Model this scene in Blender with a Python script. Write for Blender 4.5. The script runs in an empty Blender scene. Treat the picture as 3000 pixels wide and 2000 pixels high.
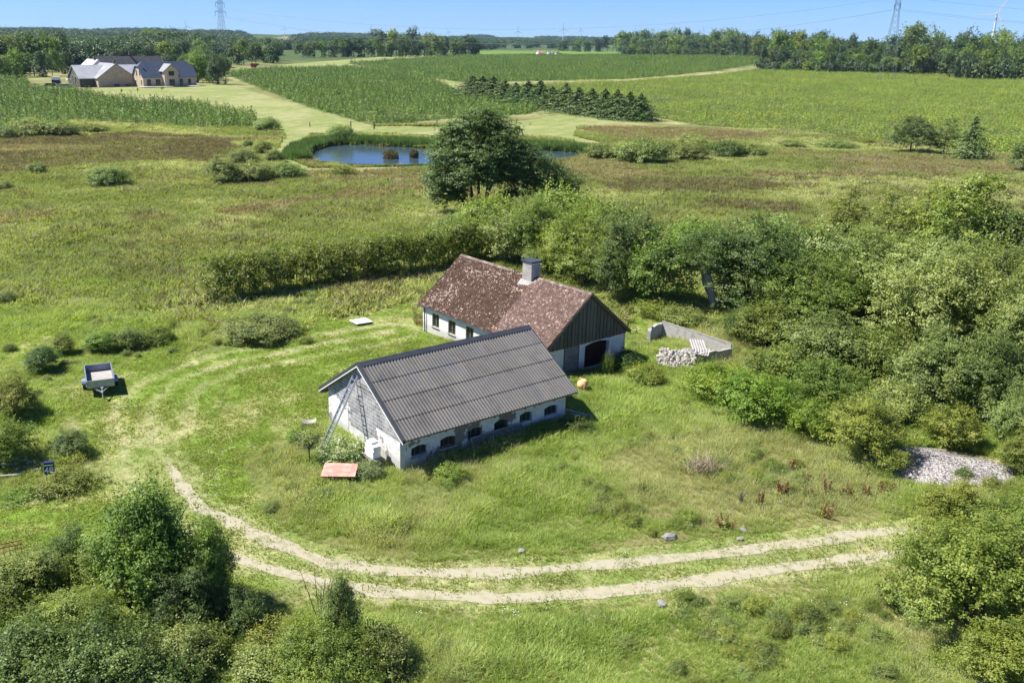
import bpy, math, random
import numpy as np
from mathutils import Vector, Matrix, Euler

random.seed(7)
RNG = np.random.default_rng(7)
R = math.radians
SC = bpy.context.scene
C = SC.collection

# ------------------------------------------------------------------ camera
CAM_H = 20.0
FPX, CXP, CYP, PITCH, ROLL = 2668.8, 1348.2, 1000.0, 0.32074, 0.01163   # measured on the 3000 x 2000 photograph
cam_d = bpy.data.cameras.new('camera')
cam = bpy.data.objects.new('camera', cam_d)
C.objects.link(cam)
cam_d.sensor_width = 36.0
cam_d.lens = FPX / 3000 * 36
cam_d.shift_x = (1500 - CXP) / 3000
cam_d.clip_start = 0.5
cam_d.clip_end = 30000
cam.matrix_world = Matrix.Translation((0, 0, CAM_H)) @ Matrix.Rotation(math.pi / 2 - PITCH, 4, 'X') @ Matrix.Rotation(ROLL, 4, 'Z')
SC.camera = cam
SC.render.resolution_x = 1024
SC.render.resolution_y = 682

# ------------------------------------------------------------------ world, sun, exposure
SUN_AZ, SUN_EL = R(-86), R(54)
w = bpy.data.worlds.new('World')
SC.world = w
w.use_nodes = True
nt = w.node_tree
bgn = nt.nodes['Background']
sky = nt.nodes.new('ShaderNodeTexSky')
sky.sky_type = 'NISHITA'
sky.sun_disc = False
sky.sun_elevation = SUN_EL
sky.sun_rotation = SUN_AZ
sky.altitude = 3000
sky.air_density = 1.0
sky.dust_density = 0.0
sky.ozone_density = 3.0
mixs = nt.nodes.new('ShaderNodeMix')
mixs.data_type = 'RGBA'
mixs.blend_type = 'MULTIPLY'
mixs.inputs[0].default_value = 1.0
mixs.inputs[7].default_value = (0.50, 0.70, 1.10, 1)
nt.links.new(sky.outputs[0], mixs.inputs[6])
nt.links.new(mixs.outputs[2], bgn.inputs[0])
bgn.inputs[1].default_value = 0.062
sun_d = bpy.data.lights.new('sun', 'SUN')
sun_d.energy = 4.4
sun_d.angle = R(0.5)
sun_d.color = (1.0, 0.955, 0.88)
sun = bpy.data.objects.new('sun', sun_d)
C.objects.link(sun)
sdir = Vector((math.sin(SUN_AZ) * math.cos(SUN_EL), math.cos(SUN_AZ) * math.cos(SUN_EL), math.sin(SUN_EL)))
sun.rotation_euler = (-sdir).to_track_quat('-Z', 'Y').to_euler()
sun.location = sdir * 100
SC.view_settings.view_transform = 'Standard'
SC.view_settings.look = 'None'
SC.view_settings.gamma = 1
SC.view_settings.exposure = 1.17
SC.render.engine = 'CYCLES'
SC.cycles.max_bounces = 6
SC.cycles.transparent_max_bounces = 4

# ------------------------------------------------------------------ surveying helpers: a sight line of the photograph meets the ground
CP, SP, CR, SR = math.cos(PITCH), math.sin(PITCH), math.cos(ROLL), math.sin(ROLL)
def ray(px, py):
    u = (px - CXP) / FPX; v = (py - CYP) / FPX
    X = u * CR + v * SR; V = -u * SR + v * CR
    return np.array([X, CP - V * SP, -SP - V * CP])
def gp(px, py, z=0.0):
    d = ray(px, py); t = (z - CAM_H) / d[2]
    return np.array([0, 0, CAM_H]) + t * d
def g2(x, y, z=0.0):
    return gp(x * 1.27551, y * 1.27551, z)
def project(P):
    P = np.atleast_2d(P)
    x, y, z = P[:, 0], P[:, 1], P[:, 2] - CAM_H
    zc = y * CP - z * SP; up = y * SP + z * CP
    zc = np.where(zc < 0.1, 0.1, zc)
    u = x / zc; v = -up / zc
    return CXP + FPX * (u * CR - v * SR), CYP + FPX * (u * SR + v * CR), zc
def poly2(pts):
    return np.array([g2(x, y)[:2] for x, y in pts])

# value noise in numpy
_perm = np.random.default_rng(3).random((256, 256))
def vnoise(x, y):
    xi = np.floor(x).astype(int); yi = np.floor(y).astype(int)
    fx = x - xi; fy = y - yi
    fx = fx * fx * (3 - 2 * fx); fy = fy * fy * (3 - 2 * fy)
    a = _perm[xi & 255, yi & 255]; b = _perm[(xi + 1) & 255, yi & 255]
    c = _perm[xi & 255, (yi + 1) & 255]; d = _perm[(xi + 1) & 255, (yi + 1) & 255]
    return (a * (1 - fx) + b * fx) * (1 - fy) + (c * (1 - fx) + d * fx) * fy
def fbm(x, y, s, o=4):
    x = np.asarray(x, float) / s; y = np.asarray(y, float) / s
    t = 0; amp = 1; n = 0
    for i in range(o):
        t = t + amp * vnoise(x + 17.3 * i, y - 9.1 * i); n += amp
        amp *= 0.5; x = x * 2.03; y = y * 2.03
    return t / n
def inpoly(x, y, P):
    ins = np.zeros(x.shape, bool)
    n = len(P); j = n - 1
    for i in range(n):
        xi, yi = P[i]; xj, yj = P[j]
        c = ((yi > y) != (yj > y)) & (x < (xj - xi) * (y - yi) / ((yj - yi) + 1e-12) + xi)
        ins ^= c; j = i
    return ins
def dline(x, y, P):
    d = np.full(x.shape, 1e9)
    for i in range(len(P) - 1):
        a = P[i]; b = P[i + 1]; ab = b - a
        t = np.clip(((x - a[0]) * ab[0] + (y - a[1]) * ab[1]) / (ab @ ab), 0, 1)
        d = np.minimum(d, np.hypot(x - a[0] - t * ab[0], y - a[1] - t * ab[1]))
    return d

# ------------------------------------------------------------------ object helpers
def tag(o, label=None, cat=None, group=None, kind=None):
    if label: o['label'] = label
    if cat: o['category'] = cat
    if group: o['group'] = group
    if kind: o['kind'] = kind
    return o
def empty(name, label, cat, loc=(0, 0, 0), rz=0.0, group=None):
    o = bpy.data.objects.new(name, None)
    C.objects.link(o)
    o.empty_display_size = 0.3
    o.location = loc; o.rotation_euler = (0, 0, rz)
    return tag(o, label, cat, group)
def link(name, me, mat=None, parent=None, loc=None, rot=None, scale=None):
    o = bpy.data.objects.new(name, me)
    C.objects.link(o)
    if mat is not None:
        if len(me.materials) == 0:
            me.materials.append(mat)
        elif me.materials[0] != mat:
            o.material_slots[0].link = 'OBJECT'
            o.material_slots[0].material = mat
    if parent: o.parent = parent
    if loc is not None: o.location = loc
    if rot is not None: o.rotation_euler = rot
    if scale is not None: o.scale = scale
    return o
class MB:
    def __init__(s): s.v = []; s.f = []
    def add(s, V, F):
        b = len(s.v); s.v += [tuple(p) for p in V]; s.f += [tuple(i + b for i in f) for f in F]; return s
    def box(s, c, d, rz=0, M=None):
        x, y, z = d[0] / 2, d[1] / 2, d[2] / 2
        V = [Vector((i, j, k)) for i in (-x, x) for j in (-y, y) for k in (-z, z)]
        if M is None: M = Matrix.Rotation(rz, 3, 'Z')
        V = [M @ p + Vector(c) for p in V]
        return s.add(V, [(0, 1, 3, 2), (4, 6, 7, 5), (0, 4, 5, 1), (2, 3, 7, 6), (0, 2, 6, 4), (1, 5, 7, 3)])
    def span(s, a, b, w, h):
        """rectangular bar from a to b"""
        a = Vector(a); b = Vector(b); d = b - a
        q = d.to_track_quat('Z', 'Y').to_matrix()
        return s.box((a + b) / 2, (w, h, d.length), M=q)
    def tube(s, P, rad, n=6, cap=True):
        P = [Vector(p) for p in P]
        if not hasattr(rad, '__len__'): rad = [rad] * len(P)
        base = len(s.v)
        for i, p in enumerate(P):
            d = (P[min(i + 1, len(P) - 1)] - P[max(i - 1, 0)])
            q = d.to_track_quat('Z', 'Y').to_matrix()
            for k in range(n):
                a = 2 * math.pi * k / n
                s.v.append(tuple(p + q @ Vector((math.cos(a) * rad[i], math.sin(a) * rad[i], 0))))
        for i in range(len(P) - 1):
            for k in range(n):
                a = base + i * n + k; b = base + i * n + (k + 1) % n
                s.f.append((a, b, b + n, a + n))
        if cap:
            s.f.append(tuple(base + k for k in range(n))[::-1])
            s.f.append(tuple(base + (len(P) - 1) * n + k for k in range(n)))
        return s
    def prism(s, pts, y0, y1):
        """polygon in xz, extruded along y"""
        n = len(pts)
        V = [(p[0], y0, p[1]) for p in pts] + [(p[0], y1, p[1]) for p in pts]
        F = [tuple(range(n)), tuple(range(2 * n - 1, n - 1, -1))]
        F += [(i, (i + 1) % n, n + (i + 1) % n, n + i)[::-1] for i in range(n)]
        return s.add(V, F)
    def mesh(s, name, smooth=False):
        me = bpy.data.meshes.new(name)
        me.from_pydata(s.v, [], s.f)
        if smooth: me.polygons.foreach_set('use_smooth', [True] * len(me.polygons))
        me.update()
        return me
    def obj(s, name, mat, parent=None, loc=None, rot=None, smooth=False):
        return link(name, s.mesh(name, smooth), mat, parent, loc, rot)

# ------------------------------------------------------------------ materials
def newmat(name):
    m = bpy.data.materials.new(name); m.use_nodes = True
    n = m.node_tree.nodes; l = m.node_tree.links
    b = n['Principled BSDF']
    return m, n, l, b
def inp(b, k, v):
    if k in b.inputs: b.inputs[k].default_value = v
def ramp(n, stops, interp='LINEAR'):
    r = n.new('ShaderNodeValToRGB'); cr = r.color_ramp; cr.interpolation = interp
    while len(cr.elements) < len(stops): cr.elements.new(0.5)
    for e, (p, c) in zip(cr.elements, stops): e.position = p; e.color = (*c, 1) if len(c) == 3 else c
    return r
def noise(n, l, scale, detail=5, rough=0.55, coord='Object', vec=None, stretch=None):
    t = n.new('ShaderNodeTexNoise'); t.inputs['Scale'].default_value = scale
    t.inputs['Detail'].default_value = detail; t.inputs['Roughness'].default_value = rough
    if vec is None:
        if coord == 'World':
            g = n.new('ShaderNodeNewGeometry'); vec = g.outputs['Position']
        else:
            tc = n.new('ShaderNodeTexCoord'); vec = tc.outputs[coord]
    if stretch:
        mp = n.new('ShaderNodeMapping'); mp.inputs['Scale'].default_value = stretch
        l.new(vec, mp.inputs['Vector']); vec = mp.outputs[0]
    l.new(vec, t.inputs['Vector'])
    return t
def mixc(n, l, fac, a, b, mode='MIX'):
    m = n.new('ShaderNodeMix'); m.data_type = 'RGBA'; m.blend_type = mode
    if hasattr(fac, 'type') and not isinstance(fac, (int, float)): l.new(fac, m.inputs[0])
    else: m.inputs[0].default_value = fac
    for s, i in ((a, 6), (b, 7)):
        if isinstance(s, (tuple, list)): m.inputs[i].default_value = (*s[:3], 1)
        else: l.new(s, m.inputs[i])
    return m.outputs[2]
def bump(n, l, b, h, strength=0.3, dist=0.02):
    bm = n.new('ShaderNodeBump'); bm.inputs['Strength'].default_value = strength; bm.inputs['Distance'].default_value = dist
    l.new(h, bm.inputs['Height']); l.new(bm.outputs[0], b.inputs['Normal'])
def surf(name, c1, c2, scale=3.0, rough=0.8, metal=0.0, bs=0.25, bscale=None, stretch=None, spec=0.3, c3=None, rnd=0.0, coord='Object'):
    """two- or three-tone weathered surface"""
    m, n, l, b = newmat(name)
    t = noise(n, l, scale, 6, 0.6, coord, stretch=stretch)
    st = [(0.3, c1), (0.7, c2)] if c3 is None else [(0.28, c1), (0.5, c2), (0.68, c3)]
    r = ramp(n, st); l.new(t.outputs['Fac'], r.inputs[0])
    col = r.outputs[0]
    if rnd:
        oi = n.new('ShaderNodeObjectInfo')
        mr = n.new('ShaderNodeMapRange'); mr.inputs[3].default_value = 1 - rnd; mr.inputs[4].default_value = 1 + rnd
        l.new(oi.outputs['Random'], mr.inputs[0])
        vm = n.new('ShaderNodeVectorMath'); vm.operation = 'SCALE'
        l.new(col, vm.inputs[0]); l.new(mr.outputs[0], vm.inputs['Scale']); col = vm.outputs[0]
    l.new(col, b.inputs['Base Color'])
    inp(b, 'Roughness', rough); inp(b, 'Metallic', metal); inp(b, 'Specular IOR Level', spec)
    if bs:
        t2 = noise(n, l, bscale or scale * 6, 4, 0.6, coord)
        bump(n, l, b, t2.outputs['Fac'], bs, 0.02)
    return m
def leafmat(name, dark, mid, light, trans=0.4, rough=0.5, nscale=0.8, tip=None):
    """foliage: a tone per leaf, drifting in patches over the crown, a little light through the leaf"""
    m, n, l, b = newmat(name)
    at = n.new('ShaderNodeAttribute'); at.attribute_name = 'lv'; at.attribute_type = 'GEOMETRY'
    t = noise(n, l, nscale, 3, 0.6, 'World')
    add = n.new('ShaderNodeMath'); add.operation = 'MULTIPLY_ADD'; add.inputs[1].default_value = 0.75
    l.new(at.outputs['Fac'], add.inputs[0]); 
    sub = n.new('ShaderNodeMath'); sub.operation = 'MULTIPLY_ADD'; sub.inputs[1].default_value = 1.2; sub.inputs[2].default_value = -0.45
    l.new(t.outputs['Fac'], sub.inputs[0]); l.new(sub.outputs[0], add.inputs[2])
    r = ramp(n, [(0.0, dark), (0.5, mid), (1.0, light)] if tip is None else [(0.0, dark), (0.45, mid), (0.9, light), (1.0, tip)])
    l.new(add.outputs[0], r.inputs[0])
    oi = n.new('ShaderNodeObjectInfo')
    mr = n.new('ShaderNodeMapRange'); mr.inputs[3].default_value = 0.82; mr.inputs[4].default_value = 1.18
    l.new(oi.outputs['Random'], mr.inputs[0])
    vm = n.new('ShaderNodeVectorMath'); vm.operation = 'SCALE'; l.new(r.outputs[0], vm.inputs[0]); l.new(mr.outputs[0], vm.inputs['Scale'])
    hs_ = n.new('ShaderNodeHueSaturation'); mh = n.new('ShaderNodeMath'); mh.operation = 'MULTIPLY'; mh.inputs[1].default_value = 7.31; l.new(oi.outputs['Random'], mh.inputs[0])
    fr_ = n.new('ShaderNodeMath'); fr_.operation = 'FRACT'; l.new(mh.outputs[0], fr_.inputs[0])
    mh2 = n.new('ShaderNodeMapRange'); mh2.inputs[3].default_value = 0.482; mh2.inputs[4].default_value = 0.515; l.new(fr_.outputs[0], mh2.inputs[0]); l.new(mh2.outputs[0], hs_.inputs['Hue']); l.new(vm.outputs[0], hs_.inputs['Color']); vm = hs_
    l.new(vm.outputs[0], b.inputs['Base Color']); inp(b, 'Roughness', rough); inp(b, 'Specular IOR Level', 0.35)
    tr = n.new('ShaderNodeBsdfTranslucent')
    hv = n.new('ShaderNodeVectorMath'); hv.operation = 'MULTIPLY'; hv.inputs[1].default_value = (1.25, 1.35, 0.6)
    l.new(vm.outputs[0], hv.inputs[0]); l.new(hv.outputs[0], tr.inputs[0])
    ms = n.new('ShaderNodeMixShader'); ms.inputs[0].default_value = trans
    l.new(b.outputs[0], ms.inputs[1]); l.new(tr.outputs[0], ms.inputs[2])
    l.new(ms.outputs[0], n['Material Output'].inputs[0])
    return m
M = {}
M['leaf'] = leafmat('leaf_green', (0.046, 0.083, 0.014), (0.172, 0.250, 0.043), (0.353, 0.422, 0.092))
M['leafd'] = leafmat('leaf_dark_green', (0.027, 0.055, 0.013), (0.105, 0.165, 0.038), (0.240, 0.307, 0.082), 0.34)
M['leafy'] = leafmat('leaf_yellow_green', (0.058, 0.087, 0.013), (0.202, 0.258, 0.041), (0.378, 0.407, 0.092), 0.34)
M['leafb'] = leafmat('leaf_bright_green', (0.042, 0.078, 0.007), (0.151, 0.232, 0.021), (0.271, 0.340, 0.043), 0.34)
M['leafg'] = leafmat('leaf_willow_grey', (0.062, 0.093, 0.024), (0.211, 0.269, 0.074), (0.418, 0.468, 0.155), 0.34)
M['leafw'] = leafmat('leaf_white_flower', (0.053, 0.105, 0.022), (0.150, 0.240, 0.060), (0.525, 0.570, 0.330), 0.25, nscale=2.5, tip=(0.8, 0.8, 0.7))
M['spruce'] = leafmat('needle_dark', (0.025, 0.052, 0.016), (0.057, 0.103, 0.023), (0.129, 0.186, 0.039), 0.12)
M['pine'] = leafmat('needle_pine', (0.042, 0.068, 0.021), (0.090, 0.135, 0.033), (0.188, 0.232, 0.060), 0.12)
M['fir'] = leafmat('needle_young', (0.060, 0.117, 0.021), (0.136, 0.226, 0.036), (0.257, 0.352, 0.065), 0.18, nscale=0.05)
M['firb'] = leafmat('needle_bright', (0.108, 0.167, 0.025), (0.242, 0.325, 0.046), (0.403, 0.475, 0.086), 0.2, nscale=0.04)
M['faro'] = leafmat('leaf_far_wood', (0.027, 0.057, 0.020), (0.061, 0.108, 0.032), (0.127, 0.184, 0.055), 0.2, nscale=0.08)
M['brownleaf'] = leafmat('dry_dock', (0.110, 0.050, 0.022), (0.220, 0.110, 0.050), (0.330, 0.242, 0.088), 0.2)
M['twig'] = leafmat('dry_twigs', (0.154, 0.121, 0.088), (0.275, 0.220, 0.154), (0.396, 0.341, 0.242), 0.1)
M['reed'] = leafmat('reed_blades', (0.069, 0.131, 0.031), (0.146, 0.239, 0.062), (0.262, 0.339, 0.131), 0.25, nscale=0.3)
M['reedb'] = leafmat('old_reed', (0.072, 0.072, 0.024), (0.144, 0.132, 0.048), (0.240, 0.204, 0.096), 0.2, nscale=0.3)
M['gr1'] = leafmat('grass_green', (0.157, 0.234, 0.045), (0.306, 0.393, 0.093), (0.500, 0.563, 0.201), 0.5, 0.6, nscale=0.35)
M['gr2'] = leafmat('grass_dry', (0.216, 0.252, 0.075), (0.393, 0.406, 0.174), (0.615, 0.612, 0.330), 0.5, 0.6, nscale=0.3)
M['gr3'] = leafmat('grass_sedge', (0.085, 0.078, 0.034), (0.165, 0.140, 0.068), (0.270, 0.225, 0.125), 0.5, 0.6, nscale=0.3)
M['hedge'] = leafmat('hedge_leaf', (0.040, 0.075, 0.012), (0.165, 0.235, 0.034), (0.340, 0.410, 0.075), 0.38)
M['gr6'] = leafmat('grass_reddish', (0.155, 0.135, 0.060), (0.285, 0.240, 0.120), (0.420, 0.360, 0.205), 0.45, 0.6, nscale=0.2)
M['gr4'] = leafmat('grass_lawn', (0.133, 0.191, 0.026), (0.238, 0.298, 0.051), (0.356, 0.376, 0.111), 0.5, 0.6, nscale=0.5)
M['gr5'] = leafmat('meadow_grass', (0.126, 0.156, 0.040), (0.246, 0.293, 0.086), (0.396, 0.416, 0.165), 0.5, 0.6, nscale=0.12)
M['bark'] = surf('bark', (0.06, 0.05, 0.04), (0.16, 0.14, 0.115), 6, 0.9, bs=0.6, stretch=(1, 1, 0.3))
M['barkp'] = surf('bark_pale', (0.26, 0.245, 0.215), (0.50, 0.47, 0.42), 3, 0.9, bs=0.6, stretch=(1, 1, 0.3))
# ------------------------------------------------------------------ foliage generators
def leafmesh(name, cen, nor, size, lv, aspect=0.6, rng=None, tri=False):
    """one small kite-shaped face per leaf, written straight into a mesh"""
    rng = rng or RNG
    N = len(cen)
    nor = nor / (np.linalg.norm(nor, axis=1, keepdims=True) + 1e-9)
    a = rng.normal(size=(N, 3)); t = np.cross(nor, a); t /= np.linalg.norm(t, axis=1, keepdims=True) + 1e-9
    b = np.cross(nor, t)
    s = size[:, None]
    if tri:
        P = np.stack([cen + t * s, cen - t * s * 0.5 + b * s * aspect, cen - t * s * 0.5 - b * s * aspect], 1); k = 3
    else:
        P = np.stack([cen + t * s, cen + b * s * aspect, cen - t * s, cen - b * s * aspect], 1); k = 4
    return facemesh(name, P.reshape(-1, 3), k, N, lv)
def facemesh(name, P, k, N, lv):
    me = bpy.data.meshes.new(name)
    me.vertices.add(len(P)); me.vertices.foreach_set('co', P.astype(np.float32).ravel())
    me.loops.add(N * k); me.loops.foreach_set('vertex_index', np.arange(N * k, dtype=np.int32))
    me.polygons.add(N); me.polygons.foreach_set('loop_start', np.arange(0, N * k, k, dtype=np.int32))
    at = me.attributes.new('lv', 'FLOAT', 'FACE'); at.data.foreach_set('value', np.asarray(lv, np.float32))
    me.update(calc_edges=True)
    return me
def unit(rng, n):
    v = rng.normal(size=(n, 3)); return v / np.linalg.norm(v, axis=1, keepdims=True)
def crown(name, seed, lobes, ncl, nsp, per, leaf, cs=0.12, spray=0.05, shoots=60, shoot=0.3, asp=1.0, fill=0.15, aspect=0.6, up=0.35):
    """foliage on a set of lobes (cx,cy,cz,rx,ry,rz): boughs gather sprays of leaves, with hollows between and shoots standing out"""
    rng = np.random.default_rng(seed)
    L = np.array(lobes, float); L[:, 2] *= asp; L[:, 5] *= asp
    wgt = (L[:, 3] * L[:, 4] + L[:, 3] * L[:, 5] + L[:, 4] * L[:, 5]); wgt /= wgt.sum()
    def place(n):
        li = rng.choice(len(L), n, p=wgt); d = unit(rng, n)
        d[:, 2] = np.where(d[:, 2] < -0.3, -d[:, 2] * 0.6, d[:, 2]); d /= np.linalg.norm(d, axis=1, keepdims=True)
        rr = rng.uniform(0.58, 1.16, n); inn = rng.random(n) < fill; rr = np.where(inn, rr * rng.uniform(0.3, 0.85, n), rr)
        c = L[li, :3] + d * L[li, 3:6] * rr[:, None]
        deep = np.zeros(n, bool)
        for q in L: deep |= np.linalg.norm((c - q[:3]) / q[3:6], axis=1) < 0.55
        k = (c[:, 2] > 0.0) & ~(deep & (rng.random(n) < 0.8))
        return c[k], d[k]
    cc, cd = place(int(ncl * 1.35)); n = len(cc)
    size = rng.uniform(0.45, 1.6, n) * cs
    clv = rng.random(n)
    so = rng.normal(size=(n, nsp, 3)) * size[:, None, None] * np.array([1, 1, 0.7])
    so += cd[:, None, :] * np.abs(rng.normal(size=(n, nsp, 1))) * size[:, None, None] * 0.5
    sp_ = (cc[:, None, :] + so).reshape(-1, 3); sd = np.repeat(cd, nsp, 0) + so.reshape(-1, 3) / cs * 0.35; slv = np.repeat(clv, nsp) * 0.45 + rng.random(n * nsp) * 0.25
    m = len(sp_)
    P = sp_[:, None, :] + rng.normal(size=(m, per, 3)) * spray * np.array([1, 1, 0.55])
    nr = sd[:, None, :] * 0.7 + np.array([0, 0, up + 0.55]) + rng.normal(size=(m, per, 3)) * 0.5
    lv = slv[:, None] + rng.random((m, per)) * 0.30
    P = P.reshape(-1, 3); nr = nr.reshape(-1, 3); lv = lv.ravel()
    if shoots:
        bc, bd = place(int(shoots * 1.4)); q = len(bc); k = max(8, per)
        sd2 = bd * rng.uniform(.3, .9, (q, 1)) + np.array([0, 0, 0.7]) + rng.normal(size=(q, 3)) * .25; sd2 /= np.linalg.norm(sd2, axis=1, keepdims=True)
        t = rng.random((q, k, 1)); ln = rng.uniform(0.35, 1.0, (q, 1, 1)) * shoot
        sP = bc[:, None, :] + sd2[:, None, :] * t * ln + rng.normal(size=(q, k, 3)) * leaf * 1.1 * (1.3 - t)
        P = np.concatenate([P, sP.reshape(-1, 3)]); nr = np.concatenate([nr, rng.normal(size=(q * k, 3)) * .6 + [0, 0, .6]]); lv = np.concatenate([lv, rng.uniform(.4, 1, q * k)])
    k = P[:, 2] > 0.005
    P, nr, lv = P[k], nr[k], np.clip(lv[k], 0, 1)
    return leafmesh(name, P, nr, leaf * rng.uniform(0.6, 1.3, len(P)), lv, aspect, rng)
def conifer_mesh(name, seed, whorls, per, nl, leaf, rad=0.36, droop=0.12, top=0.9, ragged=0.15, low=0.04):
    """tiers of boughs, each bough a flat spray of needle tufts; height 1"""
    rng = np.random.default_rng(seed)
    Ps, Ns, lvs = [], [], []
    for i in range(whorls):
        f = i / (whorls - 1)
        z = low + (0.97 - low) * f
        rw = rad * (1 - f) ** top + 0.015
        k = max(3, int(per * (0.45 + 0.55 * (1 - f))))
        a0 = rng.random() * 6.28
        for j in range(k):
            a = a0 + j * 6.283 / k + rng.normal() * 0.2
            ln = rw * (1 + rng.normal() * ragged)
            m = max(2, int(nl * (0.35 + 0.65 * (1 - f))))
            t = rng.random(m) ** 0.7
            r = t * ln
            side = rng.normal(size=m) * ln * 0.16 * (1.15 - t)
            x = np.cos(a) * r - np.sin(a) * side; y = np.sin(a) * r + np.cos(a) * side
            zz = z + rng.normal(size=m) * 0.012 - droop * rw * 4 * t * t * 0.4 + 0.06 * rw * t + (rng.random() - .5) * 0.03
            Ps.append(np.stack([x, y, np.maximum(zz, 0.005)], 1))
            n0 = np.array([math.cos(a) * 0.95, math.sin(a) * 0.95, 0.5])
            Ns.append(n0 + rng.normal(size=(m, 3)) * 0.45)
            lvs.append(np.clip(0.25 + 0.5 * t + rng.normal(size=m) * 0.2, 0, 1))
    P = np.concatenate(Ps); N_ = np.concatenate(Ns); lv = np.concatenate(lvs)
    return leafmesh(name, P, N_, leaf * rng.uniform(0.6, 1.3, len(P)), lv, 0.5, rng)
def tuft_mesh(name, seed, blades, h, spread, wdt, lean=0.45, heads=0):
    rng = np.random.default_rng(seed)
    T = []; lv = []
    for i in range(blades):
        a = rng.random() * 6.283; r = rng.random() ** 0.5 * spread
        b = np.array([math.cos(a) * r, math.sin(a) * r, -0.03])
        a2 = a + rng.normal() * 0.9
        hh = h * rng.uniform(0.5, 1.15); l1 = lean * rng.uniform(0.2, 1.2) * hh
        ww = np.array([-math.sin(a2 + rng.normal() * .8), math.cos(a2 + rng.normal() * .8), 0]) * wdt * rng.uniform(0.6, 1.3)
        dirv = np.array([math.cos(a2), math.sin(a2), 0])
        m = b + dirv * l1 * 0.35 + np.array([0, 0, hh * 0.6]); t = b + dirv * l1 + np.array([0, 0, hh])
        v = rng.random()
        T += [b - ww, b + ww, m + ww * 0.8, b - ww, m + ww * 0.8, m - ww * 0.8, m - ww * 0.8, m + ww * 0.8, t]
        lv += [v * 0.8, v * 0.8, min(1, v + 0.1)]
        if heads and rng.random() < heads:
            T += [t - ww * 1.6, t + ww * 1.6, t + np.array([0, 0, hh * 0.16])]; lv += [1.0]
    P = np.array(T)
    return facemesh(name, P, 3, len(lv), lv)

def lobes_bush(seed, n=7, spread=0.55, r=(0.35, 0.6), zr=(0.7, 1.0)):
    rng = np.random.default_rng(seed); L = [(0, 0, 0.42, 0.62, 0.62, 0.56)]
    for i in range(n):
        a = 6.283 * i / n + rng.normal() * 0.3; s = spread * rng.uniform(0.7, 1.15); q = rng.uniform(*r)
        L.append((math.cos(a) * s, math.sin(a) * s, rng.uniform(0.2, 0.55), q, q, q * rng.uniform(*zr)))
    return L
def lobes_tree(seed, n=11, zlo=0.12):
    rng = np.random.default_rng(seed); L = [(0, 0, 0.62, 0.36, 0.36, 0.38)]
    for i in range(n):
        a = 6.283 * i * 0.382 * 2.6; z = rng.uniform(zlo, 0.86); s = 0.40 * math.sqrt(max(0.12, 1 - ((z - 0.45) / 0.55) ** 2)) * rng.uniform(0.7, 1.1)
        q = rng.uniform(0.15, 0.24)
        L.append((math.cos(a) * s, math.sin(a) * s, z, q, q, q * 0.85))
    return L
PROTO = {}; ASP = {}
def fam(key, seed, lobes, *a, **k):
    """one kind of crown in a squat and a tall build"""
    for suf, asp in (('', 0.85), ('_t', 1.75)):
        PROTO[key + suf] = crown('shrub_foliage', seed, lobes, *a, asp=asp, **k); ASP[key + suf] = asp
fam('nearA', 11, lobes_bush(11, 8), 165, 15, 17, 0.0205, 0.115, 0.042, 330, 0.46)
fam('nearB', 12, lobes_bush(12, 10, 0.62, (0.26, 0.48)), 170, 15, 16, 0.020, 0.10, 0.040, 360, 0.5)
fam('nearC', 13, [(0, 0, 0.35, 0.6, 0.6, 0.45), (-0.3, 0.1, 0.6, 0.3, 0.3, 0.4), (0.3, -0.1, 0.7, 0.25, 0.28, 0.42), (0.05, 0.35, 0.5, 0.3, 0.3, 0.4), (0.6, 0.2, 0.35, 0.35, 0.3, 0.35), (-0.65, -0.2, 0.3, 0.35, 0.35, 0.32), (0, -0.55, 0.3, 0.4, 0.35, 0.3)], 165, 15, 16, 0.0205, 0.11, 0.042, 380, 0.55)
PROTO['tallA'] = crown('shrub_foliage', 14, [(0, 0, 0.3, 0.6, 0.6, 0.35), (0.18, 0.05, 0.56, 0.42, 0.42, 0.30), (-0.30, 0.1, 0.5, 0.36, 0.36, 0.28), (0.02, -0.05, 0.76, 0.26, 0.26, 0.22), (0.42, -0.1, 0.4, 0.34, 0.34, 0.26), (-0.15, -0.35, 0.35, 0.42, 0.36, 0.28), (-0.35, 0.2, 0.72, 0.16, 0.16, 0.2), (0.3, 0.2, 0.80, 0.14, 0.14, 0.16)], 130, 14, 16, 0.024, 0.12, 0.05, 380, 0.55, asp=2.1); ASP['tallA'] = 2.1
for i in range(4):
    fam('mid%d' % i, 20 + i, lobes_bush(20 + i, 8 + i % 3, 0.58, (0.28, 0.52)), 120, 11, 12, 0.029, 0.12, 0.055, 200, 0.42)
for i in range(2): PROTO['mid%d' % (4 + i)] = PROTO['mid%d' % i]; PROTO['mid%d_t' % (4 + i)] = PROTO['mid%d_t' % i]; ASP['mid%d' % (4 + i)] = .85; ASP['mid%d_t' % (4 + i)] = 1.75
for i in range(3):
    PROTO['dome%d' % i] = crown('shrub_foliage', 30 + i, lobes_bush(30 + i, 9, 0.45, (0.38, 0.56)), 120, 13, 12, 0.025, 0.11, 0.05, 150, 0.22); ASP['dome%d' % i] = 1.0
for i in range(5):
    PROTO['tree%d' % i] = crown('tree_crown', 40 + i, lobes_tree(40 + i, 13), 110, 6, 7, 0.023, 0.05, 0.022, 60, 0.10)
PROTO['ball'] = crown('tree_crown', 47, lobes_tree(47, 11, 0.42), 110, 6, 7, 0.023, 0.05, 0.022, 20, 0.05)
for i in range(3):
    PROTO['wood%d' % i] = crown('tree_crown', 50 + i, lobes_bush(50 + i, 6, 0.45, (0.4, 0.55)), 60, 5, 5, 0.075, 0.14, 0.06, 0, asp=1.0)
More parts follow.
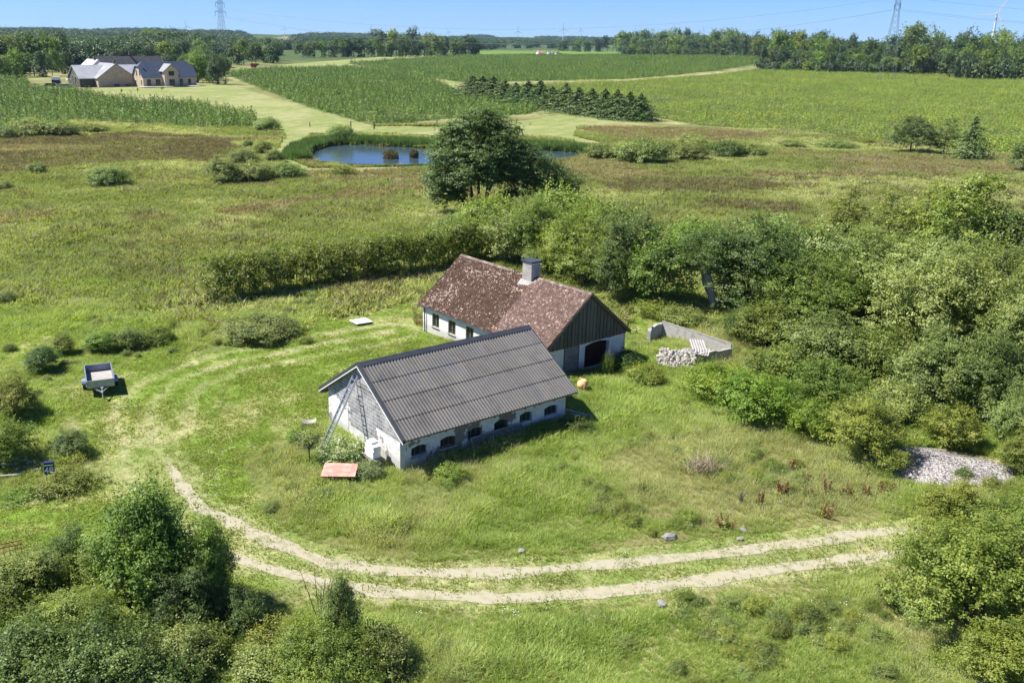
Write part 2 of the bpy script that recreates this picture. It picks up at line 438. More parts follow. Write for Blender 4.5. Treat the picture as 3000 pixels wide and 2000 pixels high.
PROTO['weed'] = crown('weed_leaves', 60, [(0, 0, 0.25, 0.6, 0.6, 0.35), (0.4, 0.2, 0.3, 0.5, 0.4, 0.35), (-0.5, 0, 0.25, 0.4, 0.4, 0.3), (0.05, -0.4, 0.3, 0.4, 0.4, 0.3)], 70, 9, 10, 0.032, 0.16, 0.06, 120, 0.5, fill=.4)
PROTO['spruce0'] = conifer_mesh('spruce_boughs', 70, 24, 10, 44, 0.020, 0.38, 0.14)
PROTO['spruce1'] = conifer_mesh('spruce_boughs', 71, 22, 10, 44, 0.020, 0.42, 0.10, ragged=0.3)
PROTO['pine0'] = crown('pine_needles', 72, [(0, 0, 0.5, 0.3, 0.3, 0.42), (0.15, 0.1, 0.35, 0.32, 0.28, 0.25), (-0.2, 0, 0.3, 0.30, 0.3, 0.24), (0.02, -0.1, 0.8, 0.18, 0.18, 0.2), (-0.22, 0.1, 0.6, 0.18, 0.2, 0.16), (0.24, -0.1, 0.58, 0.18, 0.2, 0.16)], 130, 11, 10, 0.013, 0.045, 0.018, 120, 0.14, fill=0.3)
PROTO['pine1'] = crown('pine_needles', 73, [(0, 0, 0.55, 0.24, 0.24, 0.42), (0.2, 0.1, 0.5, 0.2, 0.2, 0.16), (-0.22, 0, 0.45, 0.2, 0.2, 0.16), (0.02, -0.1, 0.86, 0.12, 0.12, 0.14), (0.1, 0, 0.25, 0.26, 0.26, 0.14)], 75, 9, 9, 0.013, 0.045, 0.016, 120, 0.16, fill=0.4)
for i in range(3):
    PROTO['fir%d' % i] = conifer_mesh('fir_boughs', 80 + i, 8, 7, 12, 0.043, 0.42, 0.05, 0.75, 0.3)
PROTO['firr0'] = conifer_mesh('fir_boughs', 85, 5, 6, 11, 0.065, 0.55, 0.02, 0.6, 0.3)
PROTO['firr1'] = conifer_mesh('fir_boughs', 86, 5, 6, 11, 0.065, 0.50, 0.02, 0.7, 0.3)

def trunk_mesh(seed, h, r0, n=5, limbs=5, crown_r=1.0, z0=0.25, lean=0.05, stems=1):
    rng = random.Random(seed); mb = MB()
    for s in range(stems):
        a = rng.random() * 6.28; o = 0 if stems == 1 else 0.25 * crown_r
        P = []
        for i in range(5):
            f = i / 4
            P.append((math.cos(a) * o * f * 1.2 + rng.gauss(0, lean) * f * crown_r + (0 if stems == 1 else math.cos(a) * r0), math.sin(a) * o * f * 1.2 + rng.gauss(0, lean) * f * crown_r, h * f - 0.1 * (i == 0)))
        mb.tube(P, [r0 * (1 - 0.8 * i / 4) for i in range(5)], n)
        for k in range(limbs):
            f = z0 + (0.8 - z0) * rng.random(); b = Vector(P[2]) * 1.0
            i = min(3, int(f * 4)); t = f * 4 - i; b = Vector(P[i]).lerp(Vector(P[i + 1]), t)
            an = rng.random() * 6.28; ln = crown_r * rng.uniform(0.4, 0.75)
            e = b + Vector((math.cos(an) * ln, math.sin(an) * ln, ln * rng.uniform(0.4, 0.9)))
            m = (b + e) / 2 + Vector((0, 0, -0.08 * ln))
            mb.tube([b, m, e], [r0 * 0.45, r0 * 0.28, r0 * 0.1], max(4, n - 1), cap=False)
    return mb.mesh('trunk', True)
_tr = {}
def trunk(kind, mat='bark'):
    """unit trunks shared by the copies of a tree"""
    if kind not in _tr:
        if kind == 'bush': _tr[kind] = trunk_mesh(5, 0.8, 0.035, 5, 3, 0.9, 0.1, 0.1, stems=4)
        elif kind == 'tree': _tr[kind] = trunk_mesh(6, 0.85, 0.032, 6, 7, 0.4, 0.25)
        else: _tr[kind] = trunk_mesh(7, 0.97, 0.018, 5, 0, 0.1)
    return _tr[kind]
def plant(name, label, cat, proto, mat, loc, rad, h, group=None, rz=None, kind='bush', crown_name='crown', trunk_mat='bark', sy=1.0):
    """a tree or shrub: an Empty at its foot, trunk (or stems) and crown"""
    rz = random.random() * 6.28 if rz is None else rz
    e = empty(name, label, cat, loc, rz, group)
    if proto + '_t' in PROTO and h / rad > 1.25: proto += '_t'
    me = PROTO[proto]
    o = bpy.data.objects.new(crown_name, me); C.objects.link(o); o.parent = e
    o.scale = (rad, rad * sy, h / ASP.get(proto, 1.0))
    if len(me.materials) == 0: me.materials.append(M['leaf'])
    o.material_slots[0].link = 'OBJECT'; o.material_slots[0].material = M[mat]
    if kind:
        t = trunk(kind)
        o2 = bpy.data.objects.new('stems' if kind == 'bush' else 'trunk', t); C.objects.link(o2); o2.parent = e
        if len(t.materials) == 0: t.materials.append(M['bark'])
        k = rad if kind != 'conifer' else max(rad, h * 0.9)
        o2.scale = (k, k, h)
        if trunk_mat != 'bark': o2.material_slots[0].link = 'OBJECT'; o2.material_slots[0].material = M[trunk_mat]
    return e
def at_px(x, y, wpx, hpx):
    """foot pixel and size in pixels (2352-wide view) -> ground point, radius, height in metres"""
    p = g2(x, y); _, _, zc = project(p); zc = zc[0]
    s = zc / FPX * 1.27551
    slope = (CAM_H / math.hypot(p[0], p[1]))
    h = hpx * s
    r = wpx * s / 2
    return p, r, h

# scatter: instances on a cloud of points through geometry nodes; for what nobody could count
def scatter(name, label, cat, protos, mats, P, scale, rz=None, zs=None):
    n = len(P)
    me = bpy.data.meshes.new(name); me.vertices.add(n); me.vertices.foreach_set('co', np.asarray(P, np.float32).ravel())
    sc = np.repeat(np.asarray(scale, np.float32)[:, None], 3, 1)
    if zs is not None: sc[:, 2] = zs
    a = me.attributes.new('sc', 'FLOAT_VECTOR', 'POINT'); a.data.foreach_set('vector', sc.ravel())
    rot = np.zeros((n, 3), np.float32); rot[:, 2] = RNG.random(n) * 6.283 if rz is None else rz
    a = me.attributes.new('rt', 'FLOAT_VECTOR', 'POINT'); a.data.foreach_set('vector', rot.ravel())
    a = me.attributes.new('pi', 'INT', 'POINT'); a.data.foreach_set('value', RNG.integers(0, len(protos), n).astype(np.int32))
    me.update()
    o = bpy.data.objects.new(name, me); C.objects.link(o)
    tag(o, label, cat, kind='stuff')
    col = bpy.data.collections.new(name + '_source')
    for i, (pr, mt) in enumerate(zip(protos, mats)):
        m2 = pr.copy(); m2.materials.clear(); m2.materials.append(mt)
        q = bpy.data.objects.new(name + '_piece', m2); col.objects.link(q)
    ng = bpy.data.node_groups.new(name, 'GeometryNodeTree')
    ng.interface.new_socket('Geometry', in_out='INPUT', socket_type='NodeSocketGeometry')
    ng.interface.new_socket('Geometry', in_out='OUTPUT', socket_type='NodeSocketGeometry')
    N = ng.nodes; L = ng.links
    gi = N.new('NodeGroupInput'); go = N.new('NodeGroupOutput')
    ip = N.new('GeometryNodeInstanceOnPoints'); ci = N.new('GeometryNodeCollectionInfo')
    ci.inputs['Collection'].default_value = col; ci.inputs['Separate Children'].default_value = True; ci.inputs['Reset Children'].default_value = True
    ip.inputs['Pick Instance'].default_value = True
    def na(nm, ty):
        q = N.new('GeometryNodeInputNamedAttribute'); q.data_type = ty; q.inputs['Name'].default_value = nm; return q.outputs[0]
    L.new(gi.outputs[0], ip.inputs['Points']); L.new(ci.outputs[0], ip.inputs['Instance'])
    L.new(na('pi', 'INT'), ip.inputs['Instance Index'])
    er = N.new('FunctionNodeEulerToRotation'); L.new(na('rt', 'FLOAT_VECTOR'), er.inputs[0])
    L.new(er.outputs[0], ip.inputs['Rotation']); L.new(na('sc', 'FLOAT_VECTOR'), ip.inputs['Scale'])
    L.new(ip.outputs[0], go.inputs[0])
    md = o.modifiers.new('instances', 'NODES'); md.node_group = ng
    return o

# ------------------------------------------------------------------ outlines on the ground, surveyed from the photograph
UP_RUT = poly2([(345, 985), (352, 1010), (375, 1050), (402, 1090), (425, 1132), (455, 1163), (510, 1188), (570, 1220), (640, 1250), (700, 1275), (800, 1300), (900, 1311), (1050, 1318), (1200, 1312), (1400, 1295), (1600, 1278), (1800, 1250), (1950, 1232), (2070, 1219), (2200, 1203), (2400, 1180)])
LO_RUT = poly2([(290, 1000), (288, 1080), (320, 1130), (380, 1190), (440, 1232), (510, 1268), (585, 1298), (640, 1310), (700, 1328), (780, 1345), (870, 1356), (1000, 1369), (1100, 1375), (1250, 1368), (1400, 1358), (1600, 1335), (1800, 1305), (1950, 1285), (2060, 1270), (2200, 1253), (2400, 1230)])
YARD = poly2([(150, 900), (200, 878), (270, 850), (330, 812), (460, 812), (560, 792), (680, 775), (740, 740), (830, 722), (930, 690), (1000, 800), (1110, 800), (1000, 830), (760, 890), (770, 960), (690, 980), (630, 1010), (565, 1070), (585, 1130), (610, 1180), (700, 1235), (850, 1280), (1000, 1290), (1400, 1265), (1800, 1218), (2060, 1190), (2400, 1150), (2400, 1260), (2060, 1300), (1600, 1362), (1100, 1405), (860, 1390), (600, 1345), (380, 1300), (0, 1265), (-200, 1240), (-200, 1190), (0, 1165), (110, 1150), (200, 1105), (240, 1060), (205, 1000), (170, 950)])
BACKYARD = poly2([(1440, 720), (1480, 720), (1560, 750), (1640, 790), (1500, 770), (1445, 760)])
PALE = poly2([(190, 207), (500, 193), (560, 205), (700, 245), (860, 290), (1040, 290), (1230, 275), (1290, 262), (1400, 273), (1500, 285), (1330, 292), (1320, 312), (1420, 335), (1360, 333), (1260, 312), (1030, 315), (860, 305), (800, 305), (720, 310), (690, 330), (675, 350), (682, 372), (720, 386), (1000, 378), (1030, 386), (700, 396), (648, 378), (632, 350), (642, 322), (652, 306), (560, 302), (650, 292), (590, 265), (490, 240), (380, 232), (280, 228)])
PALE2 = poly2([(640, 150), (960, 128), (1080, 133), (1000, 138), (800, 152), (640, 158)])
PALE3 = poly2([(1000, 185), (1040, 185), (1070, 210), (1030, 208)])
GREENF = poly2([(1095, 117), (1430, 117), (1430, 128), (1095, 133)])
TRACKF = poly2([(1180, 192), (1240, 189), (1440, 184), (1640, 170), (1800, 153), (1850, 149), (1960, 158), (2150, 172), (2420, 183)])
BROWN1 = poly2([(-300, 318), (90, 318), (300, 305), (520, 318), (560, 345), (500, 372), (320, 372), (0, 405), (-300, 420)])
BROWN2 = poly2([(1380, 418), (1500, 412), (1720, 415), (1800, 430), (1700, 450), (1500, 445), (1390, 440)])
BROWN3 = poly2([(1600, 470), (1740, 465), (1850, 475), (1840, 495), (1700, 490), (1620, 482)])
RED = poly2([(1325, 298), (1400, 286), (1500, 288), (1700, 300), (1790, 316), (1700, 322), (1560, 326), (1440, 322)])
TAN = poly2([(480, 490), (560, 478), (700, 462), (860, 440), (1000, 418), (1010, 432), (860, 458), (700, 480), (540, 498)])
WATER = poly2([(700, 362), (716, 345), (750, 334), (800, 329), (900, 334), (1030, 339), (1150, 341), (1290, 345), (1352, 351), (1310, 364), (1200, 373), (1030, 377), (870, 380), (790, 377), (735, 371)])
P1 = poly2([(-250, 178), (20, 180), (70, 190), (140, 205), (210, 217), (340, 238), (450, 238), (520, 250), (605, 284), (560, 293), (430, 292), (300, 285), (180, 278), (0, 300), (-300, 310)])
P2 = poly2([(520, 170), (600, 160), (800, 156), (900, 165), (1000, 188), (1065, 215), (1090, 230), (1240, 248), (1215, 262), (1040, 272), (860, 290), (700, 243), (600, 205)])
P3 = poly2([(800, 148), (1000, 138), (1100, 133), (1420, 128), (1500, 132), (1600, 140), (1790, 150), (1640, 166), (1440, 181), (1250, 186), (1070, 190), (960, 175), (880, 160)])
P4 = poly2([(1120, 210), (1200, 196), (1420, 188), (1640, 173), (1820, 156), (1900, 157), (2100, 173), (2400, 186), (2600, 190), (2600, 380), (2400, 366), (2050, 330), (1800, 300), (1620, 288), (1500, 270), (1300, 225)])
GRAVEL_C = gp(2763, 1366)

def hills(x, y):
    x = np.asarray(x, float); y = np.asarray(y, float)
    def G(cx, cy, sx, sy, h, rot=0):
        c, s = math.cos(rot), math.sin(rot); u = (x - cx) * c + (y - cy) * s; v = -(x - cx) * s + (y - cy) * c
        return h * np.exp(-(u / sx) ** 2 - (v / sy) ** 2)
    z = G(-305, 1010, 58, 110, 9) + G(240, 900, 260, 180, 5)
    far = np.clip((y - 1800) / 2500, 0, 1)
    z = z + far * (fbm(x, y, 900, 3) - 0.34) * 46 * np.clip(1.2 - np.abs(x - 200) / 9000, 0.2, 1)
    z = z + G(-1500, 2300, 700, 500, 22) + G(-900, 3600, 1200, 500, 30) + G(300, 6200, 1500, 700, 34) + G(-400, 5200, 500, 500, 14)
    return z * np.clip((y - 480) / 150, 0, 1)
def gh(x, y):
    x = np.asarray(x, float); y = np.asarray(y, float)
    near = np.clip((y - 90) / 60, 0, 1)
    rough = (fbm(x, y, 5.0, 3) - 0.5) * 0.30 + (fbm(x + 50, y, 1.3, 2) - 0.5) * 0.12
    lawn = np.minimum(dline(x, y, UP_RUT), dline(x, y, LO_RUT))
    z = rough * np.clip(lawn / 3, 0.12, 1) * (1 - near) + near * (fbm(x, y, 30, 3) - 0.5) * 0.5
    pond = inpoly(x, y, WATER)
    d = dline(x, y, np.vstack([WATER, WATER[:1]]))
    z = np.where(pond, -0.2 - np.clip(d, 0, 3) * 0.3, np.where(d < 6, z * d / 6 - 0.2 * (1 - d / 6), z))
    return z + hills(x, y)
def gz(x, y): return float(gh(np.array([x]), np.array([y]))[0])

# ------------------------------------------------------------------ ground sheet
def axis(fine, step0, marks):
    out = [fine[0]]
    v, st = fine[0], step0
    while v < fine[1]: v += step0; out.append(v)
    for lim, s, gr in marks:
        st = s
        while v < lim: v += st; st *= gr; out.append(v)
    return out
pos = axis((0, 42), 0.3, [(190, 1.0, 1.0), (600, 2, 1.03), (16000, 20, 1.12)])
xs = np.array([-v for v in pos[::-1][:-1]] + pos)
ys = np.array([-400, -120, -30, 0, 10] + axis((16, 76), 0.3, [(230, 0.8, 1.0), (650, 1.6, 1.01), (16000, 10, 1.06)]))
GX, GY = np.meshgrid(xs, ys)
gx = GX.ravel(); gy = GY.ravel()
wobx = gx + (fbm(gx, gy, 2.5, 3) - 0.5) * 3 * np.clip(gy / 60, 0.4, 3); woby = gy + (fbm(gx + 90, gy, 2.5, 3) - 0.5) * 3 * np.clip(gy / 60, 0.4, 3)
m_lawn = inpoly(wobx * .4 + gx * .6, woby * .4 + gy * .6, YARD) | inpoly(wobx, woby, BACKYARD)
m_pale = inpoly(gx * .7 + wobx * .3, gy * .7 + woby * .3, PALE) | inpoly(gx, gy, PALE2) | inpoly(wobx, woby, PALE3)
drut = np.minimum(dline(gx, gy, UP_RUT), dline(gx, gy, LO_RUT))
dtf = dline(gx, gy, TRACKF)
m_brown = inpoly(wobx, woby, BROWN1) | inpoly(wobx, woby, BROWN2) | inpoly(wobx, woby, BROWN3)
m_red = inpoly(wobx, woby, RED)
m_tan = inpoly(wobx, woby, TAN)
m_green = inpoly(gx, gy, GREENF)
m_pl = inpoly(gx, gy, P1) | inpoly(gx, gy, P2) | inpoly(gx, gy, P3)
m_p4 = inpoly(gx, gy, P4)
n1 = fbm(gx, gy, 9, 4)[:, None]; n2 = fbm(gx + 40, gy + 9, 2.2, 3)[:, None]; n3 = fbm(gx + 7, gy * 2.2, 24, 3)[:, None]
def cl(a, b, t): return np.array(a) * (1 - t) + np.array(b) * t
def sst(t, a, b): t = np.clip((t - a) / (b - a), 0, 1); return t * t * (3 - 2 * t)
col = cl((0.125, 0.150, 0.045), (0.270, 0.255, 0.120), sst(n1 * .6 + n2 * .4, 0.35, 0.7))
col = cl(col, (0.13, 0.115, 0.045), sst(n3, 0.52, 0.75) * 0.6)
def put(mask, c): 
    global col
    col = np.where(mask[:, None], c, col)
SWATH = poly2([(345, 985), (350, 930), (400, 880), (520, 835), (700, 800), (900, 760)])
dsw = dline(gx, gy, SWATH)[:, None]
seg_ = np.hypot(*(SWATH[1:] - SWATH[:-1]).T)
ang_ = np.arctan2(gy - 43, gx + 5)
arc = fbm(dsw[:, 0] / .55, ang_ * 5, 1.0, 3)[:, None]; arc2 = fbm(drut / .30, gx / 4, 1.0, 2)[:, None]
put(m_lawn, cl((0.125, 0.195, 0.028), (0.280, 0.280, 0.115), np.clip(sst(n2 * .35 + n1 * .30 + arc * .45, 0.46, 0.72), 0, 1)))
col = np.where(m_lawn[:, None], cl(col, np.tile([0.29, 0.28, 0.145], (len(gx), 1)), np.exp(-(drut[:, None] / 1.0) ** 2) * (.35 + .6 * sst(n2 * .5 + arc2 * .5, .36, .62))), col)
col = np.where(m_lawn[:, None], cl(col, np.tile([0.28, 0.27, 0.135], (len(gx), 1)), np.maximum(np.exp(-(dsw / .42) ** 2), np.exp(-((dsw - 1.9) / .42) ** 2)) * (.45 + .5 * sst(n2, .38, .60))), col)
st = 0.5 + 0.5 * np.sin((gx * 0.8 - gy * 0.45)[:, None] * 1.4 + n1 * 8)
put(m_pale, cl((0.165, 0.200, 0.062), (0.255, 0.255, 0.115), st * 0.35 + sst(n1, 0.4, 0.7) * 0.6))
put(m_brown, cl((0.110, 0.095, 0.050), (0.170, 0.175, 0.065), sst(n2, 0.4, 0.72)))
put(m_red, cl((0.230, 0.165, 0.080), (0.165, 0.185, 0.060), sst(n1, 0.45, 0.65)))
put(m_tan, cl((0.30, 0.25, 0.13), (0.19, 0.20, 0.075), sst(n2, 0.4, 0.7)))
put(m_green, cl((0.095, 0.165, 0.030), (0.125, 0.190, 0.038), n1))
put(m_pl | m_p4, cl((0.050, 0.070, 0.020), (0.150, 0.165, 0.055), sst(n2, 0.48, 0.8)))  # plantation ground painted dark for the shade in the gaps between firs
put(dtf < 2.2, cl((0.20, 0.23, 0.075), (0.33, 0.30, 0.17), sst(n1, .3, .6)))
put((dtf < 1.6) & (gx > g2(1850, 149)[0]), np.tile([0.38, 0.34, 0.25], (len(gx), 1)))
far = sst(gy[:, None], 560, 900) * np.ones_like(n1)
patch = fbm(gx * 0.6, gy * 0.25, 260, 3)[:, None]
fc = cl((0.06, 0.09, 0.03), (0.28, 0.25, 0.12), sst(patch, 0.56, 0.62))
fc = cl(fc, (0.12, 0.19, 0.04), sst(patch, 0.66, 0.68))
keepc = (m_green | m_pale | m_pl)[:, None]
col = np.where(keepc, col, cl(col, fc, far))
gz_all = gh(gx, gy)
put(inpoly(gx, gy, WATER) & (gz_all < -0.3), np.tile([0.05, 0.05, 0.03], (len(gx), 1)))
me = bpy.data.meshes.new('ground')
nx, ny = len(xs), len(ys)
me.vertices.add(nx * ny); me.vertices.foreach_set('co', np.stack([gx, gy, gz_all], 1).astype(np.float32).ravel())
ii, jj = np.meshgrid(np.arange(nx - 1), np.arange(ny - 1)); a = (jj * nx + ii).ravel()
Q = np.stack([a, a + 1, a + nx + 1, a + nx], 1).astype(np.int32)
me.loops.add(Q.size); me.loops.foreach_set('vertex_index', Q.ravel())
me.polygons.add(len(Q)); me.polygons.foreach_set('loop_start', np.arange(0, Q.size, 4, dtype=np.int32))
me.polygons.foreach_set('use_smooth', np.ones(len(Q), bool))
ca = me.color_attributes.new('ground_colour', 'FLOAT_COLOR', 'POINT')
ca.data.foreach_set('color', np.concatenate([np.clip(col * 1.2, 0.01, 0.9), np.ones((len(col), 1))], 1).astype(np.float32).ravel())
me.update(calc_edges=True)
m, n, l, b = newmat('ground_turf')
at = n.new('ShaderNodeAttribute'); at.attribute_name = 'ground_colour'
t1 = noise(n, l, 3.0, 6, 0.7, 'World'); t2 = noise(n, l, 0.35, 5, 0.6, 'World')
mr = n.new('ShaderNodeMapRange'); mr.inputs[1].default_value = 0.3; mr.inputs[2].default_value = 0.7; mr.inputs[3].default_value = 0.62; mr.inputs[4].default_value = 1.3; l.new(t1.outputs['Fac'], mr.inputs[0])
mr2 = n.new('ShaderNodeMapRange'); mr2.inputs[1].default_value = 0.3; mr2.inputs[2].default_value = 0.7; mr2.inputs[3].default_value = 0.84; mr2.inputs[4].default_value = 1.16; l.new(t2.outputs['Fac'], mr2.inputs[0])
mu = n.new('ShaderNodeMath'); mu.operation = 'MULTIPLY'; l.new(mr.outputs[0], mu.inputs[0]); l.new(mr2.outputs[0], mu.inputs[1])
vs = n.new('ShaderNodeVectorMath'); vs.operation = 'SCALE'; l.new(at.outputs['Color'], vs.inputs[0]); l.new(mu.outputs[0], vs.inputs['Scale'])
l.new(vs.outputs[0], b.inputs['Base Color']); inp(b, 'Roughness', 0.95); inp(b, 'Specular IOR Level', 0.1)
bump(n, l, b, t1.outputs['Fac'], 0.9, 0.15)
M['ground'] = m
o = link('ground', me, m); tag(o, kind='structure')

# ------------------------------------------------------------------ wheel ruts of the farm track
M['track'] = surf('track_gravel', (0.21, 0.21, 0.10), (0.37, 0.34, 0.25), 1.3, 0.95, bs=0.9, bscale=25, coord='Object', c3=(0.34, 0.31, 0.20), spec=0.1)
def strip(P, wd, seed, t0=0, t1=1e9):
    # resample
    seg = np.hypot(*(P[1:] - P[:-1]).T); s = np.concatenate([[0], np.cumsum(seg)])
    q = np.arange(max(0, t0), min(s[-1], t1), 0.25); X = np.interp(q, s, P[:, 0]); Y = np.interp(q, s, P[:, 1])
    k = np.ones(9) / 9
    X = np.convolve(np.pad(X, 4, 'edge'), k, 'valid'); Y = np.convolve(np.pad(Y, 4, 'edge'), k, 'valid')
    dx = np.gradient(X); dy = np.gradient(Y); L = np.hypot(dx, dy); nx_ = -dy / L; ny_ = dx / L
    fade = np.clip((q - q[0]) / 1.2, 0.05, 1) * (1 - .45 * np.clip(1 - (q - q[0]) / 8, 0, 1) * (fbm(q, q * 0 + seed + 4, .5, 2) * 2))
    fade = np.clip(fade, 0.05, 1.1)
    mb = MB(); cols = 6
    wl = wd * fade * (0.25 + 1.5 * fbm(q, q * 0 + seed, 1.1, 5)); wr = wd * fade * (0.25 + 1.5 * fbm(q, q * 0 + seed + 9, 1.1, 5))
    V = []
    for i in range(len(q)):
        for c_ in range(cols + 1):
            f = c_ / cols * 2 - 1
            r = f * (wl[i] if f < 0 else wr[i])
            x = X[i] + nx_[i] * r; y = Y[i] + ny_[i] * r
            V.append((x, y))
    V = np.array(V); z = gh(V[:, 0], V[:, 1]) + 0.012
    F = [(i * (cols + 1) + c_, i * (cols + 1) + c_ + 1, (i + 1) * (cols + 1) + c_ + 1, (i + 1) * (cols + 1) + c_) for i in range(len(q) - 1) for c_ in range(cols)]
    return mb.add([(v[0], v[1], zz) for v, zz in zip(V, z)], [f[::-1] for f in F])
mb = strip(UP_RUT, 0.34, 3.3, 4); m2 = strip(LO_RUT, 0.36, 8.1, 13); mb.add(m2.v, m2.f)
o = mb.obj('farm_track', M['track'], smooth=True); tag(o, kind='structure')

# ------------------------------------------------------------------ pond water
m, n, l, b = newmat('pond_water')
b.inputs['Base Color'].default_value = (0.045, 0.070, 0.085, 1); inp(b, 'Roughness', 0.12); inp(b, 'IOR', 1.33); inp(b, 'Specular IOR Level', 0.6)
tw = noise(n, l, 1.6, 4, 0.6, 'World', stretch=(1, 0.5, 1)); bump(n, l, b, tw.outputs['Fac'], 0.25, 0.12)
c_ = WATER.mean(0); E = c_ + (WATER - c_) * 1.04
mb = MB().add([(p[0], p[1], -0.25) for p in E], [tuple(range(len(E)))]); o = mb.obj('pond_water', m); tag(o, kind='structure')
if o.data.polygons[0].normal.z < 0: o.data.flip_normals()
# ------------------------------------------------------------------ building helpers
def rotv(th): return np.array([math.cos(th), math.sin(th)]), np.array([-math.sin(th), math.cos(th)])
def hit_b(px, py, O, th, bb):
    """sight line meets the upright plane b = bb of a building frame -> (a, z)"""
    d, nn = rotv(th); r = ray(px, py); o = np.array([0, 0, CAM_H])
    t = (bb - (o[:2] - O) @ nn) / (r[:2] @ nn); p = o + t * r
    return float((p[:2] - O) @ d), float(p[2])
def hit_a(px, py, O, th, aa):
    d, nn = rotv(th); r = ray(px, py); o = np.array([0, 0, CAM_H])
    t = (aa - (o[:2] - O) @ d) / (r[:2] @ d); p = o + t * r
    return float((p[:2] - O) @ nn), float(p[2])
def wall_mesh(L, H, ops, thick=0.25, name='wall', slope=None):
    """upright wall, outside face at y=0 looking to -y, with arched openings cut through and reveals"""
    mb = MB()
    def quad(x0, x1, z0, z1, y, flip):
        V = [(x0, y, z0), (x1, y, z0), (x1, y, z1), (x0, y, z1)]
        mb.add(V, [(0, 1, 2, 3) if not flip else (3, 2, 1, 0)])
    ops = sorted(ops)
    xs_ = [0] + [v for o in ops for v in o[:2]] + [L]
    for y, fl in ((0, False), (thick, True)):
        for i in range(0, len(xs_), 2): quad(xs_[i], xs_[i + 1], -0.3, H, y, fl)
        for (x0, x1, z0, z1, ar) in ops:
            quad(x0, x1, -0.3, z0, y, fl)
            k = 7
            P = [(x0 + (x1 - x0) * i / (k - 1), y, z1 + ar * math.sin(math.pi * i / (k - 1))) for i in range(k)]
            for i in range(k - 1):
                V = [P[i], P[i + 1], (P[i + 1][0], y, H), (P[i][0], y, H)]
                mb.add(V, [(0, 1, 2, 3) if not fl else (3, 2, 1, 0)])
    for (x0, x1, z0, z1, ar) in ops:
        k = 7
        out = [(x0, z0), (x1, z0)] + [(x1 - (x1 - x0) * i / (k - 1), z1 + ar * math.sin(math.pi * i / (k - 1))) for i in range(k)]
        nn = len(out)
        V = [(p[0], 0, p[1]) for p in out] + [(p[0], thick, p[1]) for p in out]
        mb.add(V, [(i, (i + 1) % nn, nn + (i + 1) % nn, nn + i) for i in range(nn)])
    mb.add([(0, 0, -.3), (0, thick, -.3), (0, thick, H), (0, 0, H)], [(3, 2, 1, 0)[::-1]])
    mb.add([(L, 0, -.3), (L, thick, -.3), (L, thick, H), (L, 0, H)], [(0, 1, 2, 3)])
    mb.add([(0, 0, H), (L, 0, H), (L, thick, H), (0, thick, H)], [(0, 1, 2, 3)])
    return mb.mesh(name)
def clip_poly(P, a, b, c):
    """keep the part of polygon P where a*x+b*z<=c"""
    out = []
    for i in range(len(P)):
        p, q = P[i], P[(i + 1) % len(P)]
        dp, dq = a * p[0] + b * p[1] - c, a * q[0] + b * q[1] - c
        if dp <= 0: out.append(p)
        if dp * dq < 0:
            t = dp / (dp - dq); out.append((p[0] + (q[0] - p[0]) * t, p[1] + (q[1] - p[1]) * t))
    return out
def sheet_mesh(wd, ln, waves, amp=0.026):
    mb = MB(); seg = waves * 6; V = []
    rows = [(-0.05, 0.036), (ln * 0.5, 0.022), (ln + 0.05, 0.008)]
    for v, h0 in rows:
        for i in range(seg + 1):
            u = i / seg
            V.append((u * wd, v, h0 + amp * math.cos(u * waves * 2 * math.pi)))
    nn = seg + 1
    F = [(r * nn + i, r * nn + i + 1, (r + 1) * nn + i + 1, (r + 1) * nn + i) for r in range(2) for i in range(seg)]
    lip = len(V)
    for i in range(seg + 1): V.append(V[i])
    for i in range(seg + 1):
        x, y, z = V[i]; V.append((x, y + 0.001, z - 0.016))
    F += [(lip + nn + i, lip + nn + i + 1, lip + i + 1, lip + i) for i in range(seg)]
    return mb.add(V, F).mesh('roof_sheet', True)
def roof_slope(parent, x0, x1, ye, ze, yr, zr, rows, cols, waves, mat, jitter=0.004, skip=()):
    dy, dz = yr - ye, zr - ze; ln = math.hypot(dy, dz); rl = ln / rows; wd = (x1 - x0) / cols
    me = sheet_mesh(wd, rl, waves)
    sgn = 1 if dy > 0 else -1
    X = Vector((sgn, 0, 0)); S = Vector((0, dy, dz)).normalized(); Nn = X.cross(S)
    Mx = Matrix((X, S, Nn)).transposed().to_4x4()
    rr = random.Random(5)
    for r in range(rows):
        for c_ in range(cols):
            if (r, c_) in skip: continue
            base = Vector((x0 if sgn > 0 else x1, ye, ze)) + X * (c_ * wd) + S * (r * rl) + Nn * (0.03 + rr.random() * jitter)
            o = link('roof_sheet', me, mat, parent)
            o.matrix_local = Matrix.Translation(base) @ Mx @ Matrix.Rotation(rr.uniform(-1, 1) * 0.0012, 4, 'Z')

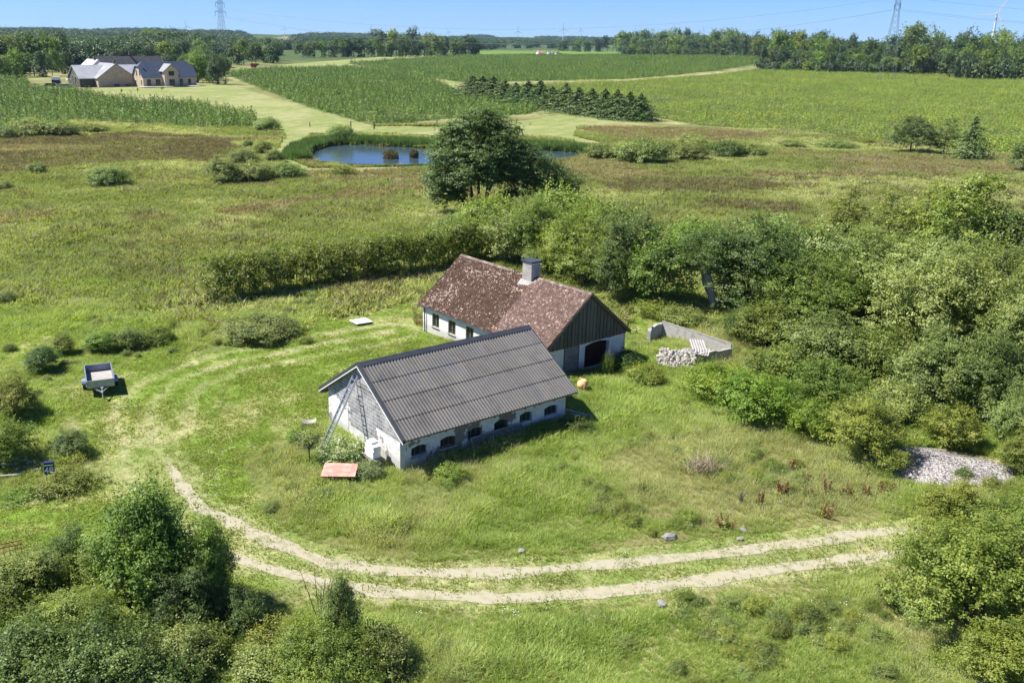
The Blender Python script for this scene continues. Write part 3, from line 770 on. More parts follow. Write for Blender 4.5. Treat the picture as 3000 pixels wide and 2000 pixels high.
# ------------------------------------------------------------------ building materials
def plaster(name, white, grey, thr=0.55, sc=0.9, seed=0, blue=False, flakes=0.62):
    m, n, l, b = newmat(name)
    t = noise(n, l, sc, 8, 0.68); t2 = noise(n, l, sc * 7, 5, 0.7); t3 = noise(n, l, 2.2, 6, 0.6)
    r = ramp(n, [(thr, (0, 0, 0)), (thr + 0.025, (1, 1, 1))]); l.new(t.outputs['Fac'], r.inputs[0])
    r2 = ramp(n, [(flakes, (0, 0, 0)), (flakes + 0.03, (1, 1, 1))]); l.new(t2.outputs['Fac'], r2.inputs[0])
    r3 = ramp(n, [(0.3, tuple(v * 0.80 for v in white)), (0.65, white)]); l.new(t3.outputs['Fac'], r3.inputs[0])
    # damp, dirty foot of the wall
    tc = n.new('ShaderNodeTexCoord'); sx = n.new('ShaderNodeSeparateXYZ'); l.new(tc.outputs['Object'], sx.inputs[0])
    ad = n.new('ShaderNodeMath'); ad.operation = 'MULTIPLY_ADD'; ad.inputs[1].default_value = -0.9; l.new(t3.outputs['Fac'], ad.inputs[0]); l.new(sx.outputs['Z'], ad.inputs[2])
    r4 = ramp(n, [(0.0, (1, 1, 1)), (0.28, (0, 0, 0))]); l.new(ad.outputs[0], r4.inputs[0])
    c1 = mixc(n, l, r.outputs[0], r3.outputs[0], grey)
    c2 = mixc(n, l, r2.outputs[0], c1, tuple(v * 0.75 for v in grey))
    f4 = n.new('ShaderNodeMath'); f4.operation = 'MULTIPLY'; f4.inputs[1].default_value = 0.38; l.new(r4.outputs[0], f4.inputs[0])
    c3 = mixc(n, l, f4.outputs[0], c2, (0.16, 0.145, 0.11))
    l.new(c3, b.inputs['Base Color']); inp(b, 'Roughness', 0.9); inp(b, 'Specular IOR Level', 0.2)
    bump(n, l, b, t2.outputs['Fac'], 0.5, 0.03)
    return m
M['white_plaster'] = plaster('white_plaster_flaking', (0.72, 0.71, 0.69), (0.27, 0.255, 0.24), 0.60, 0.7)
M['white_plaster_barn'] = plaster('white_plaster_patched', (0.72, 0.72, 0.72), (0.20, 0.185, 0.17), 0.535, 0.5, flakes=0.62)
M['house_plaster'] = plaster('limewash', (0.76, 0.75, 0.72), (0.46, 0.40, 0.36), 0.72, 0.8, flakes=0.72)
M['mortar'] = surf('mortar_wash', (0.48, 0.47, 0.46), (0.66, 0.65, 0.63), 1.2, 0.9, bs=0.5, bscale=20)
def blockmat(name, a, b_, wash):
    m, n, l, b = newmat(name)
    t = noise(n, l, 1.4, 7, 0.65, 'World'); t2 = noise(n, l, 30, 4, 0.7)
    oi = n.new('ShaderNodeObjectInfo')
    r0 = ramp(n, [(0, a), (1, b_)]); l.new(oi.outputs['Random'], r0.inputs[0])
    r = ramp(n, [(0.46, (0, 0, 0)), (0.62, (1, 1, 1))]); l.new(t.outputs['Fac'], r.inputs[0])
    f = n.new('ShaderNodeMath'); f.operation = 'MULTIPLY'; f.inputs[1].default_value = 0.75; l.new(r.outputs[0], f.inputs[0])
    c1 = mixc(n, l, f.outputs[0], r0.outputs[0], wash); l.new(c1, b.inputs['Base Color'])
    inp(b, 'Roughness', 0.95); inp(b, 'Specular IOR Level', 0.15); bump(n, l, b, t2.outputs['Fac'], 0.5, 0.01)
    return m
M['block'] = blockmat('concrete_block', (0.15, 0.152, 0.16), (0.27, 0.27, 0.27), (0.44, 0.44, 0.435))
M['blockd'] = blockmat('concrete_block_dark', (0.15, 0.15, 0.15), (0.21, 0.205, 0.20), (0.25, 0.25, 0.24))
M['brickg'] = blockmat('chimney_brick', (0.30, 0.27, 0.235), (0.42, 0.39, 0.35), (0.46, 0.44, 0.40))
M['eternit'] = surf('fibre_cement_grey', (0.078, 0.080, 0.082), (0.140, 0.132, 0.120), 0.9, 0.75, bs=0.3, bscale=40, coord='World', rnd=0.09, spec=0.3, c3=(0.112, 0.113, 0.115))
def mossy():
    m, n, l, b = newmat('fibre_cement_lichen')
    g = n.new('ShaderNodeNewGeometry')
    t = noise(n, l, 0.55, 5, 0.7, 'World'); t2 = noise(n, l, 3.2, 6, 0.75, 'World'); t3 = noise(n, l, 12, 3, 0.6, 'World')
    base = ramp(n, [(0.34, (0.038, 0.023, 0.015)), (0.55, (0.078, 0.046, 0.030)), (0.75, (0.145, 0.100, 0.076))])
    l.new(t2.outputs['Fac'], base.inputs[0])
    # lichen crusts: ragged patches, sparse or crowded by region
    tp = noise(n, l, 4.6, 4, 0.62, 'World'); tq = noise(n, l, 9.5, 3, 0.55, 'World', stretch=(1, 1, 0.6)); tc2 = noise(n, l, 3.1, 3, 0.8, 'World')
    mx = n.new('ShaderNodeMath'); mx.operation = 'MAXIMUM'; l.new(tp.outputs['Fac'], mx.inputs[0]); l.new(tq.outputs['Fac'], mx.inputs[1])
    ad = n.new('ShaderNodeMath'); ad.operation = 'MULTIPLY_ADD'; ad.inputs[1].default_value = 0.42; l.new(t.outputs['Fac'], ad.inputs[0]); l.new(mx.outputs[0], ad.inputs[2])
    fm = ramp(n, [(0.822, (0, 0, 0)), (0.850, (1, 1, 1))]); l.new(ad.outputs[0], fm.inputs[0])
    lc = ramp(n, [(0.30, (0.16, 0.10, 0.08)), (0.45, (0.34, 0.24, 0.21)), (0.58, (0.46, 0.36, 0.32)), (0.68, (0.44, 0.40, 0.18))]); l.new(tc2.outputs['Fac'], lc.inputs[0])
    cc = mixc(n, l, fm.outputs[0], base.outputs[0], lc.outputs[0])
    l.new(cc, b.inputs['Base Color']); inp(b, 'Roughness', 0.9); inp(b, 'Specular IOR Level', 0.2)
    bump(n, l, b, t3.outputs['Fac'], 0.5, 0.03)
    return m
M['moss'] = mossy()
m = mossy(); M['moss2'] = m
for q in m.node_tree.nodes:
    if q.type == 'VALTORGB' and abs(q.color_ramp.elements[0].position - .34) < .001:
        for e_, c_ in zip(q.color_ramp.elements, ((0.080, 0.048, 0.036), (0.150, 0.100, 0.080), (0.25, 0.19, 0.165))): e_.color = (*c_, 1)
M['mossr'] = surf('fibre_cement_red', (0.07, 0.042, 0.034), (0.17, 0.125, 0.105), 2.5, 0.85, bs=0.4, bscale=30, coord='World', stretch=None, c3=(0.30, 0.25, 0.22))
M['ridge'] = surf('ridge_metal', (0.050, 0.056, 0.068), (0.075, 0.083, 0.100), 1.5, 0.5, 0.2, bs=0.05)
M['soffit'] = surf('old_wood', (0.13, 0.10, 0.07), (0.24, 0.20, 0.15), 3, 0.85, bs=0.3, stretch=(1, 6, 6))
M['dwood'] = surf('tarred_board', (0.085, 0.074, 0.056), (0.170, 0.148, 0.112), 5, 0.85, bs=0.4, stretch=(6, 6, 0.6), rnd=0.25)
M['hollow'] = surf('dark_inside', (0.012, 0.011, 0.010), (0.02, 0.018, 0.016), 2, 0.95, bs=0)
m, n, l, b = newmat('window_glass'); b.inputs['Base Color'].default_value = (0.03, 0.04, 0.035, 1); inp(b, 'Roughness', 0.06); inp(b, 'Specular IOR Level', 0.6); M['glass'] = m
M['alu'] = surf('aluminium', (0.50, 0.51, 0.53), (0.66, 0.67, 0.68), 4, 0.38, 0.85, bs=0.02)
M['galv'] = surf('galvanised_steel', (0.26, 0.30, 0.36), (0.42, 0.46, 0.52), 3, 0.45, 0.7, bs=0.05)
M['galvd'] = surf('galvanised_inside', (0.16, 0.19, 0.25), (0.24, 0.28, 0.35), 3, 0.5, 0.6, bs=0.05)
M['ply'] = surf('plywood_floor', (0.29, 0.27, 0.245), (0.38, 0.355, 0.325), 1.5, 0.8, bs=0.1)
M['rubber'] = surf('rubber', (0.02, 0.02, 0.02), (0.04, 0.04, 0.04), 5, 0.8, bs=0.1)
M['pink'] = surf('faded_red_board', (0.44, 0.17, 0.135), (0.56, 0.27, 0.22), 2.2, 0.75, bs=0.15, c3=(0.62, 0.40, 0.32))
M['white'] = surf('white_paint', (0.66, 0.66, 0.65), (0.80, 0.80, 0.79), 3, 0.6, bs=0.05)
M['foam'] = surf('white_polystyrene', (0.70, 0.70, 0.69), (0.82, 0.82, 0.82), 6, 0.9, bs=0.2)
M['panel'] = surf('grey_cement_board', (0.085, 0.078, 0.07), (0.15, 0.14, 0.125), 1.1, 0.85, bs=0.1, c3=(0.12, 0.11, 0.095))
M['concrete'] = surf('weathered_concrete', (0.20, 0.195, 0.185), (0.40, 0.39, 0.365), 2.4, 0.95, bs=0.7, bscale=14, c3=(0.38, 0.36, 0.33))
M['rubble'] = surf('rubble_stone', (0.28, 0.255, 0.22), (0.50, 0.47, 0.42), 5, 0.95, bs=0.6, bscale=20, rnd=0.25)
M['stone'] = surf('field_stone', (0.17, 0.165, 0.155), (0.30, 0.285, 0.27), 5, 0.9, bs=0.4, rnd=0.15)
M['orange'] = surf('faded_orange_paint', (0.62, 0.34, 0.13), (0.76, 0.52, 0.27), 4, 0.6, bs=0.1)
M['rust'] = surf('rusty_iron', (0.14, 0.05, 0.025), (0.30, 0.13, 0.07), 6, 0.9, bs=0.4)
M['darkred'] = surf('dark_red_boards', (0.025, 0.010, 0.008), (0.05, 0.02, 0.015), 3, .9, bs=.2)
M['navy'] = surf('navy_enamel', (0.020, 0.028, 0.060), (0.032, 0.042, 0.080), 3, 0.4, bs=0.03)
M['oldsheet'] = surf('old_grey_sheet', (0.20, 0.195, 0.19), (0.34, 0.325, 0.31), 1.8, 0.85, bs=0.4, bscale=20, c3=(0.27, 0.25, 0.225))

# ------------------------------------------------------------------ barn with the grey corrugated roof
BO = np.array([-2.824, 40.027]); BTH = 0.637
BL, BW, BHE, BHR, BOH, BOG = 10.745, 7.13, 1.905, 4.509, 0.62, 0.209
barn = empty('barn', 'long low grey-roofed barn with flaking white walls and a ladder against its gable', 'barn', (BO[0], BO[1], 0), BTH)
bsl = (BHR - BHE) / (BW / 2 + BOH); wt = BHE + bsl * BOH - 0.10
wpx = [((1228.7, 1317.5), .95), ((1312, 1292), .92), ((1392, 1267), .92), ((1467, 1243), .88), ((1541, 1220), .86), ((1614, 1200.5), .95)]
ops = []
for (p, wd) in wpx:
    a_, z_ = hit_b(p[0], p[1], BO, BTH, 0.0); ops.append((a_ - wd / 2, a_ + wd / 2, z_ - 0.30, z_ + 0.17, 0.10))
link('front_wall', wall_mesh(BL, wt - 0.21, ops, 0.28, 'front_wall'), M['white_plaster_barn'], barn)
# course of blocks under the eaves
bk = MB().box((0.195, 0.1, 0.095), (0.388, 0.2, 0.19)).mesh('concrete_block')
x = 0.0; k = 0
while x < BL - 0.2:
    o = link('concrete_block', bk, M['blockd'], barn, (x + 0.01, 0.012 + random.uniform(-.008, .008), wt - 0.205)); x += 0.4
link('wall', wall_mesh(BL, wt, [], 0.28, 'wall'), M['white_plaster'], barn, (BL, BW, 0), (0, 0, math.pi))
hz = wt; apex = BHR - 0.10
def gable_poly(y0, y1): return [(y0, -0.3), (y1, -0.3), (y1, hz), ((y0 + y1) / 2, apex), (y0, hz)]
def gable_wall(parent, x0, x1, W, hz, apex, mat, name='gable_wall', y0=0.0):
    V = []; P = [(y0, -0.3), (W, -0.3), (W, hz), ((W + y0) / 2, apex), (y0, hz)]; nn = 5
    V = [(x0, p[0], p[1]) for p in P] + [(x1, p[0], p[1]) for p in P]
    F = [tuple(range(nn))[::-1], tuple(range(nn, 2 * nn))] + [(i, (i + 1) % nn, nn + (i + 1) % nn, nn + i) for i in range(nn)]
    return MB().add(V, F).obj(name, mat, parent)
gable_wall(barn, -0.003, 0.25, BW + 0.003, hz, apex, M['mortar'], y0=-0.003)
gable_wall(barn, BL - 0.25, BL + 0.003, BW + 0.003, hz, apex, M['white_plaster'], y0=-0.003)
# blocks of the gable, laid in running bond, cut along the verge; the lower corners are plastered over
gs = (apex - hz) / (BW / 2)
def clippers(y, z): return None
for r in range(24):
    z0 = 0.35 + r * 0.2
    off = 0.2 if r % 2 else 0.0
    for c_ in range(-1, 19):
        y0 = c_ * 0.4 + off
        P = [(y0 + .019, z0 + .016), (y0 + .381, z0 + .016), (y0 + .381, z0 + .184), (y0 + .019, z0 + .184)]
        P = clip_poly(P, -1, 0, -0.02); P = clip_poly(P, 1, 0, BW - 0.02) if len(P) > 2 else P
        if len(P) > 2: P = clip_poly(P, gs, 1, hz - 0.02 + gs * BW)
        if len(P) > 2: P = clip_poly(P, -gs, 1, hz - 0.02)
        if len(P) < 3: continue
        ym = sum(p[0] for p in P) / len(P); zm = sum(p[1] for p in P) / len(P)
        # plastered parts
        lim = 1.55 + 0.10 * math.sin(ym * 2.2) if ym < 2.3 else (0.75 if ym < 5.0 else 1.85 + 0.12 * math.sin(ym * 3))
        if zm < lim: continue
        nn = len(P); q = -0.012 + random.uniform(-.004, .004)
        V = [(q, p[0], p[1]) for p in P] + [(0.05, p[0], p[1]) for p in P]
        mb = MB().add(V, [tuple(range(nn))[::-1]] + [(i, (i + 1) % nn, nn + (i + 1) % nn, nn + i) for i in range(nn)])
        mb.obj('concrete_block', M['block'], barn)
# plaster skins over the lower gable
def skin(parent, y0, y1, z0, zt, xx, mat, seed):
    V = []; nn = 24
    for i in range(nn + 1):
        y = y0 + (y1 - y0) * i / nn
        V += [(xx, y, z0), (xx, y, zt + 0.10 * math.sin(i * 0.9 + seed) + 0.05 * math.sin(i * 2.3 + seed))]
    V2 = [(0.02, v[1], v[2]) for v in V]; k = len(V)
    F = [(2 * i, 2 * i + 1, 2 * i + 3, 2 * i + 2) for i in range(nn)] + [(2 * i + 1, k + 2 * i + 1, k + 2 * i + 3, 2 * i + 3) for i in range(nn)] + [(0, k, k + 1, 1), (2 * nn, 2 * nn + 1, k + 2 * nn + 1, k + 2 * nn)]
    return MB().add(V + V2, F).obj('plaster', mat, parent)
skin(barn, -0.004, 2.35, -0.2, 1.42, -0.022, M['white_plaster'], 1)
skin(barn, 5.0, BW + 0.004, -0.2, 1.78, -0.022, M['white_plaster'], 4)
# roof
roof_slope(barn, -BOG, BL + BOG, -BOH, BHE, BW / 2, BHR, 4, 10, 6, M['eternit'])
roof_slope(barn, -BOG, BL + BOG, BW + BOH, BHE, BW / 2, BHR, 4, 10, 6, M['eternit'])
for sg in (0, 1):   # under-roof boarding
    y0, y1 = (-BOH, BW / 2) if sg == 0 else (BW + BOH, BW / 2)
    MB().add([(-BOG, y0, BHE - .02), (BL + BOG, y0, BHE - .02), (BL + BOG, y1, BHR - .02), (-BOG, y1, BHR - .02), (-BOG, y0, BHE - .10), (BL + BOG, y0, BHE - .10), (BL + BOG, y1, BHR - .10), (-BOG, y1, BHR - .10)],
             [(0, 1, 2, 3), (7, 6, 5, 4), (0, 4, 5, 1), (1, 5, 6, 2), (3, 7, 4, 0)]).obj('roof_boarding', M['soffit'], barn)
cs = math.atan2(BHR - BHE, BW / 2 + BOH)
mb = MB()
mb.add([(-BOG - .02, BW / 2 - .24, BHR - .24 * bsl + .095), (BL + BOG + .02, BW / 2 - .24, BHR - .24 * bsl + .095), (BL + BOG + .02, BW / 2, BHR + .125), (-BOG - .02, BW / 2, BHR + .125), (BL + BOG + .02, BW / 2 + .24, BHR - .24 * bsl + .095), (-BOG - .02, BW / 2 + .24, BHR - .24 * bsl + .095)],
       [(0, 1, 2, 3), (3, 2, 4, 5)])
mb.obj('ridge_cap', M['ridge'], barn)
for xx in (-BOG - 0.03, BL + BOG + 0.03):
    for sg in (0, 1):
        ya, yb = (-BOH - .03, BW / 2) if sg == 0 else (BW + BOH + .03, BW / 2)
        Pa = Vector((xx, ya, BHE - .03)); Pb = Vector((xx, yb, BHR + .0))
        MB().add([Pa + Vector((-.025, 0, -.10)), Pa + Vector((-.025, 0, .10)), Pb + Vector((-.025, 0, .14)), Pb + Vector((-.025, 0, -.06)), Pa + Vector((.12 if xx < 0 else .025, 0, -.10)), Pa + Vector((.12 if xx < 0 else .025, 0, .10)), Pb + Vector((.12 if xx < 0 else .025, 0, .14)), Pb + Vector((.12 if xx < 0 else .025, 0, -.06))],
                 [(0, 3, 2, 1), (4, 5, 6, 7), (1, 2, 6, 5), (0, 4, 7, 3), (0, 1, 5, 4)]).obj('barge_board', M['ridge'], barn)
        if xx < 0:
            MB().add([Pa + Vector((-.04, 0, -.16)), Pa + Vector((-.04, 0, -.105)), Pb + Vector((-.04, 0, -.065)), Pb + Vector((-.04, 0, -.12)), Pa + Vector((.03, 0, -.16)), Pa + Vector((.03, 0, -.105)), Pb + Vector((.03, 0, -.065)), Pb + Vector((.03, 0, -.12))],
                     [(0, 3, 2, 1), (4, 5, 6, 7), (1, 2, 6, 5), (0, 4, 7, 3), (0, 1, 5, 4)]).obj('verge_trim', M['white'], barn)
for i in range(11):
    xx = 0.3 + i * (BL - 0.6) / 10
    MB().span((xx, BW / 2, BHR - .16), (xx, -BOH + .05, BHE - .16), 0.07, 0.12).obj('rafter', M['soffit'], barn)
MB().box((0, 0, 0), (0.5, 0.10, 0.14)).obj('eave_beam_end', M['soffit'], barn, (-0.0, BW + BOH - .12, BHE - .15))
# windows
for i, (x0, x1, z0, z1, ar) in enumerate(ops):
    xm = (x0 + x1) / 2; ww = x1 - x0
    fr = MB()
    for dx in (-ww / 2 + .025, ww / 2 - .025): fr.box((xm + dx, 0.17, (z0 + z1 + ar) / 2), (0.05, 0.05, z1 - z0 + ar * .8))
    fr.box((xm, 0.17, z0 + .025), (ww - .1, 0.045, 0.05)); fr.box((xm, 0.17, z1 + ar * .75), (ww - .1, 0.045, 0.05))
    if i != 3:
        for dx in (-ww / 6, ww / 6): fr.box((xm + dx, 0.17, (z0 + z1) / 2 + .02), (0.022, 0.03, z1 - z0))
    f = fr.obj('window_frame', M['rust' if i in (1, 3) else 'panel'], barn)
    P = [(x0 + .02, z0 + .02), (x1 - .02, z0 + .02), (x1 - .02, z1), (xm + ww * .22, z1 + ar * .85), (xm - ww * .22, z1 + ar * .85), (x0 + .02, z1)]
    MB().prism(P, 0.178, 0.186).obj('window_pane', M['glass'], f)
    if i in (0, 1): MB().box((xm, -0.035, z0 - .045), (ww + .16, 0.10, 0.06)).obj('window_sill', M['concrete'], barn)
MB().box((BL / 2, BW / 2, 0.02), (BL - .6, BW - .6, 0.04)).obj('floor', M['hollow'], barn)

# big cement board leaning under the middle windows
a1, z1 = hit_b(1379, 1286, BO, BTH, -0.12); a2, z2 = hit_b(1530, 1240, BO, BTH, -0.12)
d_, n_ = rotv(BTH)
def bw(a, b, z=0.0):
    p = BO + d_ * a + n_ * b; return (p[0], p[1], z)
Pq = [Vector(bw(a1, -0.04, z1)), Vector(bw(a2, -0.04, z2)), Vector(bw(a2 + .05, -0.42, 0.02)), Vector(bw(a1 + .03, -0.45, 0.02))]
nrm = (Pq[1] - Pq[0]).cross(Pq[3] - Pq[0]).normalized() * -0.045
lb = empty('leaning_board', 'wide grey cement board leaning against the shaded barn wall under the middle windows', 'board', bw((a1 + a2) / 2, -0.4))
inv = Matrix.Translation(lb.location).inverted()
W_ = [inv @ p for p in Pq]; W2 = [inv @ (p + nrm) for p in Pq]
MB().add(W_ + W2, [(0, 1, 2, 3), (7, 6, 5, 4), (0, 4, 5, 1), (1, 5, 6, 2), (2, 6, 7, 3), (3, 7, 4, 0)]).obj('panel', M['panel'], lb)
ed = MB()
for i, j in ((0, 1), (3, 0)): ed.span(W2[i] + (W2[i] - W_[i]) * .6, W2[j] + (W2[j] - W_[j]) * .6, 0.045, 0.05)
ed.obj('edge_strip', M['oldsheet'], lb)

# ladder
lb0 = Vector(gp(938, 1330)); ty, tz = hit_a(1043, 1096, BO, BTH, -0.06)
top = Vector(bw(-0.06, ty, tz))
ladder = empty('ladder', 'long aluminium ladder leaning on the block gable of the barn', 'ladder', lb0)
dv = top - lb0; side = Vector((n_[0], n_[1], 0)) * -1; ln = dv.length; u = dv / ln
sd = (side - u * side.dot(u)).normalized()
nrm = u.cross(sd)
for s in (-1, 1): MB().span(sd * 0.20 * s - u * .1, dv + sd * 0.20 * s, 0.032, 0.075).obj('rail', M['alu'], ladder)
rg = MB().box((0, 0, 0), (0.03, 0.385, 0.03), M=Matrix((nrm, sd, u)).transposed()).mesh('rung')
k = 0
while 0.28 * k + 0.2 < ln: link('rung', rg, M['alu'], ladder, u * (0.2 + 0.28 * k)); k += 1
# second section of the ladder lying on the lower half
for s in (-1, 1): MB().span(sd * 0.165 * s + nrm * .06 + u * .3, dv * .80 + sd * 0.165 * s + nrm * .06, 0.03, 0.05).obj('rail', M['alu'], ladder)

# ------------------------------------------------------------------ farmhouse with the red-brown roof
HTH = 2.226; hd, hn = rotv(HTH)
HO = np.array([11.06, 57.539]) + hn * 0.50 + hd * -0.30
HL, HW, HHE, HHR, HOH, HOG = 12.85, 7.20, 1.93, 5.00, 0.18, 0.25
hs = empty('farmhouse', 'derelict whitewashed farmhouse with a lichen-spotted red-brown corrugated roof', 'house', (HO[0], HO[1], 0), HTH)
hsl = (HHR - HHE) / (HW / 2 + HOH); hw = HHE + hsl * HOH - 0.08
hops = []
for (cx_, cy_) in (((228 + 285) / 2, (738 + 868) / 2), ((385 + 447) / 2, (810 + 930) / 2), ((557 + 623) / 2, (882 + 985) / 2)):
    a_, z_ = hit_b(1200 + cx_ * .2976, 700 + cy_ * .2976, HO, HTH, HW); hops.append((a_ - .42, a_ + .42, z_ - .52, min(z_ + .48, hw - .03), 0.0))
flip = [(HL - o[1], HL - o[0], o[2], o[3], 0.0) for o in hops]
link('front_wall', wall_mesh(HL, hw, flip, 0.25, 'front_wall'), M['house_plaster'], hs, (HL, HW, 0), (0, 0, math.pi))
for (x0, x1, z0, z1, _a) in hops:
    xm = (x0 + x1) / 2; fr = MB()
    for dx in (-.385, 0, .385): fr.box((xm + dx, HW - .10, (z0 + z1) / 2), (0.07 if dx else .045, 0.06, z1 - z0))
    for zz in (z0 + .035, z1 - .035): fr.box((xm, HW - .10, zz), (0.70, 0.05, 0.07))
    f = fr.obj('window_frame', M['soffit'], hs)
    MB().box((xm, HW - .125, (z0 + z1) / 2), (0.76, 0.012, z1 - z0 - .02)).obj('window_pane', M['glass'], f)
    MB().box((xm, HW + .03, z0 - .03), (0.88, 0.07, 0.035)).obj('window_sill', M['panel'], hs)
link('wall', wall_mesh(HL, hw, [], 0.25, 'wall'), M['house_plaster'], hs)
# gable to the barn: white wall with a grey block panel and a wide dark opening, boards above
gb0, gz0 = hit_a(1600 + 370 * .2976, 850 + 790 * .2976, HO, HTH, 0); gb1, gz1 = hit_a(1600 + 615 * .2976, 850 + 570 * .2976, HO, HTH, 0)
lo, hi = min(gb0, gb1), max(gb0, gb1)
# frame: looking at the gable from outside (-x side); wall local x runs from b=HW to b=0
ops2 = [(HW - hi, HW - lo, 0.0, hw - .42, 0.16)]; gz1 = hw - .2
HBZ = hw - 0.12
link('gable_wall', wall_mesh(HW, HBZ, ops2, 0.25, 'gable_wall'), M['house_plaster'], hs, (0, HW, 0), (0, 0, -math.pi / 2))
MB().box((0.32, (lo + hi) / 2, (gz1) / 2), (0.05, hi - lo + .1, gz1 + .2)).obj('gate_leaf', M['darkred'], hs)
b0, _z = hit_a(1600 + 180 * .2976, 850 + 700 * .2976, HO, HTH, 0); b1, _z = hit_a(1600 + 308 * .2976, 850 + 690 * .2976, HO, HTH, 0)
bs0, bs1 = min(b0, b1), max(b0, b1)
r = 0; z = 0.05
while z < HBZ - 0.2:
    y = bs0 + (0 if r % 2 else -0.2)
    while y < bs1:
        ya, yb = max(y + .006, bs0), min(y + .394, bs1)
        if yb - ya > .06: MB().box((-0.004, (ya + yb) / 2, z + .1), (0.03, yb - ya, 0.188)).obj('concrete_block', M['blockd'], hs)
        y += .4
    z += .2; r += 1
for yy in (bs0 - .05, bs1 + .05): MB().box((-0.012, yy, HBZ / 2 - .01), (0.03, 0.09, HBZ - .02)).obj('door_post', M['panel'], hs)
# board gable
gsl = (HHR - .09 - hw) / (HW / 2)
nb = 46; bwid = HW / nb
MB().add([(-.03, 0.02, HBZ), (-.03, HW - .02, HBZ), (-.03, HW / 2, HHR - .12), (.1, .02, HBZ), (.1, HW - .02, HBZ), (.1, HW / 2, HHR - .12)], [(0, 1, 2)[::-1], (3, 4, 5), (0, 3, 4, 1), (1, 4, 5, 2), (2, 5, 3, 0)]).obj('gable_boarding', M['hollow'], hs)
for i in range(nb):
    ya, yb = i * bwid + .012, (i + 1) * bwid - .004
    def zt(y): return min(hw + gsl * y, hw + gsl * (HW - y)) - .02
    q = -0.055 - (0.022 if i % 2 else 0); lowz = HBZ - .06 + random.uniform(-.02, .02)
    ym = (ya + yb) / 2
    V = [(q, ya, lowz), (q, yb, lowz), (q, yb, zt(yb)), (q, ya, zt(ya)), (-.03, ya, lowz), (-.03, yb, lowz), (-.03, yb, zt(yb)), (-.03, ya, zt(ya))]
    MB().add(V, [(3, 2, 1, 0), (0, 1, 5, 4), (0, 4, 7, 3), (1, 2, 6, 5)]).obj('board', M['dwood'], hs)
gable_wall(hs, HL - .25, HL + .003, HW + .003, hw, HHR - .09, M['house_plaster'], y0=-.003)
# roof: the older, mossier two thirds and the redder third towards the barn; slight sag
def hroof(x0, x1, cols, mat, zoff=0.0):
    roof_slope(hs, x0, x1, HW + HOH, HHE + zoff, HW / 2, HHR + zoff, 5, cols, 6, mat, 0.012)
    roof_slope(hs, x0, x1, -HOH, HHE + zoff, HW / 2, HHR + zoff, 5, cols, 6, mat, 0.012)
hroof(-HOG, 4.9, 5, M['moss2'], 0.035); hroof(4.9, HL + HOG, 8, M['moss'])
for sg in (0, 1):
    y0, y1 = (-HOH, HW / 2) if sg == 0 else (HW + HOH, HW / 2)
    MB().add([(-HOG, y0, HHE - .02), (HL + HOG, y0, HHE - .02), (HL + HOG, y1, HHR - .02), (-HOG, y1, HHR - .02), (-HOG, y0, HHE - .08), (HL + HOG, y0, HHE - .08), (HL + HOG, y1, HHR - .08), (-HOG, y1, HHR - .08)],
             [(0, 1, 2, 3), (7, 6, 5, 4), (0, 4, 5, 1), (1, 5, 6, 2), (3, 7, 4, 0)]).obj('roof_boarding', M['soffit'], hs)
    for xx in (-HOG - .02,):
        Pa = Vector((xx, y0, HHE - .02)); Pb = Vector((xx, y1, HHR - .02))
        MB().add([Pa + Vector((-.02, 0, -.10)), Pa + Vector((-.02, 0, .06)), Pb + Vector((-.02, 0, .10)), Pb + Vector((-.02, 0, -.06)), Pa + Vector((.02, 0, -.10)), Pa + Vector((.02, 0, .06)), Pb + Vector((.02, 0, .10)), Pb + Vector((.02, 0, -.06))],
                 [(0, 3, 2, 1), (4, 5, 6, 7), (1, 2, 6, 5), (0, 4, 7, 3), (0, 1, 5, 4)]).obj('barge_board', M['dwood'], hs)
nr_ = 16
for i in range(nr_):   # ridge pieces
    xa = -HOG + i * (HL + 2 * HOG) / nr_; xb = xa + (HL + 2 * HOG) / nr_ + .03
    if 6.15 < (xa + xb) / 2 < 6.9: continue
    zz = HHR + .085 + random.uniform(-.012, .012) + (.035 if xa < 4.9 else 0)
    MB().add([(xa, HW / 2 - .17, zz - .12), (xb, HW / 2 - .17, zz - .12), (xb, HW / 2, zz), (xa, HW / 2, zz), (xb, HW / 2 + .17, zz - .12), (xa, HW / 2 + .17, zz - .12)], [(0, 1, 2, 3), (3, 2, 4, 5)]).obj('ridge_piece', M['mossr'], hs)
# chimney
ca_, _ = hit_b(1549, 822, HO, HTH, HW / 2 + .35)
CHX = ca_ + .1
ch = MB().box((CHX, HW / 2 + .05, HHR + .28), (0.90, 0.78, 1.56)).obj('chimney', M['mortar'], hs)
bn = MB().box((0, 0, 0), (0.222, 0.1, 0.068)).mesh('brick'); 
nbk = 0
for r in range(13):
    z = HHR - .13 + r * .082
    for f in range(2):
        for c_ in range(4):
            if f == 0:   # face towards +b (sunlit)
                x = -.45 + .112 + c_ * .224 + (.0 if r % 2 else .0); 
                o = link('brick', bn, M['brickg'], ch, (CHX + x, HW / 2 + .05 + .35 , z)); o.location.y += random.uniform(0, .006)
            elif c_ < 3:  # face towards the barn
                o = link('brick', bn, M['brickg'], ch, (CHX - .41, HW / 2 + .05 - .25 + c_ * .25, z), (0, 0, math.pi / 2)); o.location.x += random.uniform(-.006, 0)
MB().box((CHX, HW / 2 + .05, HHR + 1.10), (1.10, .98, 0.09)).obj('chimney_cap', M['ridge'], ch)
MB().box((CHX, HW / 2 + .05, HHR + 1.02), (1.0, .86, .07)).obj('chimney_band', M['brickg'], ch)
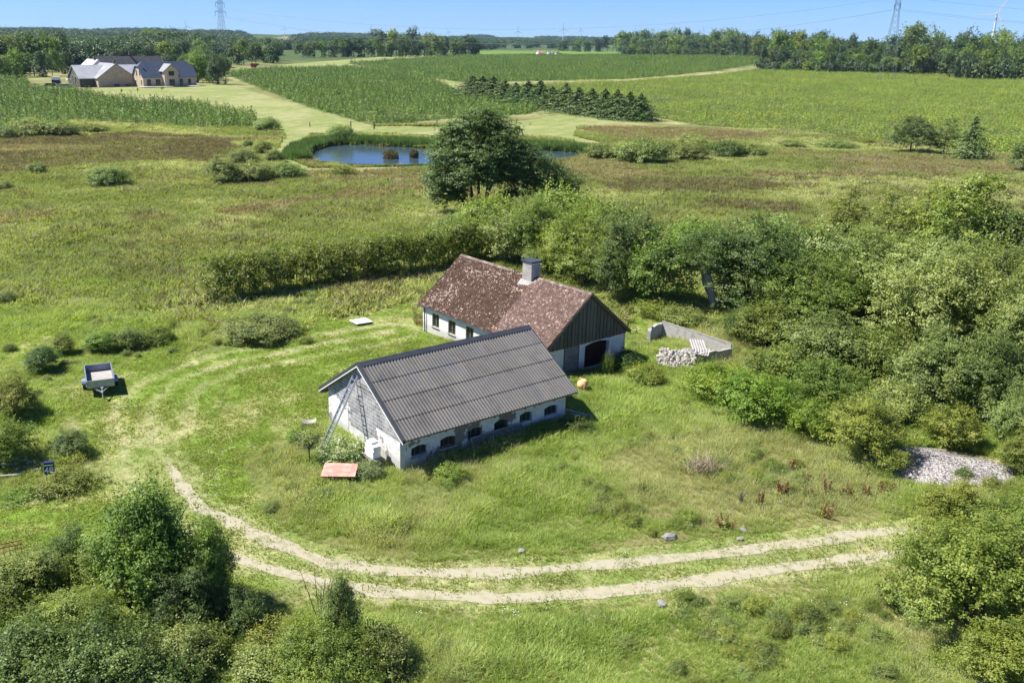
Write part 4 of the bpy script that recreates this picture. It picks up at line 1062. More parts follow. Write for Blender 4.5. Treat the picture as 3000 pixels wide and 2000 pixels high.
MB().add([(CHX - .62, HW / 2 + .40, HHR - .02 - hsl * .40 + .16), (CHX + .62, HW / 2 + .40, HHR - .02 - hsl * .4 + .16), (CHX + .60, HW / 2 + .78, HHR - hsl * .78 + .12), (CHX - .45, HW / 2 + .66, HHR - hsl * .66 + .12)], [(0, 1, 2, 3)[::-1]]).obj('flashing', M['oldsheet'], ch)
# gutter pipe on the far corner
MB().tube([(HL - .35, HW + .12, hw - .02), (HL - .35, HW + .10, 0.0)], .045, 6).obj('downpipe', M['ridge'], hs)
MB().tube([(HL + .2, HW + HOH + .07, HHE - .05), (0, HW + HOH + .07, HHE - .07)], .05, 6).obj('gutter', M['ridge'], hs)

# ------------------------------------------------------------------ overgrown pen (roofless ruin)
PA, PB, PCc, PD = [Vector(gp(*p)) for p in ((1902, 1003), (2140, 1050), (2037, 1074), (1930, 1060))]
ruin = empty('ruined_pen', 'roofless low pen of crumbling pale concrete and stone, overgrown, beside the farmhouse', 'ruin', (PA + PB + PCc + PD) / 4)
inv = -Vector(ruin.location)
def lowwall(a, b, h0, h1, th, mat, name='wall', seed=0):
    a = a + inv; b = b + inv; d = (b - a); L_ = d.length; u_ = d / L_; v_ = Vector((-u_.y, u_.x, 0)) * th / 2
    mb = MB(); N_ = max(3, int(L_ / .3)); V = []
    rr = random.Random(seed)
    for i in range(N_ + 1):
        p = a + u_ * (L_ * i / N_); h = h0 + (h1 - h0) * i / N_ + rr.uniform(-.06, .06)
        V += [p - v_ + Vector((0, 0, -.2)), p - v_ + Vector((0, 0, h)), p + v_ + Vector((0, 0, h + rr.uniform(-.03, .03))), p + v_ + Vector((0, 0, -.2))]
    F = []
    for i in range(N_):
        k = 4 * i
        F += [(k, k + 4, k + 5, k + 1), (k + 1, k + 5, k + 6, k + 2), (k + 2, k + 6, k + 7, k + 3)]
    F += [(0, 1, 2, 3), (4 * N_ + 3, 4 * N_ + 2, 4 * N_ + 1, 4 * N_)]
    return mb.add(V, F).obj(name, mat, ruin)
AB = PB - PA
A2 = PA + Vector((1.0, .9, 0))
lowwall(A2, PB + Vector((0, .1, 0)), 1.15, .85, .14, M['concrete'], seed=1)
lowwall(PA, A2, 1.15, 1.15, .2, M['concrete'], seed=2)
lowwall(PB, PCc, .75, .85, .18, M['concrete'], seed=3)
lowwall(PA + Vector((-.1, -.15, 0)), PA, .85, 1.1, .25, M['concrete'], seed=5)
lowwall(PD, PCc, .75, .85, .60, M['concrete'], seed=4)
capd = (PB - A2); 
MB().span(A2 + inv + Vector((0, 0, 1.20)), PB + inv + Vector((0, .1, .91)), .08, .26).obj('coping', M['oldsheet'], ruin)
# rubble stones of the front wall
ico = None
def stone_mesh(seed, name='stone'):
    rr = random.Random(seed); bm_ = MB(); 
    V = []; n_l, n_s = 3, 6
    V.append((0, 0, -1))
    for i in range(n_l):
        z = -0.6 + 1.2 * i / (n_l - 1); r_ = math.sqrt(1 - z * z * .8)
        for j in range(n_s):
            a = 6.283 * j / n_s + rr.uniform(-.2, .2); q = r_ * rr.uniform(.75, 1.1); V.append((math.cos(a) * q, math.sin(a) * q, z + rr.uniform(-.12, .12)))
    V.append((0, 0, 1))
    F = [(0, 1 + (j + 1) % n_s, 1 + j) for j in range(n_s)]
    for i in range(n_l - 1):
        for j in range(n_s):
            a = 1 + i * n_s + j; b_ = 1 + i * n_s + (j + 1) % n_s; F.append((a, b_, b_ + n_s, a + n_s))
    t = 1 + (n_l - 1) * n_s
    F += [(t + j, t + (j + 1) % n_s, len(V) - 1) for j in range(n_s)]
    return bm_.add(V, F).mesh(name)
stones = [stone_mesh(i) for i in range(5)]
fd = PCc - PD; fu = fd.normalized(); fv = Vector((fu.y, -fu.x, 0))
rr = random.Random(9)
for i in range(150):
    t = rr.random(); up = rr.random(); 
    p = PD + fd * t + fv * (0.32 + (1 - up) * .45) + Vector((0, 0, .05 + up * .78)) + inv
    s = rr.uniform(.09, .17)
    link('rubble_stone', rr.choice(stones), M['rubble'], ruin, p, (rr.random() * 3, rr.random() * 3, rr.random() * 3), (s * 1.3, s, s * .7))
for i in range(46):
    p = PD + fd * rr.random() + fv * rr.uniform(-.25, .25) + Vector((0, 0, .84 + rr.uniform(-.03, .10))) + inv; s = rr.uniform(.08, .15)
    link('rubble_stone', rr.choice(stones), M['rubble'], ruin, p, (rr.random() * 3, rr.random() * 3, rr.random() * 3), (s * 1.3, s, s * .7))
for i in range(34):
    p = PB.lerp(PD, rr.uniform(.3, .75)) + Vector((rr.gauss(0, .35), rr.gauss(0, .25), rr.uniform(.05, .35))) + inv; s = rr.uniform(.12, .25)
    link('rubble_stone', rr.choice(stones), M['oldsheet'], ruin, p, (rr.random() * 3, rr.random() * 3, rr.random() * 3), (s * 1.4, s, s * .5))
# fallen corrugated sheets over its right end: top edge towards the back wall
sm = sheet_mesh(1.0, 1.5, 6, .03)
us = (PCc - PD).normalized()
for i, (a_, b_, z_, rz, tilt) in enumerate(((-1.2, .0, .74, -.12, -.02), (-.25, .1, .78, .05, .01), (-.45, .95, .80, .3, .16))):
    base = PCc + us * a_ + Vector((-us.y, us.x, 0)) * b_ + Vector((0, 0, z_)) + inv
    o = link('roof_sheet', sm, M['oldsheet'], ruin, base, (tilt, 0.03 * (i - 1), math.atan2(us.y, us.x) + rz))
# ------------------------------------------------------------------ small things about the yard
# box trailer
TR = [Vector(gp(*p, .92)) for p in ((250, 1066), (326, 1053.7), (330, 1114), (251, 1127))]   # far left, far right, near right, near left (top rim)
tc_ = (TR[0] + TR[1] + TR[2] + TR[3]) / 4
ux = ((TR[1] - TR[0]) + (TR[2] - TR[3])).normalized()
vx = ((TR[0] - TR[3]) + (TR[1] - TR[2])).normalized(); TRZ = math.atan2(vx.y, vx.x) - math.pi / 2; TRZ = TRZ * .75 + math.atan2(ux.y, ux.x) * .25; TW = ((TR[1] - TR[0]).length + (TR[2] - TR[3]).length) / 2; TL = ((TR[0] - TR[3]).length + (TR[1] - TR[2]).length) / 2
TL = min(TL, 3.0); print('TRAILER', TW, TL)
tr = empty('trailer', 'open galvanised box trailer with a bare plywood floor parked on the grass', 'trailer', (tc_.x, tc_.y, 0), TRZ)
h0, h1 = .48, .92
MB().box((0, 0, h0), (TW - .04, TL - .04, .03)).obj('floor', M['ply'], tr)
for nm, c_, d_2 in (('side_panel', (-TW / 2, 0, (h0 + h1) / 2), (.035, TL, h1 - h0)), ('side_panel', (TW / 2, 0, (h0 + h1) / 2), (.035, TL, h1 - h0)), ('front_panel', (0, -TL / 2 + .02, (h0 + h1) / 2), (TW - .04, .035, h1 - h0)), ('tailgate', (0, TL / 2 - .02, (h0 + h1) / 2), (TW - .04, .035, h1 - h0))):
    MB().box(c_, d_2).obj(nm, M['galvd' if nm != 'front_panel' else 'galv'], tr)
rim = MB()
for s in (-1, 1): rim.box((s * TW / 2, 0, h1 + .012), (.06, TL + .05, .03)); rim.box((0, s * (TL / 2 - .02), h1 + .0125), (TW - .06, .055, .028))
rim.obj('top_rim', M['alu'], tr)
MB().span((-.35, TL / 2 - .2, .42), (-.35, -TL / 2, .42), .06, .06).span((.35, TL / 2 - .2, .42), (.35, -TL / 2, .42), .06, .06).span((-.35, -TL / 2, .42), (0, -TL / 2 - .70, .44), .06, .06).span((.35, -TL / 2, .42), (0, -TL / 2 - .70, .44), .06, .06).box((0, -TL / 2 - .80, .45), (.09, .3, .08)).obj('drawbar', M['galv'], tr)
MB().tube([(0.02, -TL / 2 - .6, .02), (0.02, -TL / 2 - .6, .62)], .03, 8).box((0.02, -TL / 2 - .6, .66), (.14, .05, .04)).obj('jockey_post', M['white'], tr)
MB().tube([(-TW / 2 - .12, -.1, .31), (TW / 2 + .12, -.1, .31)], .03, 6).obj('axle', M['rust'], tr)
for s in (-1, 1):
    wx = s * (TW / 2 + .14)
    wh = MB().tube([(wx - .085, -.1, .30), (wx + .085, -.1, .30)], .30, 20).obj('wheel', M['rubber'], tr)
    MB().tube([(wx - .09, -.1, .30), (wx + .09, -.1, .30)], .17, 14).obj('rim', M['galv'], wh)
    V = []; k = 9
    for i in range(k):
        a = math.pi * (0.05 + .9 * i / (k - 1)); V += [(wx - .12, -.1 + math.cos(a) * .38, .30 + math.sin(a) * .36), (wx + .12, -.1 + math.cos(a) * .38, .30 + math.sin(a) * .36)]
    F = [(2 * i, 2 * i + 1, 2 * i + 3, 2 * i + 2) for i in range(k - 1)] + [(2 * i + 2, 2 * i + 3, 2 * i + 1, 2 * i) for i in range(0)]
    MB().add(V, F).obj('mudguard', M['galv'], tr)
    MB().box((s * (TW / 2 - .12), -TL / 2 - .004, .56), (.07, .02, .05)).obj('reflector', M['white'], tr)

# letterbox with the house number
mbp = Vector(gp(150, 1420)) + Vector((0, 0, .12)); yaw = math.atan2(mbp.x, mbp.y) * -1 - R(12)
lbx = empty('letterbox', 'dark blue letterbox on two thin posts with the white number 48', 'letterbox', mbp, yaw); lbx.rotation_euler[0] = -R(9)
MB().tube([(-.15, 0, -.1), (-.15, 0, .55)], .022, 6).obj('post', M['navy'], lbx); MB().tube([(.15, 0, -.1), (.15, 0, .55)], .022, 6).obj('post', M['navy'], lbx)
body = MB().prism([(-.21, .45), (.21, .45), (.21, .98), (-.21, .98)], -.12, .12).obj('body', M['navy'], lbx)
MB().add([(-.225, -.125, .985), (.225, -.125, .985), (.225, .13, .985), (-.225, .13, .985), (-.225, -.125, 1.005), (.225, -.125, 1.005), (.225, .13, 1.03), (-.225, .13, 1.03)], [(3, 2, 1, 0), (4, 5, 6, 7), (0, 1, 5, 4), (1, 2, 6, 5), (2, 3, 7, 6), (3, 0, 4, 7)]).obj('lid', M['navy'], lbx)
MB().box((0, -.127, .88), (.38, .012, .06)).obj('slot_flap', M['alu'], lbx)
cu = bpy.data.curves.new('number', 'FONT'); cu.body = '48'; cu.size = .36; cu.extrude = .004; cu.align_x = 'CENTER'; cu.offset = .006
tmp = bpy.data.objects.new('number_curve', cu); C.objects.link(tmp)
bpy.context.view_layer.update()
dg = bpy.context.evaluated_depsgraph_get()
me = bpy.data.meshes.new_from_object(tmp.evaluated_get(dg)); bpy.data.objects.remove(tmp)
me.materials.clear()
link('number', me, M['white'], lbx, (0, -.130, .50), (math.pi / 2, 0, 0), (1.15, 1.15, 1))

# faded red board table in front of the gable
tb = [Vector(gp(*p, .55)) for p in ((952, 1355), (1049, 1357), (1040, 1395), (939, 1394))]
c_ = sum(tb, Vector()) / 4
t = empty('table', 'table with a faded pink-red board top standing in the weeds before the gable', 'table', (c_.x, c_.y, 0))
inv = Vector((-c_.x, -c_.y, 0)); W1 = [p + inv for p in tb]; W0 = [p + Vector((0, 0, -.035)) for p in W1]
MB().add(W1 + W0, [(3, 2, 1, 0), (4, 5, 6, 7), (0, 1, 5, 4), (1, 2, 6, 5), (2, 3, 7, 6), (3, 0, 4, 7)]).obj('table_top', M['pink'], t)
for p in W0: q = p * .86; MB().box((q.x, q.y, .22), (.07, .07, .60)).obj('leg', M['dwood'], t)
MB().box((0, -.25, .48), (1.1, .08, .08)).obj('crossbar', M['dwood'], t)

# stack of white blocks on a low bench by the wall
sp = Vector(bw(-.75, 1.35)); 
bq = empty('bench', 'low weathered bench by the gable carrying the stack of white blocks', 'bench', sp, BTH)
MB().box((0, 0, .50), (.65, 1.25, .05)).obj('seat', M['panel'], bq)
for yy in (-.5, .5): MB().box((0, yy, .23), (.6, .08, .50)).obj('leg', M['dwood'], bq)
st_ = empty('block_stack', 'stack of white foam blocks on the low bench against the gable', 'blocks', sp + Vector((0, 0, .53)), BTH)
bl = MB().box((0, 0, 0), (.42, .80, .125)).mesh('block')
for i in range(5): link('block', bl, M['foam'], st_, (random.uniform(-.012, .012), random.uniform(-.02, .02) - (.05 if i > 2 else .0), .065 + i * .13), (0, 0, random.uniform(-.02, .02)))
link('block', MB().box((0, 0, 0), (.40, .42, .12)).mesh('block'), M['foam'], st_, (.05, .10, .065 + 5 * .13), (0, 0, .05))

# bent metal sheet / old wash basin left of the barn
p = Vector(gp(905, 1232, .5))
o = empty('metal_scoop', 'bent pale metal sheet propped on the scrub left of the barn', 'metal sheet', (p.x, p.y, 0), .2)
V = []
for i in range(7):
    a = -1 + 2 * i / 6; V += [(a * .45, -.22, .50 + .14 * a * a), (a * .45 + .05, .22, .58 + .14 * a * a)]
MB().add(V, [(2 * i, 2 * i + 1, 2 * i + 3, 2 * i + 2) for i in range(6)]).obj('sheet', M['oldsheet'], o); o.scale = (.8, .8, .8)
MB().tube([(0, 0, 0), (0, 0, .52)], .03, 5).obj('prop', M['dwood'], o)

# white slab on the lawn beyond
p = Vector(gp(1058, 943)); 
o = MB().box((0, 0, .07), (1.35, 1.15, .06)).obj('white_slab', M['foam'], None, p, (0, .03, .62)); tag(o, 'thin white slab lying on the lawn left of the farmhouse', 'slab')

# cement mixer between the two buildings
p = Vector(gp(1706, 1146)) + Vector((0, 0, -.22)); cm = empty('cement_mixer', 'faded orange cement mixer standing in the tall weeds behind the barn corner', 'cement mixer', p, .4); cm.scale = (.85,) * 3
rings = [(-.38, .16), (-.30, .28), (-.12, .36), (.08, .36), (.28, .26), (.38, .20)]
MB().tube([(math.sin(.9) * a, 0, .80 + math.cos(.9) * a) for a, _ in rings], [r_ for _, r_ in rings], 16).obj('drum', M['orange'], cm, smooth=True)
MB().tube([(-.15, -.42, .1), (-.15, -.45, .8), (0, -.42, 1.15), (0, .42, 1.15), (-.15, .45, .8), (-.15, .42, .1)], .028, 6).obj('yoke', M['orange'], cm)
MB().tube([(.05, .5, .85)] + [(.05 + .22 * math.cos(a), .5, .85 + .22 * math.sin(a)) for a in [i * .7 for i in range(10)]], .016, 5).obj('tipping_wheel', M['orange'], cm)
MB().span((-.5, -.4, .05), (.5, -.4, .35), .06, .06).span((-.5, .4, .05), (.5, .4, .35), .06, .06).span((.5, -.4, .35), (.5, .4, .35), .06, .06).obj('stand', M['rust'], cm)
for s in (-1, 1): MB().tube([(-.5, s * .42 - .03, .18), (-.5, s * .42 + .03, .18)], .18, 12).obj('wheel', M['rubber'], cm)

# planks sticking out by the right end of the barn
for i, (a_, b_, tl) in enumerate(((.75, -.15, 'uppermost grey plank leaning out by the right end of the barn'), (.95, -.4, 'lower grey plank leaning out by the right end of the barn'))):
    o = MB().box((0, 0, 0), (1.35, .16, .035)).obj('plank', M['oldsheet'], None, Vector(bw(BL + a_, b_, .42 - .12 * i)), (0.1, .30 - .16 * i, BTH - .5 + .1 * i)); tag(o, tl, 'plank')

# gravel heap
mb = MB(); NR, NA = 14, 40; Cg = Vector(GRAVEL_C)
rx, ry = 3.4, 2.3; V = [(0, 0, .33)]
for i in range(1, NR + 1):
    f = i / NR
    for j in range(NA):
        a = 6.283 * j / NA; q = f * (1 + .12 * math.sin(a * 3 + 1) + .07 * math.sin(a * 5))
        x = math.cos(a) * rx * q; y = math.sin(a) * ry * q
        z = .33 * (1 - f ** 2.2) * (0.8 + .5 * float(fbm(np.array([x + 50]), np.array([y]), 1.1, 3)[0])) - .06 * f + .02
        V.append((x, y, z))
F = [(0, 1 + j, 1 + (j + 1) % NA) for j in range(NA)]
for i in range(NR - 1):
    for j in range(NA):
        a = 1 + i * NA + j; b_ = 1 + i * NA + (j + 1) % NA; F.append((a, a + NA, b_ + NA, b_))
m, n, l, b = newmat('crushed_stone')
v = n.new('ShaderNodeTexVoronoi'); v.inputs['Scale'].default_value = 14
tcn = n.new('ShaderNodeTexCoord'); l.new(tcn.outputs['Object'], v.inputs['Vector'])
sc_ = n.new('ShaderNodeSeparateColor'); l.new(v.outputs['Color'], sc_.inputs[0])
r_ = ramp(n, [(0, (.20, .185, .175)), (.5, (.38, .35, .33)), (1, (.54, .50, .47))]); l.new(sc_.outputs[0], r_.inputs[0]); l.new(r_.outputs[0], b.inputs['Base Color'])
inp(b, 'Roughness', .95); bump(n, l, b, v.outputs['Distance'], 1.0, .06); M['gravel'] = m
o = mb.add(V, F).obj('gravel_heap', M['gravel'], None, (Cg.x, Cg.y, 0), (0, 0, -.25), smooth=True); tag(o, 'low heap of pale crushed stone among the shrubs on the right', 'gravel heap', kind='stuff')
P = []; rr = np.random.default_rng(5)
while len(P) < 1500:
    a = rr.random() * 6.283; f = math.sqrt(rr.random()); q = f * (1 + .12 * math.sin(a * 3 + 1) + .07 * math.sin(a * 5)); x = math.cos(a) * rx * q; y = math.sin(a) * ry * q
    z = .33 * (1 - f ** 2.2) * (0.8 + .5 * float(fbm(np.array([x + 50]), np.array([y]), 1.1, 3)[0])) - .06 * f + .02
    c2, s2 = math.cos(-.25), math.sin(-.25); P.append((Cg.x + x * c2 - y * s2, Cg.y + x * s2 + y * c2, z))
scatter('loose_stones', 'loose pale stones strewn over the gravel heap', 'stones', stones[:3], [M['gravel']] * 3, np.array(P), rr.uniform(.02, .05, 1500))

# stones by the track
for i, (x, y, s, lab) in enumerate(((1537, 1236, .28, 'largest pale field stone, on the grass above the track'), (1197, 1266, .16, 'small pale stone on the verge below the barn'), (1520, 1390, .20, 'flat pale stone in the grass just below the track'), (1700, 1240, .14, 'small stone on the verge right of the largest stone'), (728, 1138, .22, 'grey stone in the grass below the pink table'), (1708, 1218, .16, 'pale stone in the rough grass near the dock plants'), (1585, 1210, .16, 'low stone half sunk in grass above the largest stone'))):
    p = Vector(g2(x, y)); o = link('field_stone', stones[i % 5], M['stone'], None, p + Vector((0, 0, s * .25 + gz(p.x, p.y))), (0, 0, i), (s * 1.25, s, s * .6)); tag(o, lab, 'stone', 'stones along the track')

# rusty harrow and timber on the left edge
p = Vector(g2(18, 1268)); o = empty('rusty_harrow', 'rusty iron harrow at the left edge beside the dark bushes', 'harrow', p, .5); o.scale = (.65,) * 3
MB().span((-.9, -.2, .5), (.9, -.2, .5), .06, .06).span((-.9, .4, .45), (.9, .4, .45), .06, .06).obj('frame', M['rust'], o)
for i in range(6): MB().tube([(-.8 + i * .32, -.2, .5), (-.85 + i * .32, -.5, .75), (-.85 + i * .32, -.75, .45), (-.8 + i * .32, -.8, .0)], .025, 5, cap=False).obj('tine', M['rust'], o)
for i, (x, y, ln, rz, lab) in enumerate(((50, 1092, 2.2, .35, 'longest grey timber on the pile left of the letterbox'), (20, 1100, 1.4, .1, 'short grey timber at the left end of the pile'), (75, 1080, 1.8, .5, 'grey timber lying across the back of the pile'), (30, 1078, 2.0, .2, 'weathered board on top of the pile near the left edge'), (60, 1072, 1.6, -.2, 'thin board crossing the pile near the shrubs'))):
    p = Vector(g2(x, y)); o = MB().box((0, 0, 0), (ln * .8, .11, .05)).obj('timber', M['oldsheet'], None, p + Vector((0, 0, .15 + .05 * i)), (0.05, .06 * (i - 2), rz)); tag(o, lab, 'timber', 'timbers of the pile left of the letterbox')

# fence posts round the pale meadow
pm = MB().tube([(0, 0, -.2), (0, 0, 1.0)], [.10, .085], 7).mesh('post')
for x, y, s, lab in ((908, 371, 1.0, 'thin fence post left of the pond bush'), (1028, 371, 1.3, 'short brown gate post on the mown meadow'), (1096, 378, 1.5, 'thick dark corner post of the fir plantation'), (1280, 366, 1.1, 'fence post on the grass bank in front of the firs'), (780, 392, 1.2, 'post beside the small bush left of the pond')):
    p = gp(x, y); o = link('fence_post', pm, M['dwood'], None, (p[0], p[1], gz(p[0], p[1])), None, (s * 1.3, s * 1.3, s)); tag(o, lab, 'fence post', 'fence posts on the meadow edge')

# dead bare little tree by the gable, dead brush heap
def bare(name, label, cat, loc, h, r0, seed, n=26, spread=.6, mat='bark'):
    e = empty(name, label, cat, loc); rr = random.Random(seed); mb = MB(); tips = []
    tk = [(0, 0, -.1), (rr.uniform(-.05, .05), 0, h * .3), (rr.uniform(-.1, .1), 0, h * .55)]
    MB().tube(tk, [r0, r0 * .8, r0 * .5], 6).obj('trunk', M[mat], e)
    for i in range(n):
        b0 = Vector(tk[1]).lerp(Vector(tk[2]), rr.random()); a = rr.random() * 6.28; l_ = h * spread * rr.uniform(.4, 1)
        m_ = b0 + Vector((math.cos(a) * l_ * .5, math.sin(a) * l_ * .5, l_ * rr.uniform(.1, .5))); e_ = m_ + Vector((math.cos(a + .4) * l_ * .4, math.sin(a + .4) * l_ * .4, l_ * rr.uniform(.0, .5)))
        mb.tube([b0, m_, e_], [r0 * .4, r0 * .25, r0 * .08], 4, cap=False)
        for k in range(3):
            f = m_.lerp(e_, rr.random()); g_ = f + Vector((rr.gauss(0, .2), rr.gauss(0, .2), rr.uniform(-.05, .3))) * h * .35; mb.tube([f, g_], [r0 * .18, r0 * .06], 3, cap=False)
    mb.obj('branches', M[mat], e); return e
p = Vector(g2(712, 1062)); bare('small_fruit_tree', 'small half-bare tree with dark trunk beside the foot of the ladder', 'tree', p, 2.0, .06, 3, 30)
cr = crown('tree_crown', 90, [(0, 0, .5, .5, .5, .4)], 40, 4, 5, .035, .12, .05, 40, .4, fill=.6)
e = [o for o in bpy.data.objects if o.name == 'small_fruit_tree'][0]; link('crown', cr, M['leafg'], e, (0, 0, .75), None, (.9, .9, 1.1))
p = Vector(g2(1612, 1082)); e = empty('dead_brush', 'tan heap of dead brushwood in the rough grass right of the barn', 'brushwood', p)
mb = MB(); rr = random.Random(4)
for i in range(160):
    a = rr.random() * 6.28; q = Vector((rr.gauss(0, .35), rr.gauss(0, .3), rr.uniform(0, .3))); f = q + Vector((math.cos(a) * .7, math.sin(a) * .6, rr.uniform(.2, .9))) * rr.uniform(.5, 1.1)
    mb.tube([q, (q + f) / 2 + Vector((0, 0, .06)), f], [.014, .01, .004], 3, cap=False)
mb.obj('twigs', surf('dead_twigs', (.30, .24, .17), (.45, .37, .27), 8, .9, bs=0), e)
for i, (x, y, h, lab) in enumerate(((735, 1440, 2.6, 'fan of tall bare dead twigs rising beside the sparse bush by the track'), (1700, 1160, .8, 'bare twig plant beside the leafy docks'))):
    p = Vector(g2(x, y)); e = empty('bare_twigs', lab, 'twigs', p); rr = random.Random(i)
    for k in range(9):
        a = rr.random() * 6.28; t_ = Vector((math.cos(a) * .28, math.sin(a) * .28, 1)) * h * rr.uniform(.6, 1); mb = MB(); b0 = Vector((rr.gauss(0, .05), rr.gauss(0, .05), -.05))
        mb.tube([b0, t_ * .5 + Vector((0, 0, .05)), t_], [.022, .015, .005], 4, cap=False)
        for q in (.45, .6, .75): mb.tube([t_ * q + Vector((0, 0, .04)), t_ * q + Vector((rr.gauss(0, .12), rr.gauss(0, .12), .2)) * h], [.010, .003], 3, cap=False)
        mb.obj('twig', M['bark'], e)
# dock plants: rusty seed stalks
for i, (x, y, h) in enumerate(((1792, 1140, 44), (1745, 1165, 44), (1838, 1110, 34), (1900, 1130, 46), (1978, 1138, 38), (1940, 1135, 26), (1890, 1185, 32), (1668, 1212, 36), (2025, 1130, 34), (1820, 1080, 30), (1855, 1140, 22), (1795, 1135, 34))):
    p, r_, hm = at_px(x, y, 26, h)
    places = ['tallest rusty dock clump below the tan brushwood', 'dock plant with dark rusty stalks left of the tallest clump', 'slim dock plant above the middle of the row', 'leafy dock with pale yellow base leaves', 'dock with a bright yellow-brown foot near the right end of the row', 'short rusty dock between the two leafy docks', 'lone dock closest to the track with a pale dead leaf', 'dock plant nearest the large stone above the track', 'rightmost dock plant below the gravel heap', 'thin dock stalk farthest from the track', 'smallest dock plant of the row', 'dock stalks just behind the tallest clump']
    e = empty('dock_plant', places[i], 'dock plant', (p[0], p[1], gz(p[0], p[1]) - .02), random.random() * 6, 'rusty dock plants in the rough grass')
    rr = np.random.default_rng(i); k = 5; Pn = []; 
    for s in range(k):
        bx, by = rr.normal(size=2) * .12; zz = rr.uniform(.2, 1, 70); Pn.append(np.stack([bx * (1 + zz) + rr.normal(size=70) * .03, by * (1 + zz) + rr.normal(size=70) * .03, zz * hm * rr.uniform(.7, 1)], 1))
    Pn = np.concatenate(Pn); link('seed_stalks', leafmesh('seed_stalks', Pn, rr.normal(size=Pn.shape), np.full(len(Pn), .035), rr.random(len(Pn)), .7, rr), M['brownleaf'], e)
    Q_ = np.stack([rr.normal(size=60) * .16, rr.normal(size=60) * .16, rr.uniform(.03, .3, 60)], 1); link('base_leaves', leafmesh('base_leaves', Q_, rr.normal(size=Q_.shape) + [0, 0, 1], np.full(60, .10), rr.random(60), .4, rr), M['leafy'], e)
M['petal'] = surf('white_petal', (0.6, 0.6, 0.56), (0.8, 0.8, 0.76), 3, .8, bs=0)
